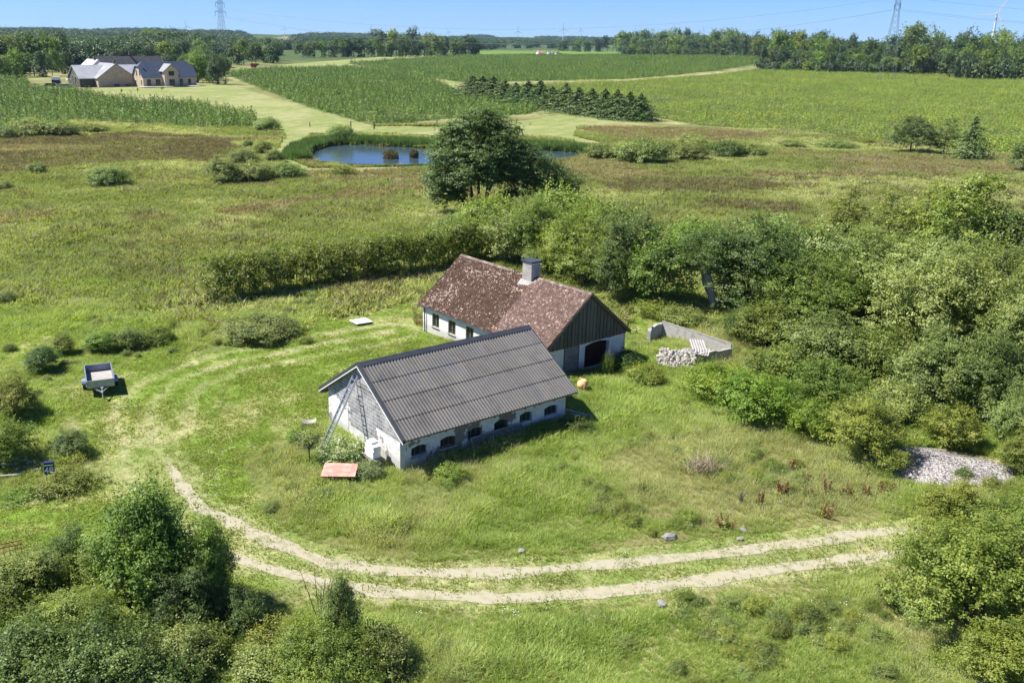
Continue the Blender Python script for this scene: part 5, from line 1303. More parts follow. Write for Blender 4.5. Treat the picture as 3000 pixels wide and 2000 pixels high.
# ------------------------------------------------------------------ shrubs and trees near the houses and on the meadow
# (x, y = foot, w, h in the 2352-pixel view, crown, leaf, label)
NEAR = [
 # left edge and yard rim
 (30, 955, 120, 110, 'mid0', 'leafy', 'yellow-green shrub at the left edge, level with the trailer'),
 (15, 1065, 130, 140, 'mid1', 'leaf', 'tall leafy shrub at the left edge above the timber pile'),
 (163, 1045, 88, 66, 'mid2', 'leafd', 'round dark green shrub between the trailer and the letterbox'),
 (160, 1120, 150, 50, 'weed', 'leafy', 'low yellow-flowering growth right of the letterbox'),
 (40, 1140, 110, 22, 'weed', 'leaf', 'low green growth under the letterbox'),
 (95, 850, 80, 66, 'mid3', 'leafd', 'dark thorny shrub just left of the trailer'),
 (145, 812, 60, 54, 'mid4', 'leafy', 'narrow yellowish shrub behind the trailer'),
 (235, 805, 76, 60, 'mid5', 'leaf', 'leafy shrub directly behind the trailer'),
 (300, 800, 80, 50, 'mid0', 'leafg', 'grey-green shrub right of the one behind the trailer'),
 (365, 790, 70, 46, 'mid1', 'leaf', 'bushy shrub at the right end of the row behind the trailer'),
 (398, 760, 40, 40, 'weed', 'leafy', 'small pale yellow-green sapling behind the row at the trailer'),
 (12, 700, 60, 34, 'mid2', 'leafg', 'grey bush on the left edge of the meadow'),
 (600, 772, 180, 54, 'dome0', 'leafg', 'broad low dark nettle patch below the clipped hedge'),
 (700, 790, 40, 22, 'weed', 'leafy', 'small clump with yellow flowers on the lawn edge'),
 (800, 1055, 120, 70, 'weed', 'leafw', 'white-flowering shrub against the middle of the gable'),
 (760, 1040, 90, 50, 'weed', 'leafw', 'white-flowering shrub under the ladder'),
 (845, 1092, 80, 46, 'weed', 'leafw', 'white-flowering shrub below the stack of white blocks'),
 (690, 1020, 90, 50, 'weed', 'leaf', 'tangled weeds around the small half-bare tree'),
 # between house and barn
 (1392, 862, 30, 74, 'weed', 'leafy', 'thin sunlit sapling in front of the dark gate'),
 (1432, 850, 70, 60, 'mid3', 'leafd', 'dark shrub at the right corner of the farmhouse gable'),
 (1478, 880, 90, 50, 'mid4', 'leafy', 'yellow-green shrub left of the ruined pen'),
 (1525, 822, 60, 26, 'weed', 'leaf', 'plant growing inside the ruined pen'),
 # behind the house, left to right
 (1130, 548, 150, 105, 'mid1', 'leaf', 'shrub at the foot of the big tree, between it and the hedge end'),
 (1215, 540, 150, 110, 'mid3', 'leafg', 'light shrub under the right lobe of the big tree'),
 (1300, 560, 180, 130, 'mid0', 'leaf', 'back-row shrub right under the low crown of the big tree'),
 (1400, 575, 160, 110, 'mid2', 'leafg', 'back-row shrub between the big tree and the grey back row'),
 (1045, 560, 110, 70, 'mid1', 'leafg', 'low shrub left of the foot of the big tree'),
 (1085, 575, 90, 60, 'mid5', 'leafb', 'bright green bush at the foot of the big tree'),
 (1165, 610, 130, 150, 'mid0', 'leafg', 'rounded grey-green shrub right of the hedge end'),
 (1235, 620, 150, 175, 'nearA', 'leaf', 'tall leafy shrub behind the chimney, left of the pair'),
 (1345, 655, 180, 200, 'nearB', 'leaf', 'tall leafy shrub behind the chimney, right of the pair'),
 (1435, 685, 170, 195, 'nearC', 'leafd', 'dark shrub behind the right end of the farmhouse roof'),
 (1508, 700, 165, 205, 'mid1', 'leaf', 'large shrub behind the ruined pen, left of the leaning trunk'),
 (1500, 590, 160, 90, 'mid2', 'leafg', 'grey-green shrub of the back row above the pen'),
 (1720, 705, 230, 220, 'nearA', 'leafd', 'dark overhanging tree crown right of the leaning trunk'),
 (1610, 610, 170, 105, 'mid3', 'leaf', 'back-row shrub above the leaning trunk'),
 (1760, 630, 200, 130, 'mid4', 'leafg', 'back-row grey shrub below the drooping conifer'),
 (1880, 640, 190, 130, 'mid5', 'leafg', 'back-row grey shrub between the drooping conifers'),
 (1500, 720, 110, 45, 'weed', 'leaf', 'low weeds under the shrubs beyond the lawn strip'),
 (1570, 735, 120, 40, 'weed', 'leafg', 'low weeds along the wood edge above the pen'),
 # right-hand thicket
 (1870, 740, 240, 180, 'nearB', 'leaf', 'broad shrub in the middle of the right thicket'),
 (2010, 730, 250, 200, 'nearC', 'leafg', 'broad grey-green shrub right of the middle of the thicket'),
 (2140, 800, 260, 250, 'nearA', 'leafg', 'big rounded grey shrub of the right thicket'),
 (2270, 780, 260, 260, 'nearB', 'leaf', 'big leafy shrub near the right edge of the thicket'),
 (2340, 860, 200, 240, 'nearC', 'leafg', 'grey-leaved shrub cut by the right edge'),
 (2310, 640, 220, 150, 'mid0', 'leafd', 'dark shrub on the upper right of the thicket'),
 (2210, 650, 200, 130, 'mid1', 'leafg', 'shrub under the tallest golden conifer'),
 (2330, 560, 120, 90, 'mid2', 'leafg', 'low grey shrub at the upper right edge'),
 (1700, 780, 100, 90, 'mid3', 'leafd', 'small dark bush right of the leaning trunk'),
 (1750, 800, 150, 130, 'mid4', 'leaf', 'leafy bush above the bright green domes'),
 (1900, 850, 200, 160, 'mid5', 'leafg', 'willowy bush in the centre right of the thicket'),
 (2020, 880, 180, 130, 'mid0', 'leaf', 'green bush left of the dark willow'),
 (2140, 940, 200, 190, 'nearC', 'leafg', 'grey-blue willow above the gravel heap'),
 (2260, 970, 210, 230, 'nearA', 'leafd', 'dark blue-green willow right above the gravel heap'),
 (2345, 1030, 130, 200, 'nearB', 'leafg', 'willow at the right edge above the gravel heap'),
 (1655, 915, 170, 92, 'dome0', 'leafb', 'bright green rounded shrub nearest the ruined pen'),
 (1740, 960, 190, 120, 'dome1', 'leafb', 'bright green rounded shrub in the middle of the row'),
 (1870, 1000, 120, 100, 'dome2', 'leafb', 'small bright green rounded shrub right of the row'),
 (1780, 890, 150, 120, 'mid1', 'leafy', 'yellow-green bush behind the bright rounded row'),
 (1890, 930, 160, 120, 'mid2', 'leaf', 'olive bush behind the small rounded shrub'),
 (1985, 1050, 190, 155, 'nearA', 'leafy', 'sunlit yellow-green larch-like shrub shading the gravel heap'),
 (2040, 960, 150, 90, 'mid3', 'leafg', 'grey weeds between the willow and the sunlit shrub'),
 (2180, 1025, 130, 110, 'mid4', 'leafy', 'yellow-green shrub behind the gravel heap'),
 (2335, 1090, 90, 130, 'mid5', 'leafy', 'yellow-green shrub on the right edge beside the gravel'),
 # foreground right
 (2170, 1235, 190, 140, 'nearC', 'leafy', 'light green shrub below the gravel heap'),
 (2300, 1250, 200, 150, 'nearB', 'leaf', 'leafy shrub below the right end of the gravel heap'),
 (2140, 1310, 120, 80, 'mid0', 'leaf', 'small shrub covering the right end of the track'),
 (2220, 1440, 330, 300, 'nearA', 'leaf', 'large leafy bush at the right where the track leaves'),
 (2370, 1400, 260, 330, 'nearC', 'leafy', 'large light green bush cut by the right edge'),
 (2340, 1560, 260, 190, 'nearB', 'leafy', 'lower light green bush in the bottom right'),
 (2100, 1400, 110, 70, 'weed', 'leafg', 'weeds at the left foot of the large right bush'),
 (2180, 1530, 150, 50, 'weed', 'leaf', 'weeds below the large right bush'),
 # foreground left
 (345, 1395, 250, 290, 'tallA', 'leaf', 'tallest leafy tree of the lower left group'),
 (270, 1370, 170, 200, 'nearB', 'leaf', 'leafy shrub left of the tallest tree of the lower left'),
 (490, 1395, 140, 220, 'tallA', 'leaf', 'slim pointed tree right of the tallest in the lower left'),
 (430, 1440, 170, 160, 'nearC', 'leafd', 'dark shrub filling between the two tall lower left trees'),
 (175, 1360, 150, 180, 'nearA', 'leafd', 'dark drooping shrub left in the lower left group'),
 (75, 1430, 210, 180, 'nearC', 'leafy', 'yellow-green branching shrub on the lower left'),
 (200, 1480, 220, 170, 'nearB', 'leafy', 'yellow-green shrub in front of the dark lower left bushes'),
 (20, 1400, 110, 130, 'mid1', 'leafd', 'dark bush on the left edge under the harrow'),
 (80, 1590, 300, 170, 'nearA', 'leafd', 'very dark bush in the bottom left corner'),
 (260, 1600, 320, 170, 'nearC', 'leafd', 'very dark bush right of the bottom left corner'),
 (420, 1540, 180, 110, 'mid2', 'leafg', 'grey-green weeds right of the dark bottom left bushes'),
 (555, 1440, 110, 115, 'mid3', 'leafd', 'dark ivy-like shrub beside the lower rut'),
 (480, 1480, 160, 80, 'weed', 'leafy', 'pale weeds with red leaves in front of the slim tree'),
 (785, 1510, 110, 205, 'tallA', 'leafg', 'sparse pointed shrub rising in front of the track'),
 (760, 1570, 230, 150, 'nearB', 'leaf', 'broad shrub under the sparse pointed one'),
 (870, 1540, 170, 110, 'mid4', 'leafg', 'grey-green shrub right of the sparse pointed one'),
 (610, 1570, 200, 90, 'weed', 'leafg', 'mixed weeds at the bottom, left of the broad shrub'),
 (620, 1480, 150, 70, 'weed', 'leafy', 'yellow-green weeds below the rut'),
 (690, 1500, 120, 80, 'mid5', 'leafy', 'yellow-green bush left of the sparse pointed one'),
 (1060, 1560, 100, 40, 'weed', 'leafg', 'low weeds at the bottom middle'),
 (1780, 1430, 70, 44, 'weed', 'leafg', 'nettle clump in the grass below the track'),
 (1440, 1480, 60, 30, 'weed', 'leafg', 'small nettle clump at the bottom right of the middle'),
 (2215, 1100, 45, 40, 'weed', 'leafd', 'dark weed growing out of the gravel heap'),
 # weeds along the shaded wall
 (1030, 1100, 100, 44, 'weed', 'leaf', 'weeds at the foot of the shaded barn wall, left end'),
 (1330, 990, 90, 46, 'weed', 'leafd', 'shaded weeds at the right end of the barn'),
]
for (x, y, w_, h_, pr, mt, lab) in NEAR:
    p, r_, hm = at_px(x, y, w_, h_)
    cat = 'weeds' if pr == 'weed' else ('tree' if pr == 'tallA' and h_ > 150 else 'shrub')
    nm = {'weeds': 'weed_clump', 'tree': 'tree', 'shrub': 'shrub'}[cat]
    hm = max(hm * 0.90, .25)
    if pr == 'tallA': hm = hm * 1.16
    elif pr != 'weed': hm = hm / 1.02
    plant(nm, lab, cat, pr, mt, (p[0], p[1], gz(p[0], p[1]) - .05), r_ * 1.02, hm, rz=(x * 7 + y) % 628 / 100, kind='bush' if pr != 'weed' else None, crown_name='crown' if pr != 'weed' else 'leaves')

MEADOW = [
 (250, 428, 95, 50, 'dome0', 'leafg', 'round willow bush standing alone on the left meadow'),
 (85, 401, 46, 28, 'dome1', 'leafg', 'small round bush left of the lone willow bush'),
 (3, 436, 60, 22, 'dome2', 'leafg', 'low bush cut by the left edge of the meadow'),
 (515, 420, 84, 64, 'mid0', 'leafg', 'left and tallest bush of the group before the pond'),
 (580, 416, 100, 44, 'mid1', 'leafg', 'middle low bush of the group before the pond'),
 (655, 410, 90, 36, 'mid2', 'leafg', 'right low bush of the group before the pond'),
 (557, 377, 68, 36, 'dome0', 'leafg', 'round bush behind the group before the pond'),
 (603, 355, 48, 34, 'mid3', 'leafg', 'upright small bush left of the pond path'),
 (570, 340, 28, 20, 'dome1', 'leafd', 'smallest dark bush left of the pond path'),
 (632, 372, 48, 26, 'mid4', 'leafg', 'low bush beside the curve of the pond path'),
 (70, 312, 90, 38, 'mid5', 'leafg', 'bush below the left firs, second from the edge'),
 (135, 312, 90, 32, 'mid0', 'leafg', 'bush below the left firs, third from the edge'),
 (15, 318, 60, 28, 'dome2', 'leafg', 'bush below the left firs at the very edge'),
 (205, 304, 80, 20, 'mid1', 'leafg', 'low tapering bush right below the left firs'),
 (613, 298, 62, 28, 'mid2', 'leafg', 'bush at the right tip of the left firs'),
 (783, 325, 60, 44, 'dome0', 'leafg', 'upright round bush on the far bank of the pond'),
 (790, 404, 60, 30, 'weed', 'leafy', 'pale weedy bush in front of the pond'),
 (1385, 364, 74, 34, 'mid3', 'leafg', 'left bush of the row right of the big tree'),
 (1475, 374, 125, 52, 'mid4', 'leafg', 'large bush of the row right of the big tree'),
 (1525, 345, 60, 24, 'mid5', 'leafg', 'bush behind the large one of the right row'),
 (1585, 368, 86, 42, 'dome1', 'leafg', 'low bush in the middle of the right row'),
 (1592, 345, 90, 34, 'mid0', 'leafg', 'tall bush behind the middle of the right row'),
 (1668, 360, 80, 34, 'mid1', 'leafd', 'dark bush near the right end of the row'),
 (1722, 356, 76, 28, 'mid2', 'leafg', 'bush ending the row right of the big tree'),
 (1820, 340, 60, 16, 'mid3', 'leafg', 'very low grey bush on the reddish grass'),
 (1915, 340, 90, 16, 'mid4', 'leafg', 'wide low grey bush right of the reddish grass'),
 (1990, 330, 40, 14, 'dome2', 'leafy', 'tiny yellow-green bush left of the pines'),
]
for (x, y, w_, h_, pr, mt, lab) in MEADOW:
    p, r_, hm = at_px(x, y, w_, h_)
    plant('bush', lab, 'bush', pr, mt, (p[0], p[1], gz(p[0], p[1]) - .05), r_ * 1.02, hm * .95, 'bushes on the meadow', rz=(x * 7 + y) % 628 / 100)

# conifers
for (x, y, w_, h_, pr, mt, lab) in [
 (2090, 352, 92, 88, 'pine0', 'pine', 'dark broad pine, left of the three on the meadow'),
 (2166, 357, 80, 84, 'pine1', 'pine', 'thin pine with visible trunk between the two dense ones'),
 (2226, 366, 96, 100, 'spruce1', 'pine', 'dense pointed conifer, right of the three on the meadow'),
 (2348, 395, 70, 80, 'pine0', 'pine', 'pine cut by the right edge beyond the thicket'),
 (1935, 585, 130, 160, 'pine1', 'leafy', 'ragged golden conifer at the left of the thicket top'),
 (2030, 590, 120, 160, 'pine1', 'leafy', 'ragged conifer with bare top in the thicket'),
 (2110, 600, 140, 185, 'pine1', 'leafy', 'golden drooping conifer left of the tallest one'),
 (2195, 630, 200, 245, 'pine0', 'leafy', 'tallest golden conifer in the right thicket'),
 (1870, 600, 90, 100, 'pine1', 'leafy', 'low leaning conifer at the left end of the thicket top'),
]:
    p, r_, hm = at_px(x, y, w_, h_)
    s = r_ / (.36 if pr.startswith('sp') else .42)
    plant('conifer', lab, 'conifer', pr, mt, (p[0], p[1], gz(p[0], p[1]) - .05), s, hm * .97, kind='conifer')

# spruce row at the edge of the right-hand plantation
row = [(1085, 225, 46), (1108, 228, 48), (1132, 231, 48), (1158, 235, 50), (1184, 239, 52), (1212, 243, 52), (1240, 246, 54), (1268, 250, 54), (1298, 255, 56), (1328, 259, 58), (1358, 264, 60), (1388, 268, 62), (1416, 272, 62), (1444, 275, 60), (1470, 277, 58)]
rl = ['first, farthest spruce of the dark row', 'second spruce of the dark row from its far end', 'third spruce of the dark row from its far end', 'fourth spruce of the dark row from its far end', 'fifth spruce of the dark row from its far end', 'sixth spruce of the dark row from its far end', 'seventh spruce of the dark row from its far end', 'middle spruce of the dark row between plantations', 'seventh spruce of the dark row from its near end', 'sixth spruce of the dark row from its near end', 'fifth spruce of the dark row from its near end', 'fourth spruce of the dark row from its near end', 'third spruce of the dark row from its near end', 'second spruce of the dark row from its near end', 'last and nearest spruce of the dark row']
for i, (x, y, h_) in enumerate(row):
    p, r_, hm = at_px(x, y, 64, h_)
    random.seed(i); plant('spruce', rl[i], 'spruce', 'spruce%d' % (i % 2), 'spruce', (p[0], p[1], gz(p[0], p[1]) - .05), r_ / .42 * random.uniform(1.9, 2.4), hm * random.uniform(.88, 1.12), 'row of dark spruces', kind='conifer')

# big broadleaf tree beyond the hedge
p, r_, hm = at_px(1105, 492, 330, 235)
bt = empty('big_tree', 'tall dark broadleaf tree with several stems rising beyond the hedge before the pond', 'tree', (p[0], p[1], 0))
S_ = hm
lob = [(-.05, 0, .78, .17, .18, .20), (-.20, .05, .70, .14, .16, .16), (.14, .02, .74, .15, .15, .17), (-.28, 0, .52, .15, .18, .17), (.02, -.1, .55, .22, .2, .2), (.24, 0, .56, .17, .18, .18), (-.34, 0, .33, .13, .16, .13), (-.15, -.12, .35, .18, .17, .15), (.12, -.1, .36, .17, .16, .14),
       (.42, .02, .42, .17, .18, .18), (.58, 0, .34, .16, .17, .16), (.70, .02, .24, .14, .15, .13), (.52, -.05, .20, .14, .15, .12), (.02, .02, .90, .09, .1, .10), (-.30, -.03, .18, .14, .13, .12), (.30, .1, .3, .18, .16, .16), (.28, -.02, .14, .13, .15, .10), (.06, .1, .42, .2, .2, .18)]
big = crown('tree_crown', 77, lob, 820, 14, 11, .0080, .033, .013, 700, .12, fill=.2)
o = link('crown', big, M['leafd'], bt, None, None, (S_ * 1.14, S_, S_))
mb = MB(); rr = random.Random(3)
stems = [((-.06, 0), (-.18, .02)), ((-.02, .02), (-.04, 0)), ((.03, -.01), (.10, 0)), ((0, .03), (.24, .02)), ((.34, .02), (.46, .02)), ((.5, 0), (.6, 0)), ((-.12, .02), (-.30, 0))]
for i, ((ax, ay), (bx, by)) in enumerate(stems):
    hh = .72 if i < 4 else .36
    P = [(S_ * (ax + (bx - ax) * f), S_ * (ay + (by - ay) * f) , S_ * hh * f - .1 * (f == 0)) for f in (0, .3, .6, 1)]
    MB().tube(P, [.22, .17, .12, .04], 7, cap=False).obj('trunk', M['bark'], bt)
    for k in range(6):
        f = rr.uniform(.35, .9); b0 = Vector(P[1]).lerp(Vector(P[3]), f); a = rr.random() * 6.28
        mb.tube([b0, b0 + Vector((math.cos(a) * .9, math.sin(a) * .9, .7)), b0 + Vector((math.cos(a) * 1.9, math.sin(a) * 1.9, 1.2))], [.07, .05, .015], 4, cap=False)
mb.obj('branches', M['bark'], bt)

# clipped but overgrown hedge
HP = poly2([(500, 690), (620, 672), (740, 655), (860, 640), (980, 622), (1060, 608), (1110, 596)])
hl = []; seg = np.hypot(*(HP[1:] - HP[:-1]).T); s_ = np.concatenate([[0], np.cumsum(seg)]); O_ = HP[0]
rr = np.random.default_rng(8)
for t in np.arange(0, s_[-1], .8):
    x = np.interp(t, s_, HP[:, 0]) - O_[0]; y = np.interp(t, s_, HP[:, 1]) - O_[1]
    hl.append((x, y, rr.uniform(.9, 1.3), 1.35, 1.5, rr.uniform(1.2, 1.5))); hl.append((x + rr.normal() * .4, y + rr.normal() * .4 + .3, rr.uniform(1.9, 2.4), rr.uniform(.8, 1.2), 1.1, rr.uniform(.6, 1.0)))
hm_ = crown('hedge_foliage', 88, hl, 900, 9, 9, .085, .28, .13, 700, .8, fill=.12)
hg = empty('hedge', 'long thick sunlit hedge running behind the lawn to the farmhouse', 'hedge', (O_[0], O_[1], 0))
link('foliage', hm_, M['hedge'], hg, None, None, (1, 1, 1.18))
mb = MB()
for t in np.arange(0.3, s_[-1], .6):
    x = np.interp(t, s_, HP[:, 0]) - O_[0]; y = np.interp(t, s_, HP[:, 1]) - O_[1]; mb.tube([(x, y, -.1), (x + random.uniform(-.2, .2), y + random.uniform(-.2, .2), 1.8)], [.05, .02], 5, cap=False)
mb.obj('stems', M['bark'], hg)

# leaning bare trunk of the old tree at the wood edge
p = Vector(g2(1640, 712)); lt = empty('leaning_tree', 'old tree with a pale leaning forked trunk at the edge of the thicket', 'tree', p)
MB().tube([(.1, 0, -.1), (-.25, 0, 1.2), (-.75, 0, 2.6), (-1.05, .1, 4.2)], [.42, .34, .28, .2], 9).obj('trunk', M['barkp'], lt, smooth=True)
MB().tube([(-.2, .1, .9), (-.85, .2, 2.0), (-1.15, .3, 3.0)], [.22, .18, .12], 7).obj('fork', M['barkp'], lt, smooth=True)
o = link('crown', PROTO['nearC'], M['leafd'], lt, (-.9, .6, 2.9), None, (2.9, 2.4, 3.2))

# ------------------------------------------------------------------ grass and weeds as ground cover
def cloud(n, y0, y1, power=1.0, pad=1.12):
    """random ground points inside the field of view, denser towards the camera"""
    u = RNG.random(n); y = y0 + (y1 - y0) * u ** power
    half = (y * CP + CAM_H * SP) / FPX * 1500 * pad
    off = (y * CP + CAM_H * SP) / FPX * (1500 - CXP)
    x = off + RNG.uniform(-1, 1, n) * (half + 1)
    return x, y
bp = np.array([bw(a, b)[:2] for a, b in ((-.1, -.1), (BL + .1, -.1), (BL + .1, BW + .1), (-.1, BW + .1))])
def hwp(a, b): q = HO + hd * a + hn * b; return (q[0], q[1])
hp = np.array([hwp(a, b) for a, b in ((-.1, -.1), (HL + .1, -.1), (HL + .1, HW + .1), (-.1, HW + .1))])
def masks(x, y):
    wx = x + (fbm(x, y, 2.5, 3) - 0.5) * 3 * .4 * np.clip(y / 60, 0.4, 3); wy = y + (fbm(x + 90, y, 2.5, 3) - 0.5) * 3 * .4 * np.clip(y / 60, 0.4, 3)
    lawn = inpoly(wx, wy, YARD) | inpoly(wx, wy, BACKYARD)
    bad = inpoly(x, y, bp) | inpoly(x, y, hp) | inpoly(x, y, WATER)
    bad |= (((x - GRAVEL_C[0]) / 3.5) ** 2 + ((y - GRAVEL_C[1]) / 2.5) ** 2) < 1
    rut = np.minimum(dline(x, y, UP_RUT), dline(x, y, LO_RUT))
    pale = inpoly(x, y, PALE) | inpoly(x, y, P1) | inpoly(x, y, P2) | inpoly(x, y, P4)
    brown = inpoly(wx, wy, BROWN1) | inpoly(wx, wy, BROWN2) | inpoly(wx, wy, BROWN3)
    return lawn, bad, rut, pale, brown
T1 = [tuft_mesh('grass_tuft', i, 26, .42, .26, .015, .95) for i in range(3)]
T2 = [tuft_mesh('dry_tuft', 10 + i, 22, .50, .26, .012, .9, .5) for i in range(2)]
T3 = [tuft_mesh('sedge_tuft', 20 + i, 40, .60, .30, .014, .4) for i in range(2)]
T4 = [tuft_mesh('lawn_tuft', 30 + i, 22, .10, .22, .014, .9) for i in range(2)]
T5 = [tuft_mesh('coarse_tuft', 40 + i, 26, .55, .6, .045, .95) for i in range(3)]
x, y = cloud(230000, 20, 86, 1.2)
lawn, bad, rut, pale, brown = masks(x, y)
nz = fbm(x, y, 3.2, 3); nz2 = fbm(x + 31, y - 12, 7, 3)
nearp = RNG.random(len(x)) < np.clip((86 - y) / 22, 0, 1)
tall = ~lawn & ~bad & (rut > .8) & nearp
yard_open = lawn & ~bad & ((rut > .02 + .45 * fbm(x, y, .55, 3)) | (RNG.random(len(x)) < .05) | ((y > 40) & (x < -7) & (RNG.random(len(x)) < .6)))
hgt = np.clip(.45 + (nz - .35) * 1.6, .35, 1.5)
wallg = 1 + .30 * np.exp(-(dline(x, y, np.vstack([bp, bp[:1]])) / 1.0) ** 2)
verge = wallg * np.clip(dline(x, y, np.vstack([YARD, YARD[:1]])) / 1.2, .45, 1)
s1 = tall & (nz2 < .63) ; s2 = tall & (nz2 >= .54) & (RNG.random(len(x)) < .75)
def emit(nm, lab, cat, sel, prot, mat, sc):
    idx = np.nonzero(sel)[0]; z = gh(x[idx], y[idx])
    scatter(nm, lab, cat, prot, [M[mat]] * len(prot), np.stack([x[idx], y[idx], z], 1), sc[idx])
k = RNG.random(len(x))
emit('tall_grass', 'tall green uncut grass around the yard and below the track', 'grass', s1 & (k < .9), T1, 'gr1', hgt * verge * RNG.uniform(.75, 1.25, len(x)))
emit('dry_grass', 'dry seeding grass in pale patches around the yard', 'grass', s2 & (k > .35), T2, 'gr2', hgt * verge * RNG.uniform(.6, 1.1, len(x)))
emit('lawn_grass', 'short mown grass of the yard and track verges', 'grass', yard_open & (k < np.where((rut < 1.1) | (dline(x, y, SWATH) < .5) | (np.abs(dline(x, y, SWATH) - 1.9) < .5), .22, .55)), T4, 'gr4', RNG.uniform(.6, 1.5, len(x)) * np.clip(.5 + nz, .5, 1.4))
x, y = cloud(135000, 62, 225, 1.0)
lawn, bad, rut, pale, brown = masks(x, y)
nz = fbm(x, y, 7, 3); nz2 = fbm(x + 31, y - 12, 16, 3); k = RNG.random(len(x))
ok = ~bad & ~pale & ~lawn & (RNG.random(len(x)) < np.clip((y - 60) / 22, 0, 1))
sc = RNG.uniform(.6, 1.3, len(x)) * np.clip(.5 + nz, .6, 1.3)
redm = inpoly(x + (nz - .5) * 8, y + (nz2 - .5) * 16, RED) | inpoly(x + (nz - .5) * 6, y + (nz2 - .5) * 10, TAN) | ((fbm(x / 2.6 + 9, y + 40, 13, 3) > .64) & (y < 190))
emit('reddish_grass', 'reddish flowering grass in drifts over the meadow and by the pond meadow', 'grass', ok & redm & (k < .85), T5, 'gr6', sc)
ok = ok & ~(redm & (k < .8))
emit('meadow_grass', 'green uncut grass of the wide meadow beyond the hedge', 'grass', ok & (~brown | (k > .6)) & (nz2 < .53), T5, 'gr5', sc)
emit('meadow_dry_grass', 'dry pale grass in streaks over the wide meadow', 'grass', ok & ~brown & (nz2 >= .46) & (k < .8), T5, 'gr2', sc * .9)
emit('sedge', 'brownish sedge and rush patches in the wet parts of the meadow', 'sedge', ok & ((brown & (k < .72)) | ((nz > .60) & (k < .22))), T5, 'gr3', sc * 1.1)
x, y = cloud(9000, 21, 80, 1.1); lawn, bad, rut, pale, brown = masks(x, y); nz = fbm(x + 11, y + 3, 4, 3)
wk = ~lawn & ~bad & (rut > 1.2) & (nz > .50) & (RNG.random(len(x)) < .5)
for nm, lab, part, mt, h_ in (('broadleaf_weeds', 'yellow-green leafy weeds scattered through the rough grass', RNG.random(len(x)) > .5, 'leafy', .42), ('grey_weeds', 'grey-green nettles and thistles scattered through the rough grass', RNG.random(len(x)) <= .45, 'leafg', .42)):
    idx = np.nonzero(wk & part)[0]; rr_ = RNG.uniform(.22, .55, len(idx))
    scatter(nm, lab, 'weeds', [PROTO['weed']], [M[mt]], np.stack([x[idx], y[idx], gh(x[idx], y[idx]) - .03], 1), rr_, zs=rr_ * RNG.uniform(.7, 1.4, len(idx)))
fl = leafmesh('flower', np.array([[0, 0, .12], [.09, .03, .14], [-.07, .06, .10], [.02, -.09, .13]]), np.tile([0, 0, 1.0], (4, 1)), np.full(4, .02), np.full(4, 1.0), .9)
x, y = cloud(16000, 20, 60, 1.0); lawn, bad, rut, pale, brown = masks(x, y); nz = fbm(x + 71, y + 33, 2.6, 3)
k = ~bad & (rut > .5) & (rut < 4.5) & (nz > .66) & (RNG.random(len(x)) < .35)
idx = np.nonzero(k)[0]; scatter('white_flowers', 'small white clover and daisies along the track verges', 'flowers', [fl], [M['petal']], np.stack([x[idx], y[idx], gh(x[idx], y[idx])], 1), RNG.uniform(.7, 1.3, len(idx)))

# reed belt round the pond
RB = []; CW = np.vstack([WATER, WATER[:1]]); seg = np.hypot(*(CW[1:] - CW[:-1]).T); s_ = np.concatenate([[0], np.cumsum(seg)])
nR = 15000; t = RNG.random(nR) * s_[-1]; px_ = np.interp(t, s_, CW[:, 0]); py_ = np.interp(t, s_, CW[:, 1])
cen = WATER.mean(0); dx_ = px_ - cen[0]; dy_ = py_ - cen[1]; dl = np.hypot(dx_, dy_)
# outward offset: wide on the far bank and left end, narrow on the near bank
farb = np.clip((dy_ / 14 + .2), 0, 1); leftb = np.clip((-dx_ - 12) / 10, 0, 1)
wdt = .9 + 4.0 * np.maximum(farb, leftb * .8); off = RNG.random(nR) ** .8 * wdt
nx_ = dx_ / dl; ny_ = dy_ / dl * 1.0
nx_ = np.where(leftb > .3, nx_, nx_ * .2); ny_ = np.sign(dy_) * np.sqrt(np.clip(1 - nx_ ** 2, 0, 1))
X_ = px_ + nx_ * off; Y_ = py_ + ny_ * off
hR = np.where(np.maximum(farb, leftb * .6) > .4, .9, .25) * RNG.uniform(.75, 1.15, nR)
TR_ = [tuft_mesh('reed_tuft', 50 + i, 18, 1.7, .35, .045, .22) for i in range(2)]
scatter('reed_belt', 'belt of green reeds growing round the pond', 'reeds', TR_, [M['reed']] * 2, np.stack([X_, Y_, gh(X_, Y_) - .05], 1), hR)
for i, (x_, y_, w_, h_, lab) in enumerate(((898, 361, 36, 20, 'wider brown reed clump standing in the pond'), (951, 359, 20, 18, 'narrow brown reed clump standing in the pond'))):
    p, r_, hm = at_px(x_, y_, w_, h_); rr = np.random.default_rng(i); N_ = 900
    a = rr.random(N_) * 6.283; q = rr.random(N_) ** .5 * r_; Pn = np.stack([np.cos(a) * q, np.sin(a) * q, rr.random(N_) * hm * (1 - .35 * (q / r_) ** 2)], 1)
    up = np.stack([rr.normal(size=N_), rr.normal(size=N_), rr.normal(size=N_) * .2], 1)
    o = link('reed_clump', leafmesh('reed_clump', Pn, up, np.full(N_, .22), rr.random(N_), .3, rr), M['reedb'], None, (p[0], p[1], -.25)); tag(o, lab, 'reeds', 'reed clumps in the pond')

x, y = cloud(5200, 60, 150, 1.0); lawn, bad, rut, pale, brown = masks(x, y); nz = fbm(x * .5 + 5, y, 9, 3)
idx = np.nonzero(~lawn & ~bad & ~pale & (nz > .56))[0]
scatter('rush_tussocks', 'dark rush tussocks dotted over the damp meadow', 'rushes', T3, [M['gr3']] * 2, np.stack([x[idx], y[idx], gh(x[idx], y[idx]) - .05], 1), RNG.uniform(1.3, 2.4, len(idx)), zs=RNG.uniform(.9, 1.6, len(idx)))
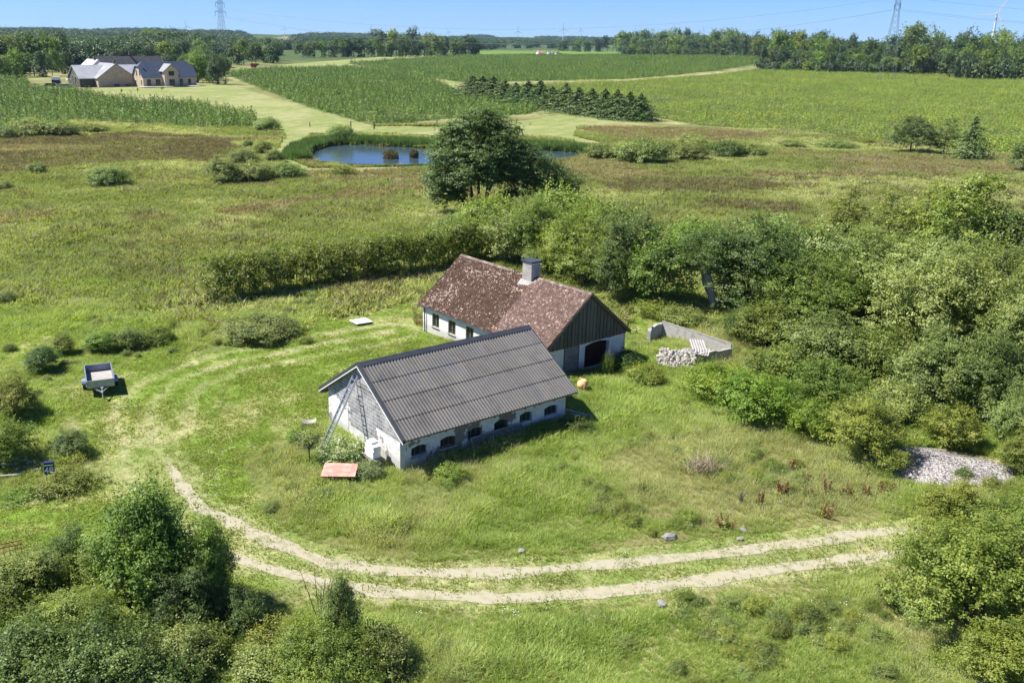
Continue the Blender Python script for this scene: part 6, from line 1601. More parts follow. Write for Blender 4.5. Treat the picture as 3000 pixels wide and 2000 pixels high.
# ------------------------------------------------------------------ christmas-tree plantations
def rows(poly, sp, sr, ang, jit):
    c, s = math.cos(ang), math.sin(ang); U = poly @ np.array([[c, -s], [s, c]])
    lo, hi = U.min(0), U.max(0)
    u, v = np.meshgrid(np.arange(lo[0], hi[0], sp), np.arange(lo[1], hi[1], sr)); u = u.ravel() + RNG.normal(size=u.size) * jit; v = v.ravel() + RNG.normal(size=v.size) * jit
    X = u * c - v * s; Y = u * s + v * c   # inverse rotation
    k = inpoly(X, Y, poly); X, Y = X[k], Y[k]
    px, py, zc = project(np.stack([X, Y, X * 0], 1)); k = (px > -160) & (px < 3160) & (zc > 1)
    return X[k], Y[k]
pl = []
for nm, poly, sp, sr, ang, h, pr in (('left', P1, 2.35, 2.35, .5, 2.7, 0), ('mid', P2, 2.35, 2.35, -.6, 2.7, 0), ('top', P3, 2.7, 2.7, .2, 2.9, 0), ('right', P4, 2.3, 2.5, .75, 1.6, 3)):
    X, Y = rows(poly, sp, sr, ang, .42 if nm != 'right' else .16)
    nz = fbm(X, Y, 14, 3)
    gap = (RNG.random(len(X)) < .06)
    if nm in ('mid',): gap |= (nz > .66)
    if nm == 'right': gap |= (np.abs(((X * .35 - Y) % 46) - 6) < 2.2) & (fbm(X, Y, 30, 2) > .42)
    X, Y, nz = X[~gap], Y[~gap], nz[~gap]
    qx_, qy_, _ = project(np.stack([X, Y, X * 0], 1)); kk = ~((qx_ > 80) & (qx_ < 330) & (qy_ < 262)); X, Y, nz = X[kk], Y[kk], nz[kk]
    H_ = h * RNG.uniform(.55, 1.3, len(X)) * np.clip(.55 + nz * .9, .65, 1.3)
    pl.append((X, Y, H_, np.full(len(X), pr), nm))
X = np.concatenate([q[0] for q in pl]); Y = np.concatenate([q[1] for q in pl]); H_ = np.concatenate([q[2] for q in pl]); PRi = np.concatenate([q[3] for q in pl]); NMi = np.concatenate([np.full(len(q[0]), i) for i, q in enumerate(pl)])
Z = gh(X, Y)
px, py, zc = project(np.stack([X, Y, Z], 1)); app = H_ / zc * ((px > 0) & (px < 3000))
order = np.argsort(-app); big_i = order[:300]
for i in big_i:
    pr = 'firr%d' % (i % 2) if PRi[i] == 3 else 'fir%d' % (i % 3)
    lab = {0: 'young fir in the near rows of the left plantation', 1: 'young fir in the near rows of the plantation behind the pond', 2: 'young fir in the upper plantation', 3: 'small bright fir in the near rows of the right plantation'}[int(NMi[i])]
    grp = {0: 'firs of the left plantation', 1: 'firs of the middle plantation', 2: 'firs of the upper plantation', 3: 'firs of the right plantation'}[int(NMi[i])]
    me = PROTO[pr]; o = bpy.data.objects.new('young_fir', me); C.objects.link(o)
    if len(me.materials) == 0: me.materials.append(M['firb' if PRi[i] == 3 else 'fir'])
    o.location = (X[i], Y[i], Z[i] - .03); o.scale = (H_[i] * 1.3, H_[i] * 1.3, H_[i] * .85); o.rotation_euler = (0, 0, random.random() * 6.28)
    tag(o, lab, 'conifer', grp)
rest = order[300:]
a = rest[PRi[rest] == 0]; scatter('fir_plantation', 'rows of young green firs of the left, middle and upper plantations', 'conifers', [PROTO['fir%d' % i] for i in range(3)], [M['fir']] * 3, np.stack([X[a], Y[a], Z[a] - .03], 1), H_[a] * 1.3, zs=H_[a] * .85)
a = rest[PRi[rest] == 3]; scatter('bright_fir_plantation', 'rows of small bright green firs filling the right-hand field', 'conifers', [PROTO['firr%d' % i] for i in range(2)], [M['firb']] * 2, np.stack([X[a], Y[a], Z[a] - .03], 1), H_[a] * 1.3, zs=H_[a] * .85)

# ------------------------------------------------------------------ woods and belts of trees
def gfar(x, y):
    p = g2(x, y); d = math.hypot(p[0], p[1])
    if p[2] > 1 or d > 3000 or ray(x * 1.27551, y * 1.27551)[2] > -0.004:
        r_ = ray(x * 1.27551, y * 1.27551); q = 2600 / math.hypot(r_[0], r_[1]); p = np.array([r_[0] * q, r_[1] * q, 0])
    return p
TREES = []
def belt(lab, grp, specs, mats=('faro',), pr='tree', cat='tree', nm='broadleaf_tree', base=0.0):
    for (x, y, w_, h_) in specs:
        p = gfar(x, y); _, _, zc = project(p); s = zc[0] / FPX * 1.27551
        if p[1] > 1500: s *= 1.0
        k = random.randrange(5)
        z = gz(p[0], p[1])
        TREES.append(p)
        hm = h_ * s; r_ = w_ * s / 2
        if hm < 3: hm = 3
        e = plant(nm, lab, cat, '%s%d' % (pr, k if pr in ('tree', 'mid') else k % 3), random.choice(mats), (p[0], p[1], z - hm * .10), r_ / (.52 if pr == 'tree' else 1.02), hm * 1.12, grp, kind='tree' if pr == 'tree' else 'bush', sy=random.uniform(.85, 1.15))
def band(x0, x1, n_, yb, ht, wd, jy=3, rnd=.18):
    """a run of trees between two pixels; yb and ht are (left, right) values"""
    out = []
    for i in range(n_):
        f = (i + .5) / n_
        x = x0 + (x1 - x0) * f + random.uniform(-.3, .3) * (x1 - x0) / n_
        yb_ = yb[0] + (yb[1] - yb[0]) * f + random.uniform(-jy, jy); h = ht[0] + (ht[1] - ht[0]) * f
        out.append((x, yb_, wd * random.uniform(.8, 1.3), h * random.uniform(1 - rnd, 1 + rnd)))
    return sorted(out, key=lambda q: q[1])
m3 = ('faro', 'faro', 'leafd', 'leaf')
belt('broadleaf tree in the dark wood left of the far farm', 'trees of the wood left of the far farm', band(-60, 150, 13, (170, 160), (85, 75), 62) + band(-60, 160, 10, (184, 172), (60, 45), 46), m3)
belt('broadleaf tree in the belt behind the far farm', 'trees behind the far farm', band(130, 380, 20, (136, 128), (28, 34), 40) + band(250, 520, 17, (150, 140), (36, 42), 38), m3)
belt('leafy tree in the garden clump right of the far brick house', 'garden trees right of the far house', [(455, 190, 60, 66), (500, 194, 46, 70), (480, 184, 60, 70), (430, 176, 50, 50), (395, 164, 50, 44), (515, 176, 34, 46), (470, 172, 60, 60), (448, 166, 50, 48)], ('leaf', 'faro', 'leafd'), 'mid')
belt('tree of the clump right of the left pylon', 'trees right of the left pylon', band(528, 640, 8, (150, 146), (40, 38), 36) + band(540, 650, 7, (140, 138), (44, 40), 34), m3)
belt('tree of the long belt in the middle distance', 'trees of the middle belt', band(690, 1095, 28, (133, 133), (34, 40), 34, 1) + [(875, 131, 60, 55), (910, 131, 56, 54), (1075, 133, 44, 44), (950, 130, 46, 62), (975, 131, 44, 48), (1015, 132, 40, 42)], m3)
belt('tree of the low dark belt at the foot of the horizon hills', 'trees of the far dark belt', band(640, 1300, 42, (113, 112), (14, 14), 34, 1.0), m3)
belt('tree of the dark belt right of the small white house', 'trees right of the white house', band(1290, 1460, 17, (118, 120), (24, 30), 26, 1), m3)
belt('tree of the long wood on the right horizon', 'trees of the right-hand wood', band(1425, 1760, 31, (123, 140), (38, 50), 34, 3) + band(1425, 1700, 20, (124, 132), (44, 52), 34, 1), m3)
belt('tree of the olive hedge in front of the right-hand wood', 'olive hedge trees', band(1430, 1640, 22, (136, 136), (26, 20), 20, 1), ('pine', 'leaf'))
for x, y, w2, h2, sd in ((1672, 133, 38, 40, 'left'), (1706, 136, 48, 46, 'right')):
    p, r_, hm = at_px(x, y, w2, h2); plant('round_headed_tree', 'round-headed tree standing free before the right-hand wood, %s one of the two' % sd, 'tree', 'ball', 'faro', (p[0], p[1], gz(p[0], p[1])), r_ / .52, hm, kind='tree')
belt('tree of the wood around the right pylon', 'trees around the right pylon', band(1720, 2050, 28, (146, 166), (54, 56), 44, 5) + band(1740, 2080, 22, (160, 172), (44, 40), 36, 3), m3)
belt('tree of the tall wood right of the right pylon', 'tall trees right of the right pylon', band(2050, 2400, 25, (160, 168), (74, 68), 50, 5) + band(2060, 2400, 22, (172, 176), (54, 56), 46, 4), m3)
belt('shrub of the field hedge along the plantation track', 'shrubs of the track hedge', band(1740, 2150, 28, (164, 174), (20, 24), 30, 1) , m3, 'wood', 'shrub', 'hedge_shrub'); belt('shrub of the dense hedge at the right edge by the track', 'shrubs of the right track hedge', band(2190, 2400, 15, (181, 184), (40, 38), 34, 1), m3, 'wood', 'shrub', 'hedge_shrub')
# far woods that read as one mass
xs_, ys_ = [], []
n_ = 60000
yy = 620 + (7500 - 620) * RNG.random(n_) ** 1.5; hf = yy / FPX * 1500 * 1.15; xx = yy / FPX * (1500 - CXP) + RNG.uniform(-1, 1, n_) * hf
dens = fbm(xx * .7, yy * .22, 240, 3)
keep = dens > .51
hill = ((xx + 305) / 110) ** 2 + ((yy - 1010) / 130) ** 2 < 1
keep |= hill
keep |= (xx < -230) & (yy > 900) & (yy < 1500) & (fbm(xx, yy, 90, 2) > .52)
keep |= (xx > 330) & (yy < 1400) & (fbm(xx, yy, 90, 2) > .35)
pxx, pyy, _ = project(np.stack([xx, yy, xx * 0], 1)); qx = pxx / 1.27551; qy = pyy / 1.27551
clear = ((qx > 600) & (qx < 1440) & (qy > 116)) | ((qx > 1420) & (qx < 1780) & (qy > 122)) | (qy > 150) & (qx > 200)
clear |= (qx > 215) & (qx < 375) & (qy > 96) & (qy < 104)
keep &= ~clear
xx, yy = xx[keep], yy[keep]
hh = RNG.uniform(9, 15, len(xx)) * np.clip(.6 + .5 * yy / 2500, 1, 1.0)
wd_ = RNG.uniform(6, 10, len(xx)) * np.clip(yy / 1600, 1, 2.4)
scatter('distant_woods', 'distant wooded country merging into one dark mass under the horizon', 'woods', [PROTO['wood%d' % i] for i in range(3)], [M['faro']] * 3, np.stack([xx, yy, gh(xx, yy) - 1], 1), wd_, zs=hh)
# extra trees over the wooded hill
n_ = 1500; a = RNG.random(n_) * 6.283; q = RNG.random(n_) ** .5; xx = -305 + np.cos(a) * q * 105; yy = 1010 + np.sin(a) * q * 130
scatter('hill_wood', 'closed wood covering the low hill beside the left pylon', 'woods', [PROTO['wood%d' % i] for i in range(3)], [M['faro']] * 3, np.stack([xx, yy, gh(xx, yy) - 1], 1), RNG.uniform(5, 9, n_), zs=RNG.uniform(9, 13, n_))

# ------------------------------------------------------------------ far farm
M['fbrick'] = surf('yellow_brick', (0.42, 0.33, 0.23), (0.56, 0.45, 0.33), .8, .9, bs=.1, coord='World')
M['ftile'] = surf('glazed_blue_grey_tile', (0.075, 0.095, 0.135), (0.115, 0.135, 0.17), .5, .35, bs=0, spec=.6, coord='World')
M['fslate'] = surf('pale_fibre_roof', (0.34, 0.36, 0.38), (0.44, 0.455, 0.47), .4, .8, bs=0, coord='World')
M['fdark'] = surf('dark_fibre_roof', (0.11, 0.105, 0.10), (0.17, 0.16, 0.15), .4, .85, bs=0, coord='World')
M['fgrey'] = surf('grey_roof', (0.23, 0.235, 0.25), (0.29, 0.295, 0.31), .4, .8, bs=0, coord='World')
M['fwhite'] = surf('white_render', (0.62, 0.62, 0.62), (0.74, 0.74, 0.73), .8, .85, bs=0, coord='World')
M['paving'] = surf('pale_paving', (0.40, 0.38, 0.34), (0.52, 0.50, 0.46), .6, .9, bs=0, coord='World')
def fhouse(name, label, p0, az, L_, W_, he, hr, wall, roof, wins=(), ridge_x=True, oh=.45, gwins=(), hip=0.0, chim=None):
    """house with its front along local x (from p0), depth along y; ridge along x or along y"""
    e = empty(name, label, 'house' if 'house' in name else 'farm building', (p0[0], p0[1], gz(p0[0], p0[1])), az)
    body = MB().box((L_ / 2, W_ / 2, he / 2 - .25), (L_, W_, he + .5)).obj('wall', M[wall], e)
    if ridge_x:
        for xx in (0.003, L_ - .003):
            zt = hr - .15 - hip
            f = hip / (hr - he) * W_ / 2
            P = [(xx, 0, he - .01), (xx, W_, he - .01), (xx, W_ / 2 + f, zt), (xx, W_ / 2 - f, zt)]
            P2 = [(xx + (.3 if xx < 1 else -.3), p[1], p[2]) for p in P]
            MB().add(P + P2, [(0, 3, 2, 1), (4, 5, 6, 7), (0, 4, 7, 3), (1, 2, 6, 5), (2, 3, 7, 6)]).obj('gable', M[wall], e)
        dz = (hr - he) / (W_ / 2); hx = hip * 1.0
        for s in (0, 1):
            y0 = -oh if s == 0 else W_ + oh; z0 = he - dz * oh
            f = hip / (hr - he) * W_ / 2; ym = W_ / 2 + (-f if s == 0 else f)
            P = [(-oh, y0, z0), (L_ + oh, y0, z0), (L_ + oh, ym, hr - hip), (L_ - hx * 1.1 if hip else L_ + oh, W_ / 2, hr), (hx * 1.1 if hip else -oh, W_ / 2, hr), (-oh, ym, hr - hip)]
            P2 = [(p[0], p[1], p[2] + .18) for p in P]
            F = [tuple(range(5, -1, -1)), tuple(range(6, 12))] + [(i, (i + 1) % 6, 6 + (i + 1) % 6, 6 + i) for i in range(6)]
            MB().add(P + P2, F).obj('roof', M[roof], e)
        if hip:
            for s in (0, 1):
                f = hip / (hr - he) * W_ / 2; xx = -oh if s == 0 else L_ + oh; xi = hx * 1.1 if s == 0 else L_ - hx * 1.1
                MB().add([(xx, W_ / 2 - f, hr - hip + .17), (xx, W_ / 2 + f, hr - hip + .17), (xi, W_ / 2, hr + .17)], [(0, 1, 2) if s else (2, 1, 0)]).obj('half_hip', M[roof], e)
    else:
        for yy in (0.003, W_ - .003):
            P = [(0, yy, he - .01), (L_, yy, he - .01), (L_ / 2, yy, hr - .15)]; P2 = [(p[0], yy + (.3 if yy < 1 else -.3), p[2]) for p in P]
            MB().add(P + P2, [(0, 1, 2), (5, 4, 3), (1, 4, 5, 2), (0, 2, 5, 3)]).obj('gable', M[wall], e)
        dz = (hr - he) / (L_ / 2)
        for s in (0, 1):
            x0 = -oh if s == 0 else L_ + oh; z0 = he - dz * oh
            P = [(x0, -oh * .5, z0), (x0, W_ + oh, z0), (L_ / 2, W_ + oh, hr), (L_ / 2, -oh * .5, hr)]; P2 = [(p[0], p[1], p[2] + .18) for p in P]
            MB().add(P + P2, [(0, 1, 2, 3), (7, 6, 5, 4)] + [(i, (i + 1) % 4, 4 + (i + 1) % 4, 4 + i) for i in range(4)]).obj('roof', M[roof], e)
    for (x0, x1, z0, z1) in wins:
        f = MB().box(((x0 + x1) / 2, -.03, (z0 + z1) / 2), (x1 - x0, .08, z1 - z0)).obj('window', M['dwood' if wall == 'fbrick' else 'fwhite'], e)
        MB().box(((x0 + x1) / 2, -.075, (z0 + z1) / 2), (x1 - x0 - .22, .02, z1 - z0 - .22)).obj('pane', M['glass'], f)
    for (y0, y1, z0, z1) in gwins:
        f = MB().box((-.03, (y0 + y1) / 2, (z0 + z1) / 2), (.08, y1 - y0, z1 - z0)).obj('window', M['fwhite'], e)
        MB().box((-.075, (y0 + y1) / 2, (z0 + z1) / 2), (.02, y1 - y0 - .2, z1 - z0 - .2)).obj('pane', M['glass'], f)
    if chim: MB().box(chim, (.8, .8, 1.5)).obj('chimney', M['dwood'], e)
    return e
fp = lambda x, y: gp(180 + x * .1871, 150 + y * .1871)
FAZ = math.atan2(.676, .737); fd_ = np.array([math.cos(FAZ), math.sin(FAZ), 0]); fn_ = np.array([-math.sin(FAZ), math.cos(FAZ), 0])
h0_ = fp(1290, 568)
SC_ = 1.0
fh = fhouse('brick_house', 'yellow brick house with glazed blue-grey tiled roof and pointed front dormer, far left', h0_, FAZ, 23, 9.6, 4.0, 9.6, 'fbrick', 'ftile', [(1.5, 3.2, .6, 2.9), (5.2, 7.2, .6, 2.9), (19.2, 20.6, .6, 2.9), (15.6, 17.0, .2, 2.9)], hip=1.9, gwins=[(2.0, 3.2, 4.3, 6.6), (5.0, 6.2, 4.3, 6.6), (1.2, 2.2, .8, 2.8), (6.5, 7.6, .1, 2.6)], chim=None)
# projecting gabled bay
bay = MB().box((11.2, -1.0, 3.0), (6.0, 2.2, 6.6)).obj('bay', M['fbrick'], fh)
MB().add([(8.2, -2.1, 6.29), (14.2, -2.1, 6.29), (11.2, -2.1, 8.7), (8.2, 3.5, 6.29), (14.2, 3.5, 6.29), (11.2, 3.5, 8.7)], [(0, 1, 2), (5, 4, 3), (0, 2, 5, 3), (1, 4, 5, 2)]).obj('gable', M['fbrick'], bay)
for s in (-1, 1):
    P = [(11.2 + s * 3.6, -2.6, 5.85), (11.2, -2.6, 8.75), (11.2, 4.2, 8.75), (11.2 + s * 3.6, 2.2, 5.85)]; P2 = [(p[0], p[1], p[2] + .2) for p in P]
    MB().add(P + P2, [(0, 1, 2, 3), (7, 6, 5, 4)] + [(i, (i + 1) % 4, 4 + (i + 1) % 4, 4 + i) for i in range(4)]).obj('roof', M['fgrey'], bay)
for (z0, z1, w2) in ((.2, 2.9, 2.4), (4.3, 6.1, 2.4)):
    f = MB().box((11.2, -2.13, (z0 + z1) / 2), (w2, .08, z1 - z0)).obj('window', M['dwood'], fh); MB().box((11.2, -2.18, (z0 + z1) / 2), (w2 - .2, .02, z1 - z0 - .2)).obj('pane', M['glass'], f)
MB().box((1.6, 2.2, 7.0), (.5, .6, .25), M=Euler((-.86, 0, 0)).to_matrix() if False else Matrix.Rotation(.86, 3, 'X')).obj('skylight', M['glass'], fh)
mb = MB(); o = mb.add([(-2, -6, .05), (22, -6, .05), (22, .2, .05), (-2, .2, .05)], [(0, 1, 2, 3)]).obj('terrace', M['paving'], None, (h0_[0], h0_[1], gz(h0_[0], h0_[1]) + .25), (0, 0, FAZ)); tag(o, kind='structure')
b0_ = fp(585, 566)
fhouse('brick_barn', 'yellow brick farm building with a wide windowless gable left of the far house', b0_, FAZ, 15.5, 15, 3.6, 8.9, 'fbrick', 'fgrey', [], ridge_x=False, gwins=[(2, 3, .8, 2.4), (4, 5, .8, 2.4), (6, 7, .8, 2.4), (8, 9, .8, 2.4), (11, 12.2, .2, 2.4)], chim=(7.7, 1.0, 9.6))
sk = [o for o in bpy.data.objects if o.name == 'brick_barn'][0]
for (yy, ff) in ((5.5, .62), (9.0, .35)):
    zz = 3.6 + (8.9 - 3.6) * ff + .12; xx_ = 15.5 / 2 * ff
    MB().box((xx_, yy, zz + .12), (1.5, 1.3, .08), M=Matrix.Rotation(-math.atan2(5.3, 7.75), 3, 'Y')).obj('skylight', M['fwhite'], sk)
def atd(zx, dist):
    r_ = ray(180 + zx * .1871, 200); k = dist / math.hypot(r_[0], r_[1]); return np.array([r_[0] * k, r_[1] * k, 0])
c0_ = atd(262, 404)
fhouse('long_barn', 'long barn with pale grey roof behind the brick farm building', c0_, FAZ, 36, 12, 3.6, 8.2, 'dwood', 'fslate', [], gwins=[(3, 5, 0, 4.2), (6, 7.4, 0, 4.6), (9, 10, 1, 3)])
def atd(zx, dist):
    r_ = ray(180 + zx * .1871, 200); k = dist / math.hypot(r_[0], r_[1]); return np.array([r_[0] * k, r_[1] * k, 0])
fhouse('old_farmhouse', 'long old farm wing with dark roof behind the pale barn', atd(600, 446), FAZ, 30, 9, 4.6, 10.6, 'fwhite', 'fdark', [], chim=(16, 4.5, 12))
fhouse('white_farmhouse', 'white-gabled farm wing with pale roof at the back left of the far farm', atd(372, 436), FAZ, 12, 12, 4.6, 9.6, 'fwhite', 'fslate', [], ridge_x=False, chim=(5.5, 3, 10.3))
# vehicles and boats of the farmyard
def small(name, label, cat, x, y, parts, rz=0.6):
    p = fp(x, y); e = empty(name, label, cat, (p[0], p[1], gz(p[0], p[1])), rz)
    for nm, mb_, mt in parts: mb_.obj(nm, M[mt], e)
    return e
def wheels(xs__, y_, r_): 
    mb_ = MB()
    return mb_
p = gp(166, 250); e = empty('horse_trailer', 'two-tone trailer, dark below and white above, standing left of the farmyard', 'trailer', (p[0], p[1], gz(p[0], p[1])), .2)
MB().box((0, 0, 1.3), (3.2, 2.0, 1.7)).obj('lower_body', M['navy'], e); MB().box((0, 0, 2.75), (3.0, 1.9, 1.2)).obj('upper_body', M['white'], e)
for s in (-.5, .5):
    for t_ in (-1, 1): MB().tube([(s, t_ * .95, .35), (s, t_ * 1.1, .35)], .35, 10).obj('wheel', M['rubber'], e)
def boat(label, px, py, L_, mat2, rz):
    p = gp(px, py); e = empty('boat', label, 'boat', (p[0], p[1], gz(p[0], p[1])), rz); V = []; k = 7
    for i in range(k):
        f = i / (k - 1); w2 = .95 * math.sqrt(max(0, 1 - (f * 1.02) ** 3)) + .02
        V += [(f * L_, -w2, 1.5 + .25 * f), (f * L_, 0, .75 + .35 * f * f), (f * L_, w2, 1.5 + .25 * f)]
    F = [(3 * i + j, 3 * i + j + 3, 3 * i + j + 4, 3 * i + j + 1) for i in range(k - 1) for j in (0, 1)] + [(0, 1, 2)] + [(3 * i, 3 * i + 2, 3 * i + 5, 3 * i + 3) for i in range(k - 1)]
    MB().add(V, F).obj('hull', M['white'], e); MB().box((L_ * .45, 0, 1.95), (L_ * .3, 1.2, .7)).obj('cabin', M[mat2], e); MB().box((L_ * .4, 0, .45), (L_ * .7, 1.2, .15)).obj('cradle', M['galv'], e)
boat('white boat with a cabin on a cradle at the left of the farmyard', 196, 243, 5.5, 'white', .9); boat('smaller white boat with dark windscreen by the pale barn wall', 246, 247, 4.5, 'navy', 1.5)
boat('white boat half hidden under the wood at the left edge of the farm', 92, 212, 7.5, 'white', .3)
for (px, py, L_, col_, rz, lab) in ((115, 212, 5.5, 'white', .1, 'pale caravan under the trees left of the far farm'), (190, 256, 5, 'galv', .2, 'blue-grey covered trailer in front of the farmyard'), (150, 254, 4, 'dwood', .1, 'dark heap of timber left of the covered trailer'), (228, 252, 3, 'white', .7, 'white car body beside the boats')):
    p = gp(px, py); e = empty('parked_trailer' if 'trailer' in lab else ('caravan' if 'caravan' in lab else ('timber_heap' if 'timber' in lab else 'car_body')), lab, 'caravan' if 'caravan' in lab else ('trailer' if 'trailer' in lab else ('timber' if 'timber' in lab else 'car')), (p[0], p[1], gz(p[0], p[1])), rz)
    hh_ = 2.2 if 'caravan' in lab else 1.1
    P = [(-L_ / 2, .35), (L_ / 2, .35), (L_ / 2 + .1, .35 + hh_ * .6), (L_ / 2 - .4, .35 + hh_), (-L_ / 2 + .4, .35 + hh_), (-L_ / 2 - .1, .35 + hh_ * .6)]
    MB().prism(P, -.9, .9).obj('body', M[col_], e); MB().box((0, -.92, .35 + hh_ * .68), (L_ * .6, .04, hh_ * .28)).obj('window', M['glass'], e)
    for s in (-1, 1): MB().tube([(.3, s * .75, .3), (.3, s * .95, .3)], .3, 10).obj('wheel', M['rubber'], e)
# garden table and dark things against the brick gable
for (x_, w2, lab) in ((860, 1.6, 'dark blue bin against the windowless brick gable'), (1030, 2.0, 'dark garden bench against the brick gable')):
    p = fp(x_, 560) - fn_ * 1; e = empty('garden_bin' if w2 < 1.8 else 'garden_bench', lab, 'bin' if w2 < 1.8 else 'bench', (p[0], p[1], gz(p[0], p[1])), FAZ)
    MB().box((0, 0, .6), (w2, .8, .9)).obj('body', M['navy'], e); MB().box((0, 0, 1.1), (w2 + .1, .9, .08)).obj('lid', M['dwood'], e)
# red farm trailer in the far meadow and log pile
p = gp(745, 199); e = empty('red_farm_trailer', 'red farm trailer parked at the far edge of the middle plantation', 'trailer', (p[0], p[1], gz(p[0], p[1])), .5)
M['red'] = surf('red_paint', (0.34, 0.035, 0.03), (0.42, 0.06, 0.05), 2, .6, bs=.05)
MB().prism([(-2.4, .9), (1.6, .9), (1.9, 2.7), (-2.7, 2.7)], -1.1, 1.1).obj('hopper', M['red'], e); MB().prism([(1.9, 1.6), (3.1, 1.7), (3.1, 2.6), (1.9, 2.6)], -.8, .8).obj('front_box', M['rust'], e); MB().box((0.2, 0, .75), (5.6, .8, .2)).obj('chassis', M['dwood'], e)
for s in (-1, 1):
    for q in (-1.2, .6): MB().tube([(q, s * .95, .5), (q, s * 1.2, .5)], .5, 12).obj('wheel', M['rubber'], e)
p = gp(672, 201); e = empty('log_pile', 'pile of logs beside the garden trees of the far farm', 'logs', (p[0], p[1], gz(p[0], p[1])), .1)
lg = MB().tube([(-2, 0, 0), (2, 0, 0)], .25, 8).mesh('log')
for i in range(12): link('log', lg, M['soffit'], e, (random.uniform(-3, 3), random.uniform(-.8, .8), .25 + .4 * (i % 4)), (0, 0, random.uniform(-.15, .15)))
# young garden trees on the pale lawn
for i, (x, y, h, lab) in enumerate(((475, 270, 8, 'young palm-like sapling on the lawn before the far house'), (404, 275, 9, 'thin staked sapling on the pale lawn, middle'), (357, 278, 8, 'thin staked sapling on the pale lawn, left'))):
    p = gp(x, y); e = empty('garden_sapling', lab, 'sapling', (p[0], p[1], gz(p[0], p[1])))
    MB().tube([(0, 0, -.1), (0, 0, 1.6)], [.06, .03], 5).obj('trunk', M['bark'], e); link('crown', PROTO['weed'], M['leaf'], e, (0, 0, 1.0), None, (.8, .8, 1.1) if i == 0 else (.35, .35, 1.2))
# small far houses
for (px, py, s, wall, roof, lab) in ((1578, 140, .62, 'fwhite', 'pink', 'small white farmhouse with red roof on the horizon field edge'), (1608, 138, .5, 'fwhite', 'fgrey', 'tiny pale house right of the white farmhouse'), (1632, 137, .45, 'fwhite', 'fdark', 'tiny pale house before the dark belt on the right')):
    p = gp(px, 146); k = 1250 / math.hypot(p[0], p[1]); p = p * [k, k, 0]
    fhouse('far_house', lab, p, .5, 12 * s, 7, 5 * s, 10 * s, wall, roof, [(2, 3.5, 1.5, 3.5), (6, 7.5, 1.5, 3.5)], chim=(4, 3.5, 11 * s))

# ------------------------------------------------------------------ pylons, cables, wind turbines
M['steel'] = surf('pylon_steel', (0.12, 0.155, 0.165), (0.19, 0.23, 0.24), 1, .6, .4, bs=0)
M['turbine'] = surf('turbine_white', (0.66, 0.67, 0.68), (0.74, 0.75, 0.76), 1, .5, bs=0)
def pylon(label, p, Hh, rz, w0, waist):
    e = empty('pylon', label, 'pylon', (p[0], p[1], gz(p[0], p[1])), rz); mb = MB(); t_ = .11
    lv = [0, .12, .23, .33, .42, .50, .57, .63, .69, .75, .81, .87, .93, 1.0]
    def half(f): return (w0 + (waist - w0) * min(1, f / .75)) / 2
    for a_, b_ in zip(lv[:-1], lv[1:]):
        za, zb, ha, hb = a_ * Hh, b_ * Hh, half(a_), half(b_)
        cs_ = [(-1, -1), (1, -1), (1, 1), (-1, 1)]
        for i in range(4):
            c0, c1 = cs_[i], cs_[(i + 1) % 4]
            mb.span((c0[0] * ha, c0[1] * ha, za), (c0[0] * hb, c0[1] * hb, zb), t_, t_)
            mb.span((c0[0] * ha, c0[1] * ha, za), (c1[0] * hb, c1[1] * hb, zb), t_ * .6, t_ * .6); mb.span((c1[0] * ha, c1[1] * ha, za), (c0[0] * hb, c0[1] * hb, zb), t_ * .6, t_ * .6)
    mb.obj('lattice_tower', M['steel'], e)
    arms = []
    for f, l_ in ((.78, 7.5), (.90, 6.0)):
        for s in (-1, 1):
            z = Hh * f
            am = MB().span((0, -.5, z), (s * l_, 0, z + .2), .14, .14).span((0, .5, z), (s * l_, 0, z + .2), .14, .14).span((0, 0, z + 1.6), (s * l_, 0, z + .3), .14, .14).obj('cross_arm', M['steel'], e)
            MB().tube([(s * l_, 0, z + .2), (s * l_, 0, z - 2.6)], .12, 5).obj('insulator', M['glass'], am); arms.append((s * l_, 0, z - 2.6))
    return e, arms
def wpt(e, q): return Matrix.Translation(e.location) @ Matrix.Rotation(e.rotation_euler.z, 4, 'Z') @ Vector(q)
pr_ = gp(2601, 205); k_ = 585 / math.hypot(pr_[0], pr_[1]); pr_ = pr_ * [k_, k_, 0]
plf = gp(655, 170); k_ = 640 / math.hypot(plf[0], plf[1]); plf = plf * [k_, k_, 0]
line = math.atan2(pr_[1] - plf[1], pr_[0] - plf[0]) + math.pi / 2
eR, aR = pylon('lattice power pylon rising out of the wood on the right, cut by the top edge', pr_, 52, line, 8.0, 2.2)
eL, aL = pylon('lattice power pylon beyond the far farm on the left, cut by the top edge', plf, 44, line, 7.0, 2.4)
for i, (qa, qb) in enumerate(zip([aR[0], aR[1], aR[2]], [aL[0], aL[1], aL[2]])):
    a_, b_ = wpt(eR, qa), wpt(eL, qb); P = []
    for k in range(33):
        f = k / 32; q = a_.lerp(b_, f); q.z -= 4 * f * (1 - f) * (17.5 if i < 2 else 15); P.append(q)
    o = MB().tube(P, .035, 4, cap=False).obj('power_cable', M['steel']); tag(o, ['lowest near power cable sagging between the two pylons', 'lower far power cable sagging between the two pylons', 'upper power cable sagging between the two pylons'][i], 'cable', 'power cables')
    d_ = (a_ - b_).normalized(); e_ = a_ + d_ * 330; P = []
    for k in range(17): f = k / 16; q = a_.lerp(e_, f); q.z -= 4 * f * (1 - f) * 12; P.append(q)
    o = MB().tube(P, .035, 4, cap=False).obj('power_cable', M['steel']); tag(o, ['lowest near power cable leaving the right pylon to the right', 'lower far power cable leaving the right pylon to the right', 'upper power cable leaving the right pylon to the right'][i], 'cable', 'power cables')
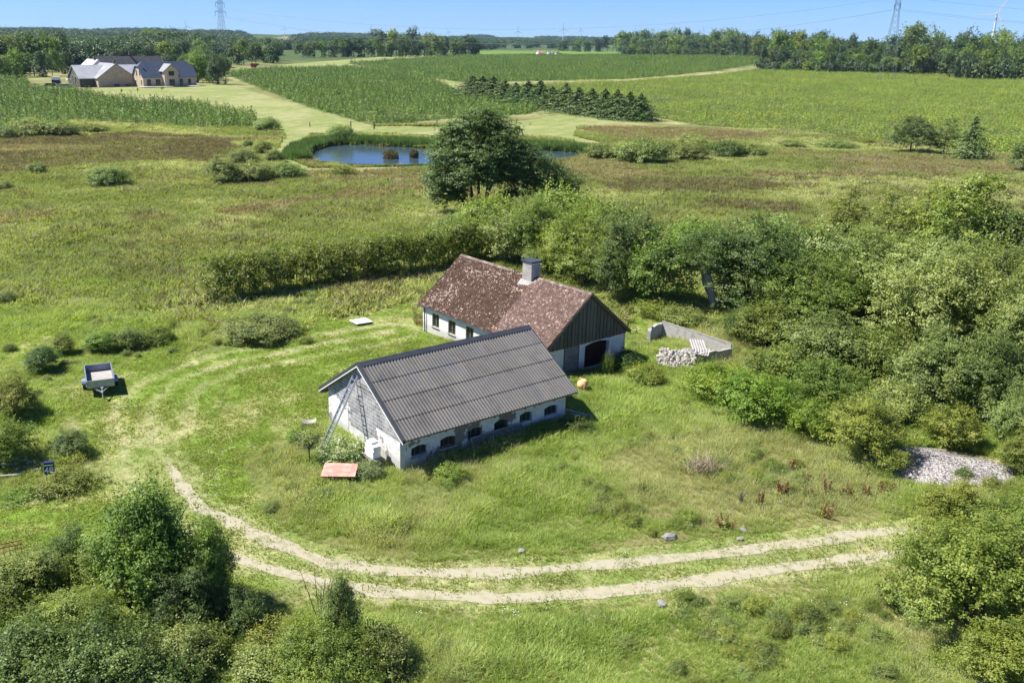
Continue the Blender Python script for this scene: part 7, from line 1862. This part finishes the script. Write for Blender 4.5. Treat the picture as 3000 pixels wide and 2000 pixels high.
def turbine(label, px, ptop, pbase, dist, blade, rot):
    r_ = ray(px, 150); k = dist / math.hypot(r_[0], r_[1]); x, y = r_[0] * k, r_[1] * k
    # hub height from the sight line
    rt = ray(px, ptop); z = CAM_H + rt[2] * dist / math.hypot(rt[0], rt[1])
    g_ = gz(x, y); e = empty('wind_turbine', label, 'wind turbine', (x, y, g_), math.atan2(-x, y) + math.pi)
    Ht = z - g_; MB().tube([(0, 0, -2), (0, 0, Ht)], [Ht * .030, Ht * .017], 10).obj('tower', M['turbine'], e)
    MB().box((0, -Ht * .02, Ht), (Ht * .035, Ht * .10, Ht * .04)).obj('nacelle', M['turbine'], e); MB().tube([(0, Ht * .03, Ht), (0, Ht * .05, Ht)], [Ht * .02, Ht * .008], 8).obj('hub', M['turbine'], e)
    for b_ in range(3):
        a_ = rot + b_ * 2.0944; u_ = Vector((math.sin(a_), 0, math.cos(a_))); v_ = Vector((math.cos(a_), 0, -math.sin(a_))); o_ = Vector((0, Ht * .04, Ht)); Lb = blade * Ht
        V = [o_ + v_ * Ht * .008, o_ + u_ * Lb * .2 + v_ * Ht * .022, o_ + u_ * Lb + v_ * Ht * .003, o_ + u_ * Lb - v_ * Ht * .002, o_ + u_ * Lb * .2 - v_ * Ht * .008, o_ - v_ * Ht * .008]
        V2 = [p_ + Vector((0, Ht * .008, 0)) for p_ in V]; n6 = 6
        MB().add(V + V2, [tuple(range(6)), tuple(range(11, 5, -1))] + [(i, (i + 1) % 6, 6 + (i + 1) % 6, 6 + i) for i in range(6)]).obj('blade', M['turbine'], e)
for q in (('large white wind turbine above the wood at the far right', 2901, 41, 0, 1300, .50, 5.8), ('wind turbine left of centre with one blade upright', 836, 84, 0, 3200, .55, -.05), ('wind turbine half hidden behind the middle tree belt', 1088, 91, 0, 3600, .62, -.25),
          ('wind turbine above the horizon hills, centre', 1313, 94, 0, 4200, .50, .2), ('wind turbine right of centre with blade upright', 1516, 92, 0, 4200, .50, .0), ('wind turbine with thick tower seen edge-on', 1648, 85, 0, 3000, .42, .05), ('thin wind turbine right of the edge-on one', 1699, 90, 0, 3600, .45, .1),
          ('tiny wind turbine over the right-hand wood, left one', 1830, 100, 0, 4500, .45, .0), ('tiny wind turbine over the right-hand wood, right one', 2056, 90, 0, 4500, .45, .1), ('wind turbine over the wooded hill on the left', 551, 78, 0, 2800, .60, .2)):
    turbine(*q)

# ------------------------------------------------------------------ air
hz_ = MB().box((200, 4900, 95), (9000, 10300, 214)).obj('haze', None)
m = bpy.data.materials.new('haze_air'); m.use_nodes = True; n = m.node_tree.nodes; l = m.node_tree.links
n.remove(n['Principled BSDF']); pv = n.new('ShaderNodeVolumePrincipled'); pv.inputs['Color'].default_value = (0.45, 0.68, 1.0, 1); pv.inputs['Density'].default_value = 0.00004; pv.inputs['Anisotropy'].default_value = 0.0
l.new(pv.outputs[0], n['Material Output'].inputs['Volume']); hz_.data.materials.append(m); tag(hz_, kind='stuff')
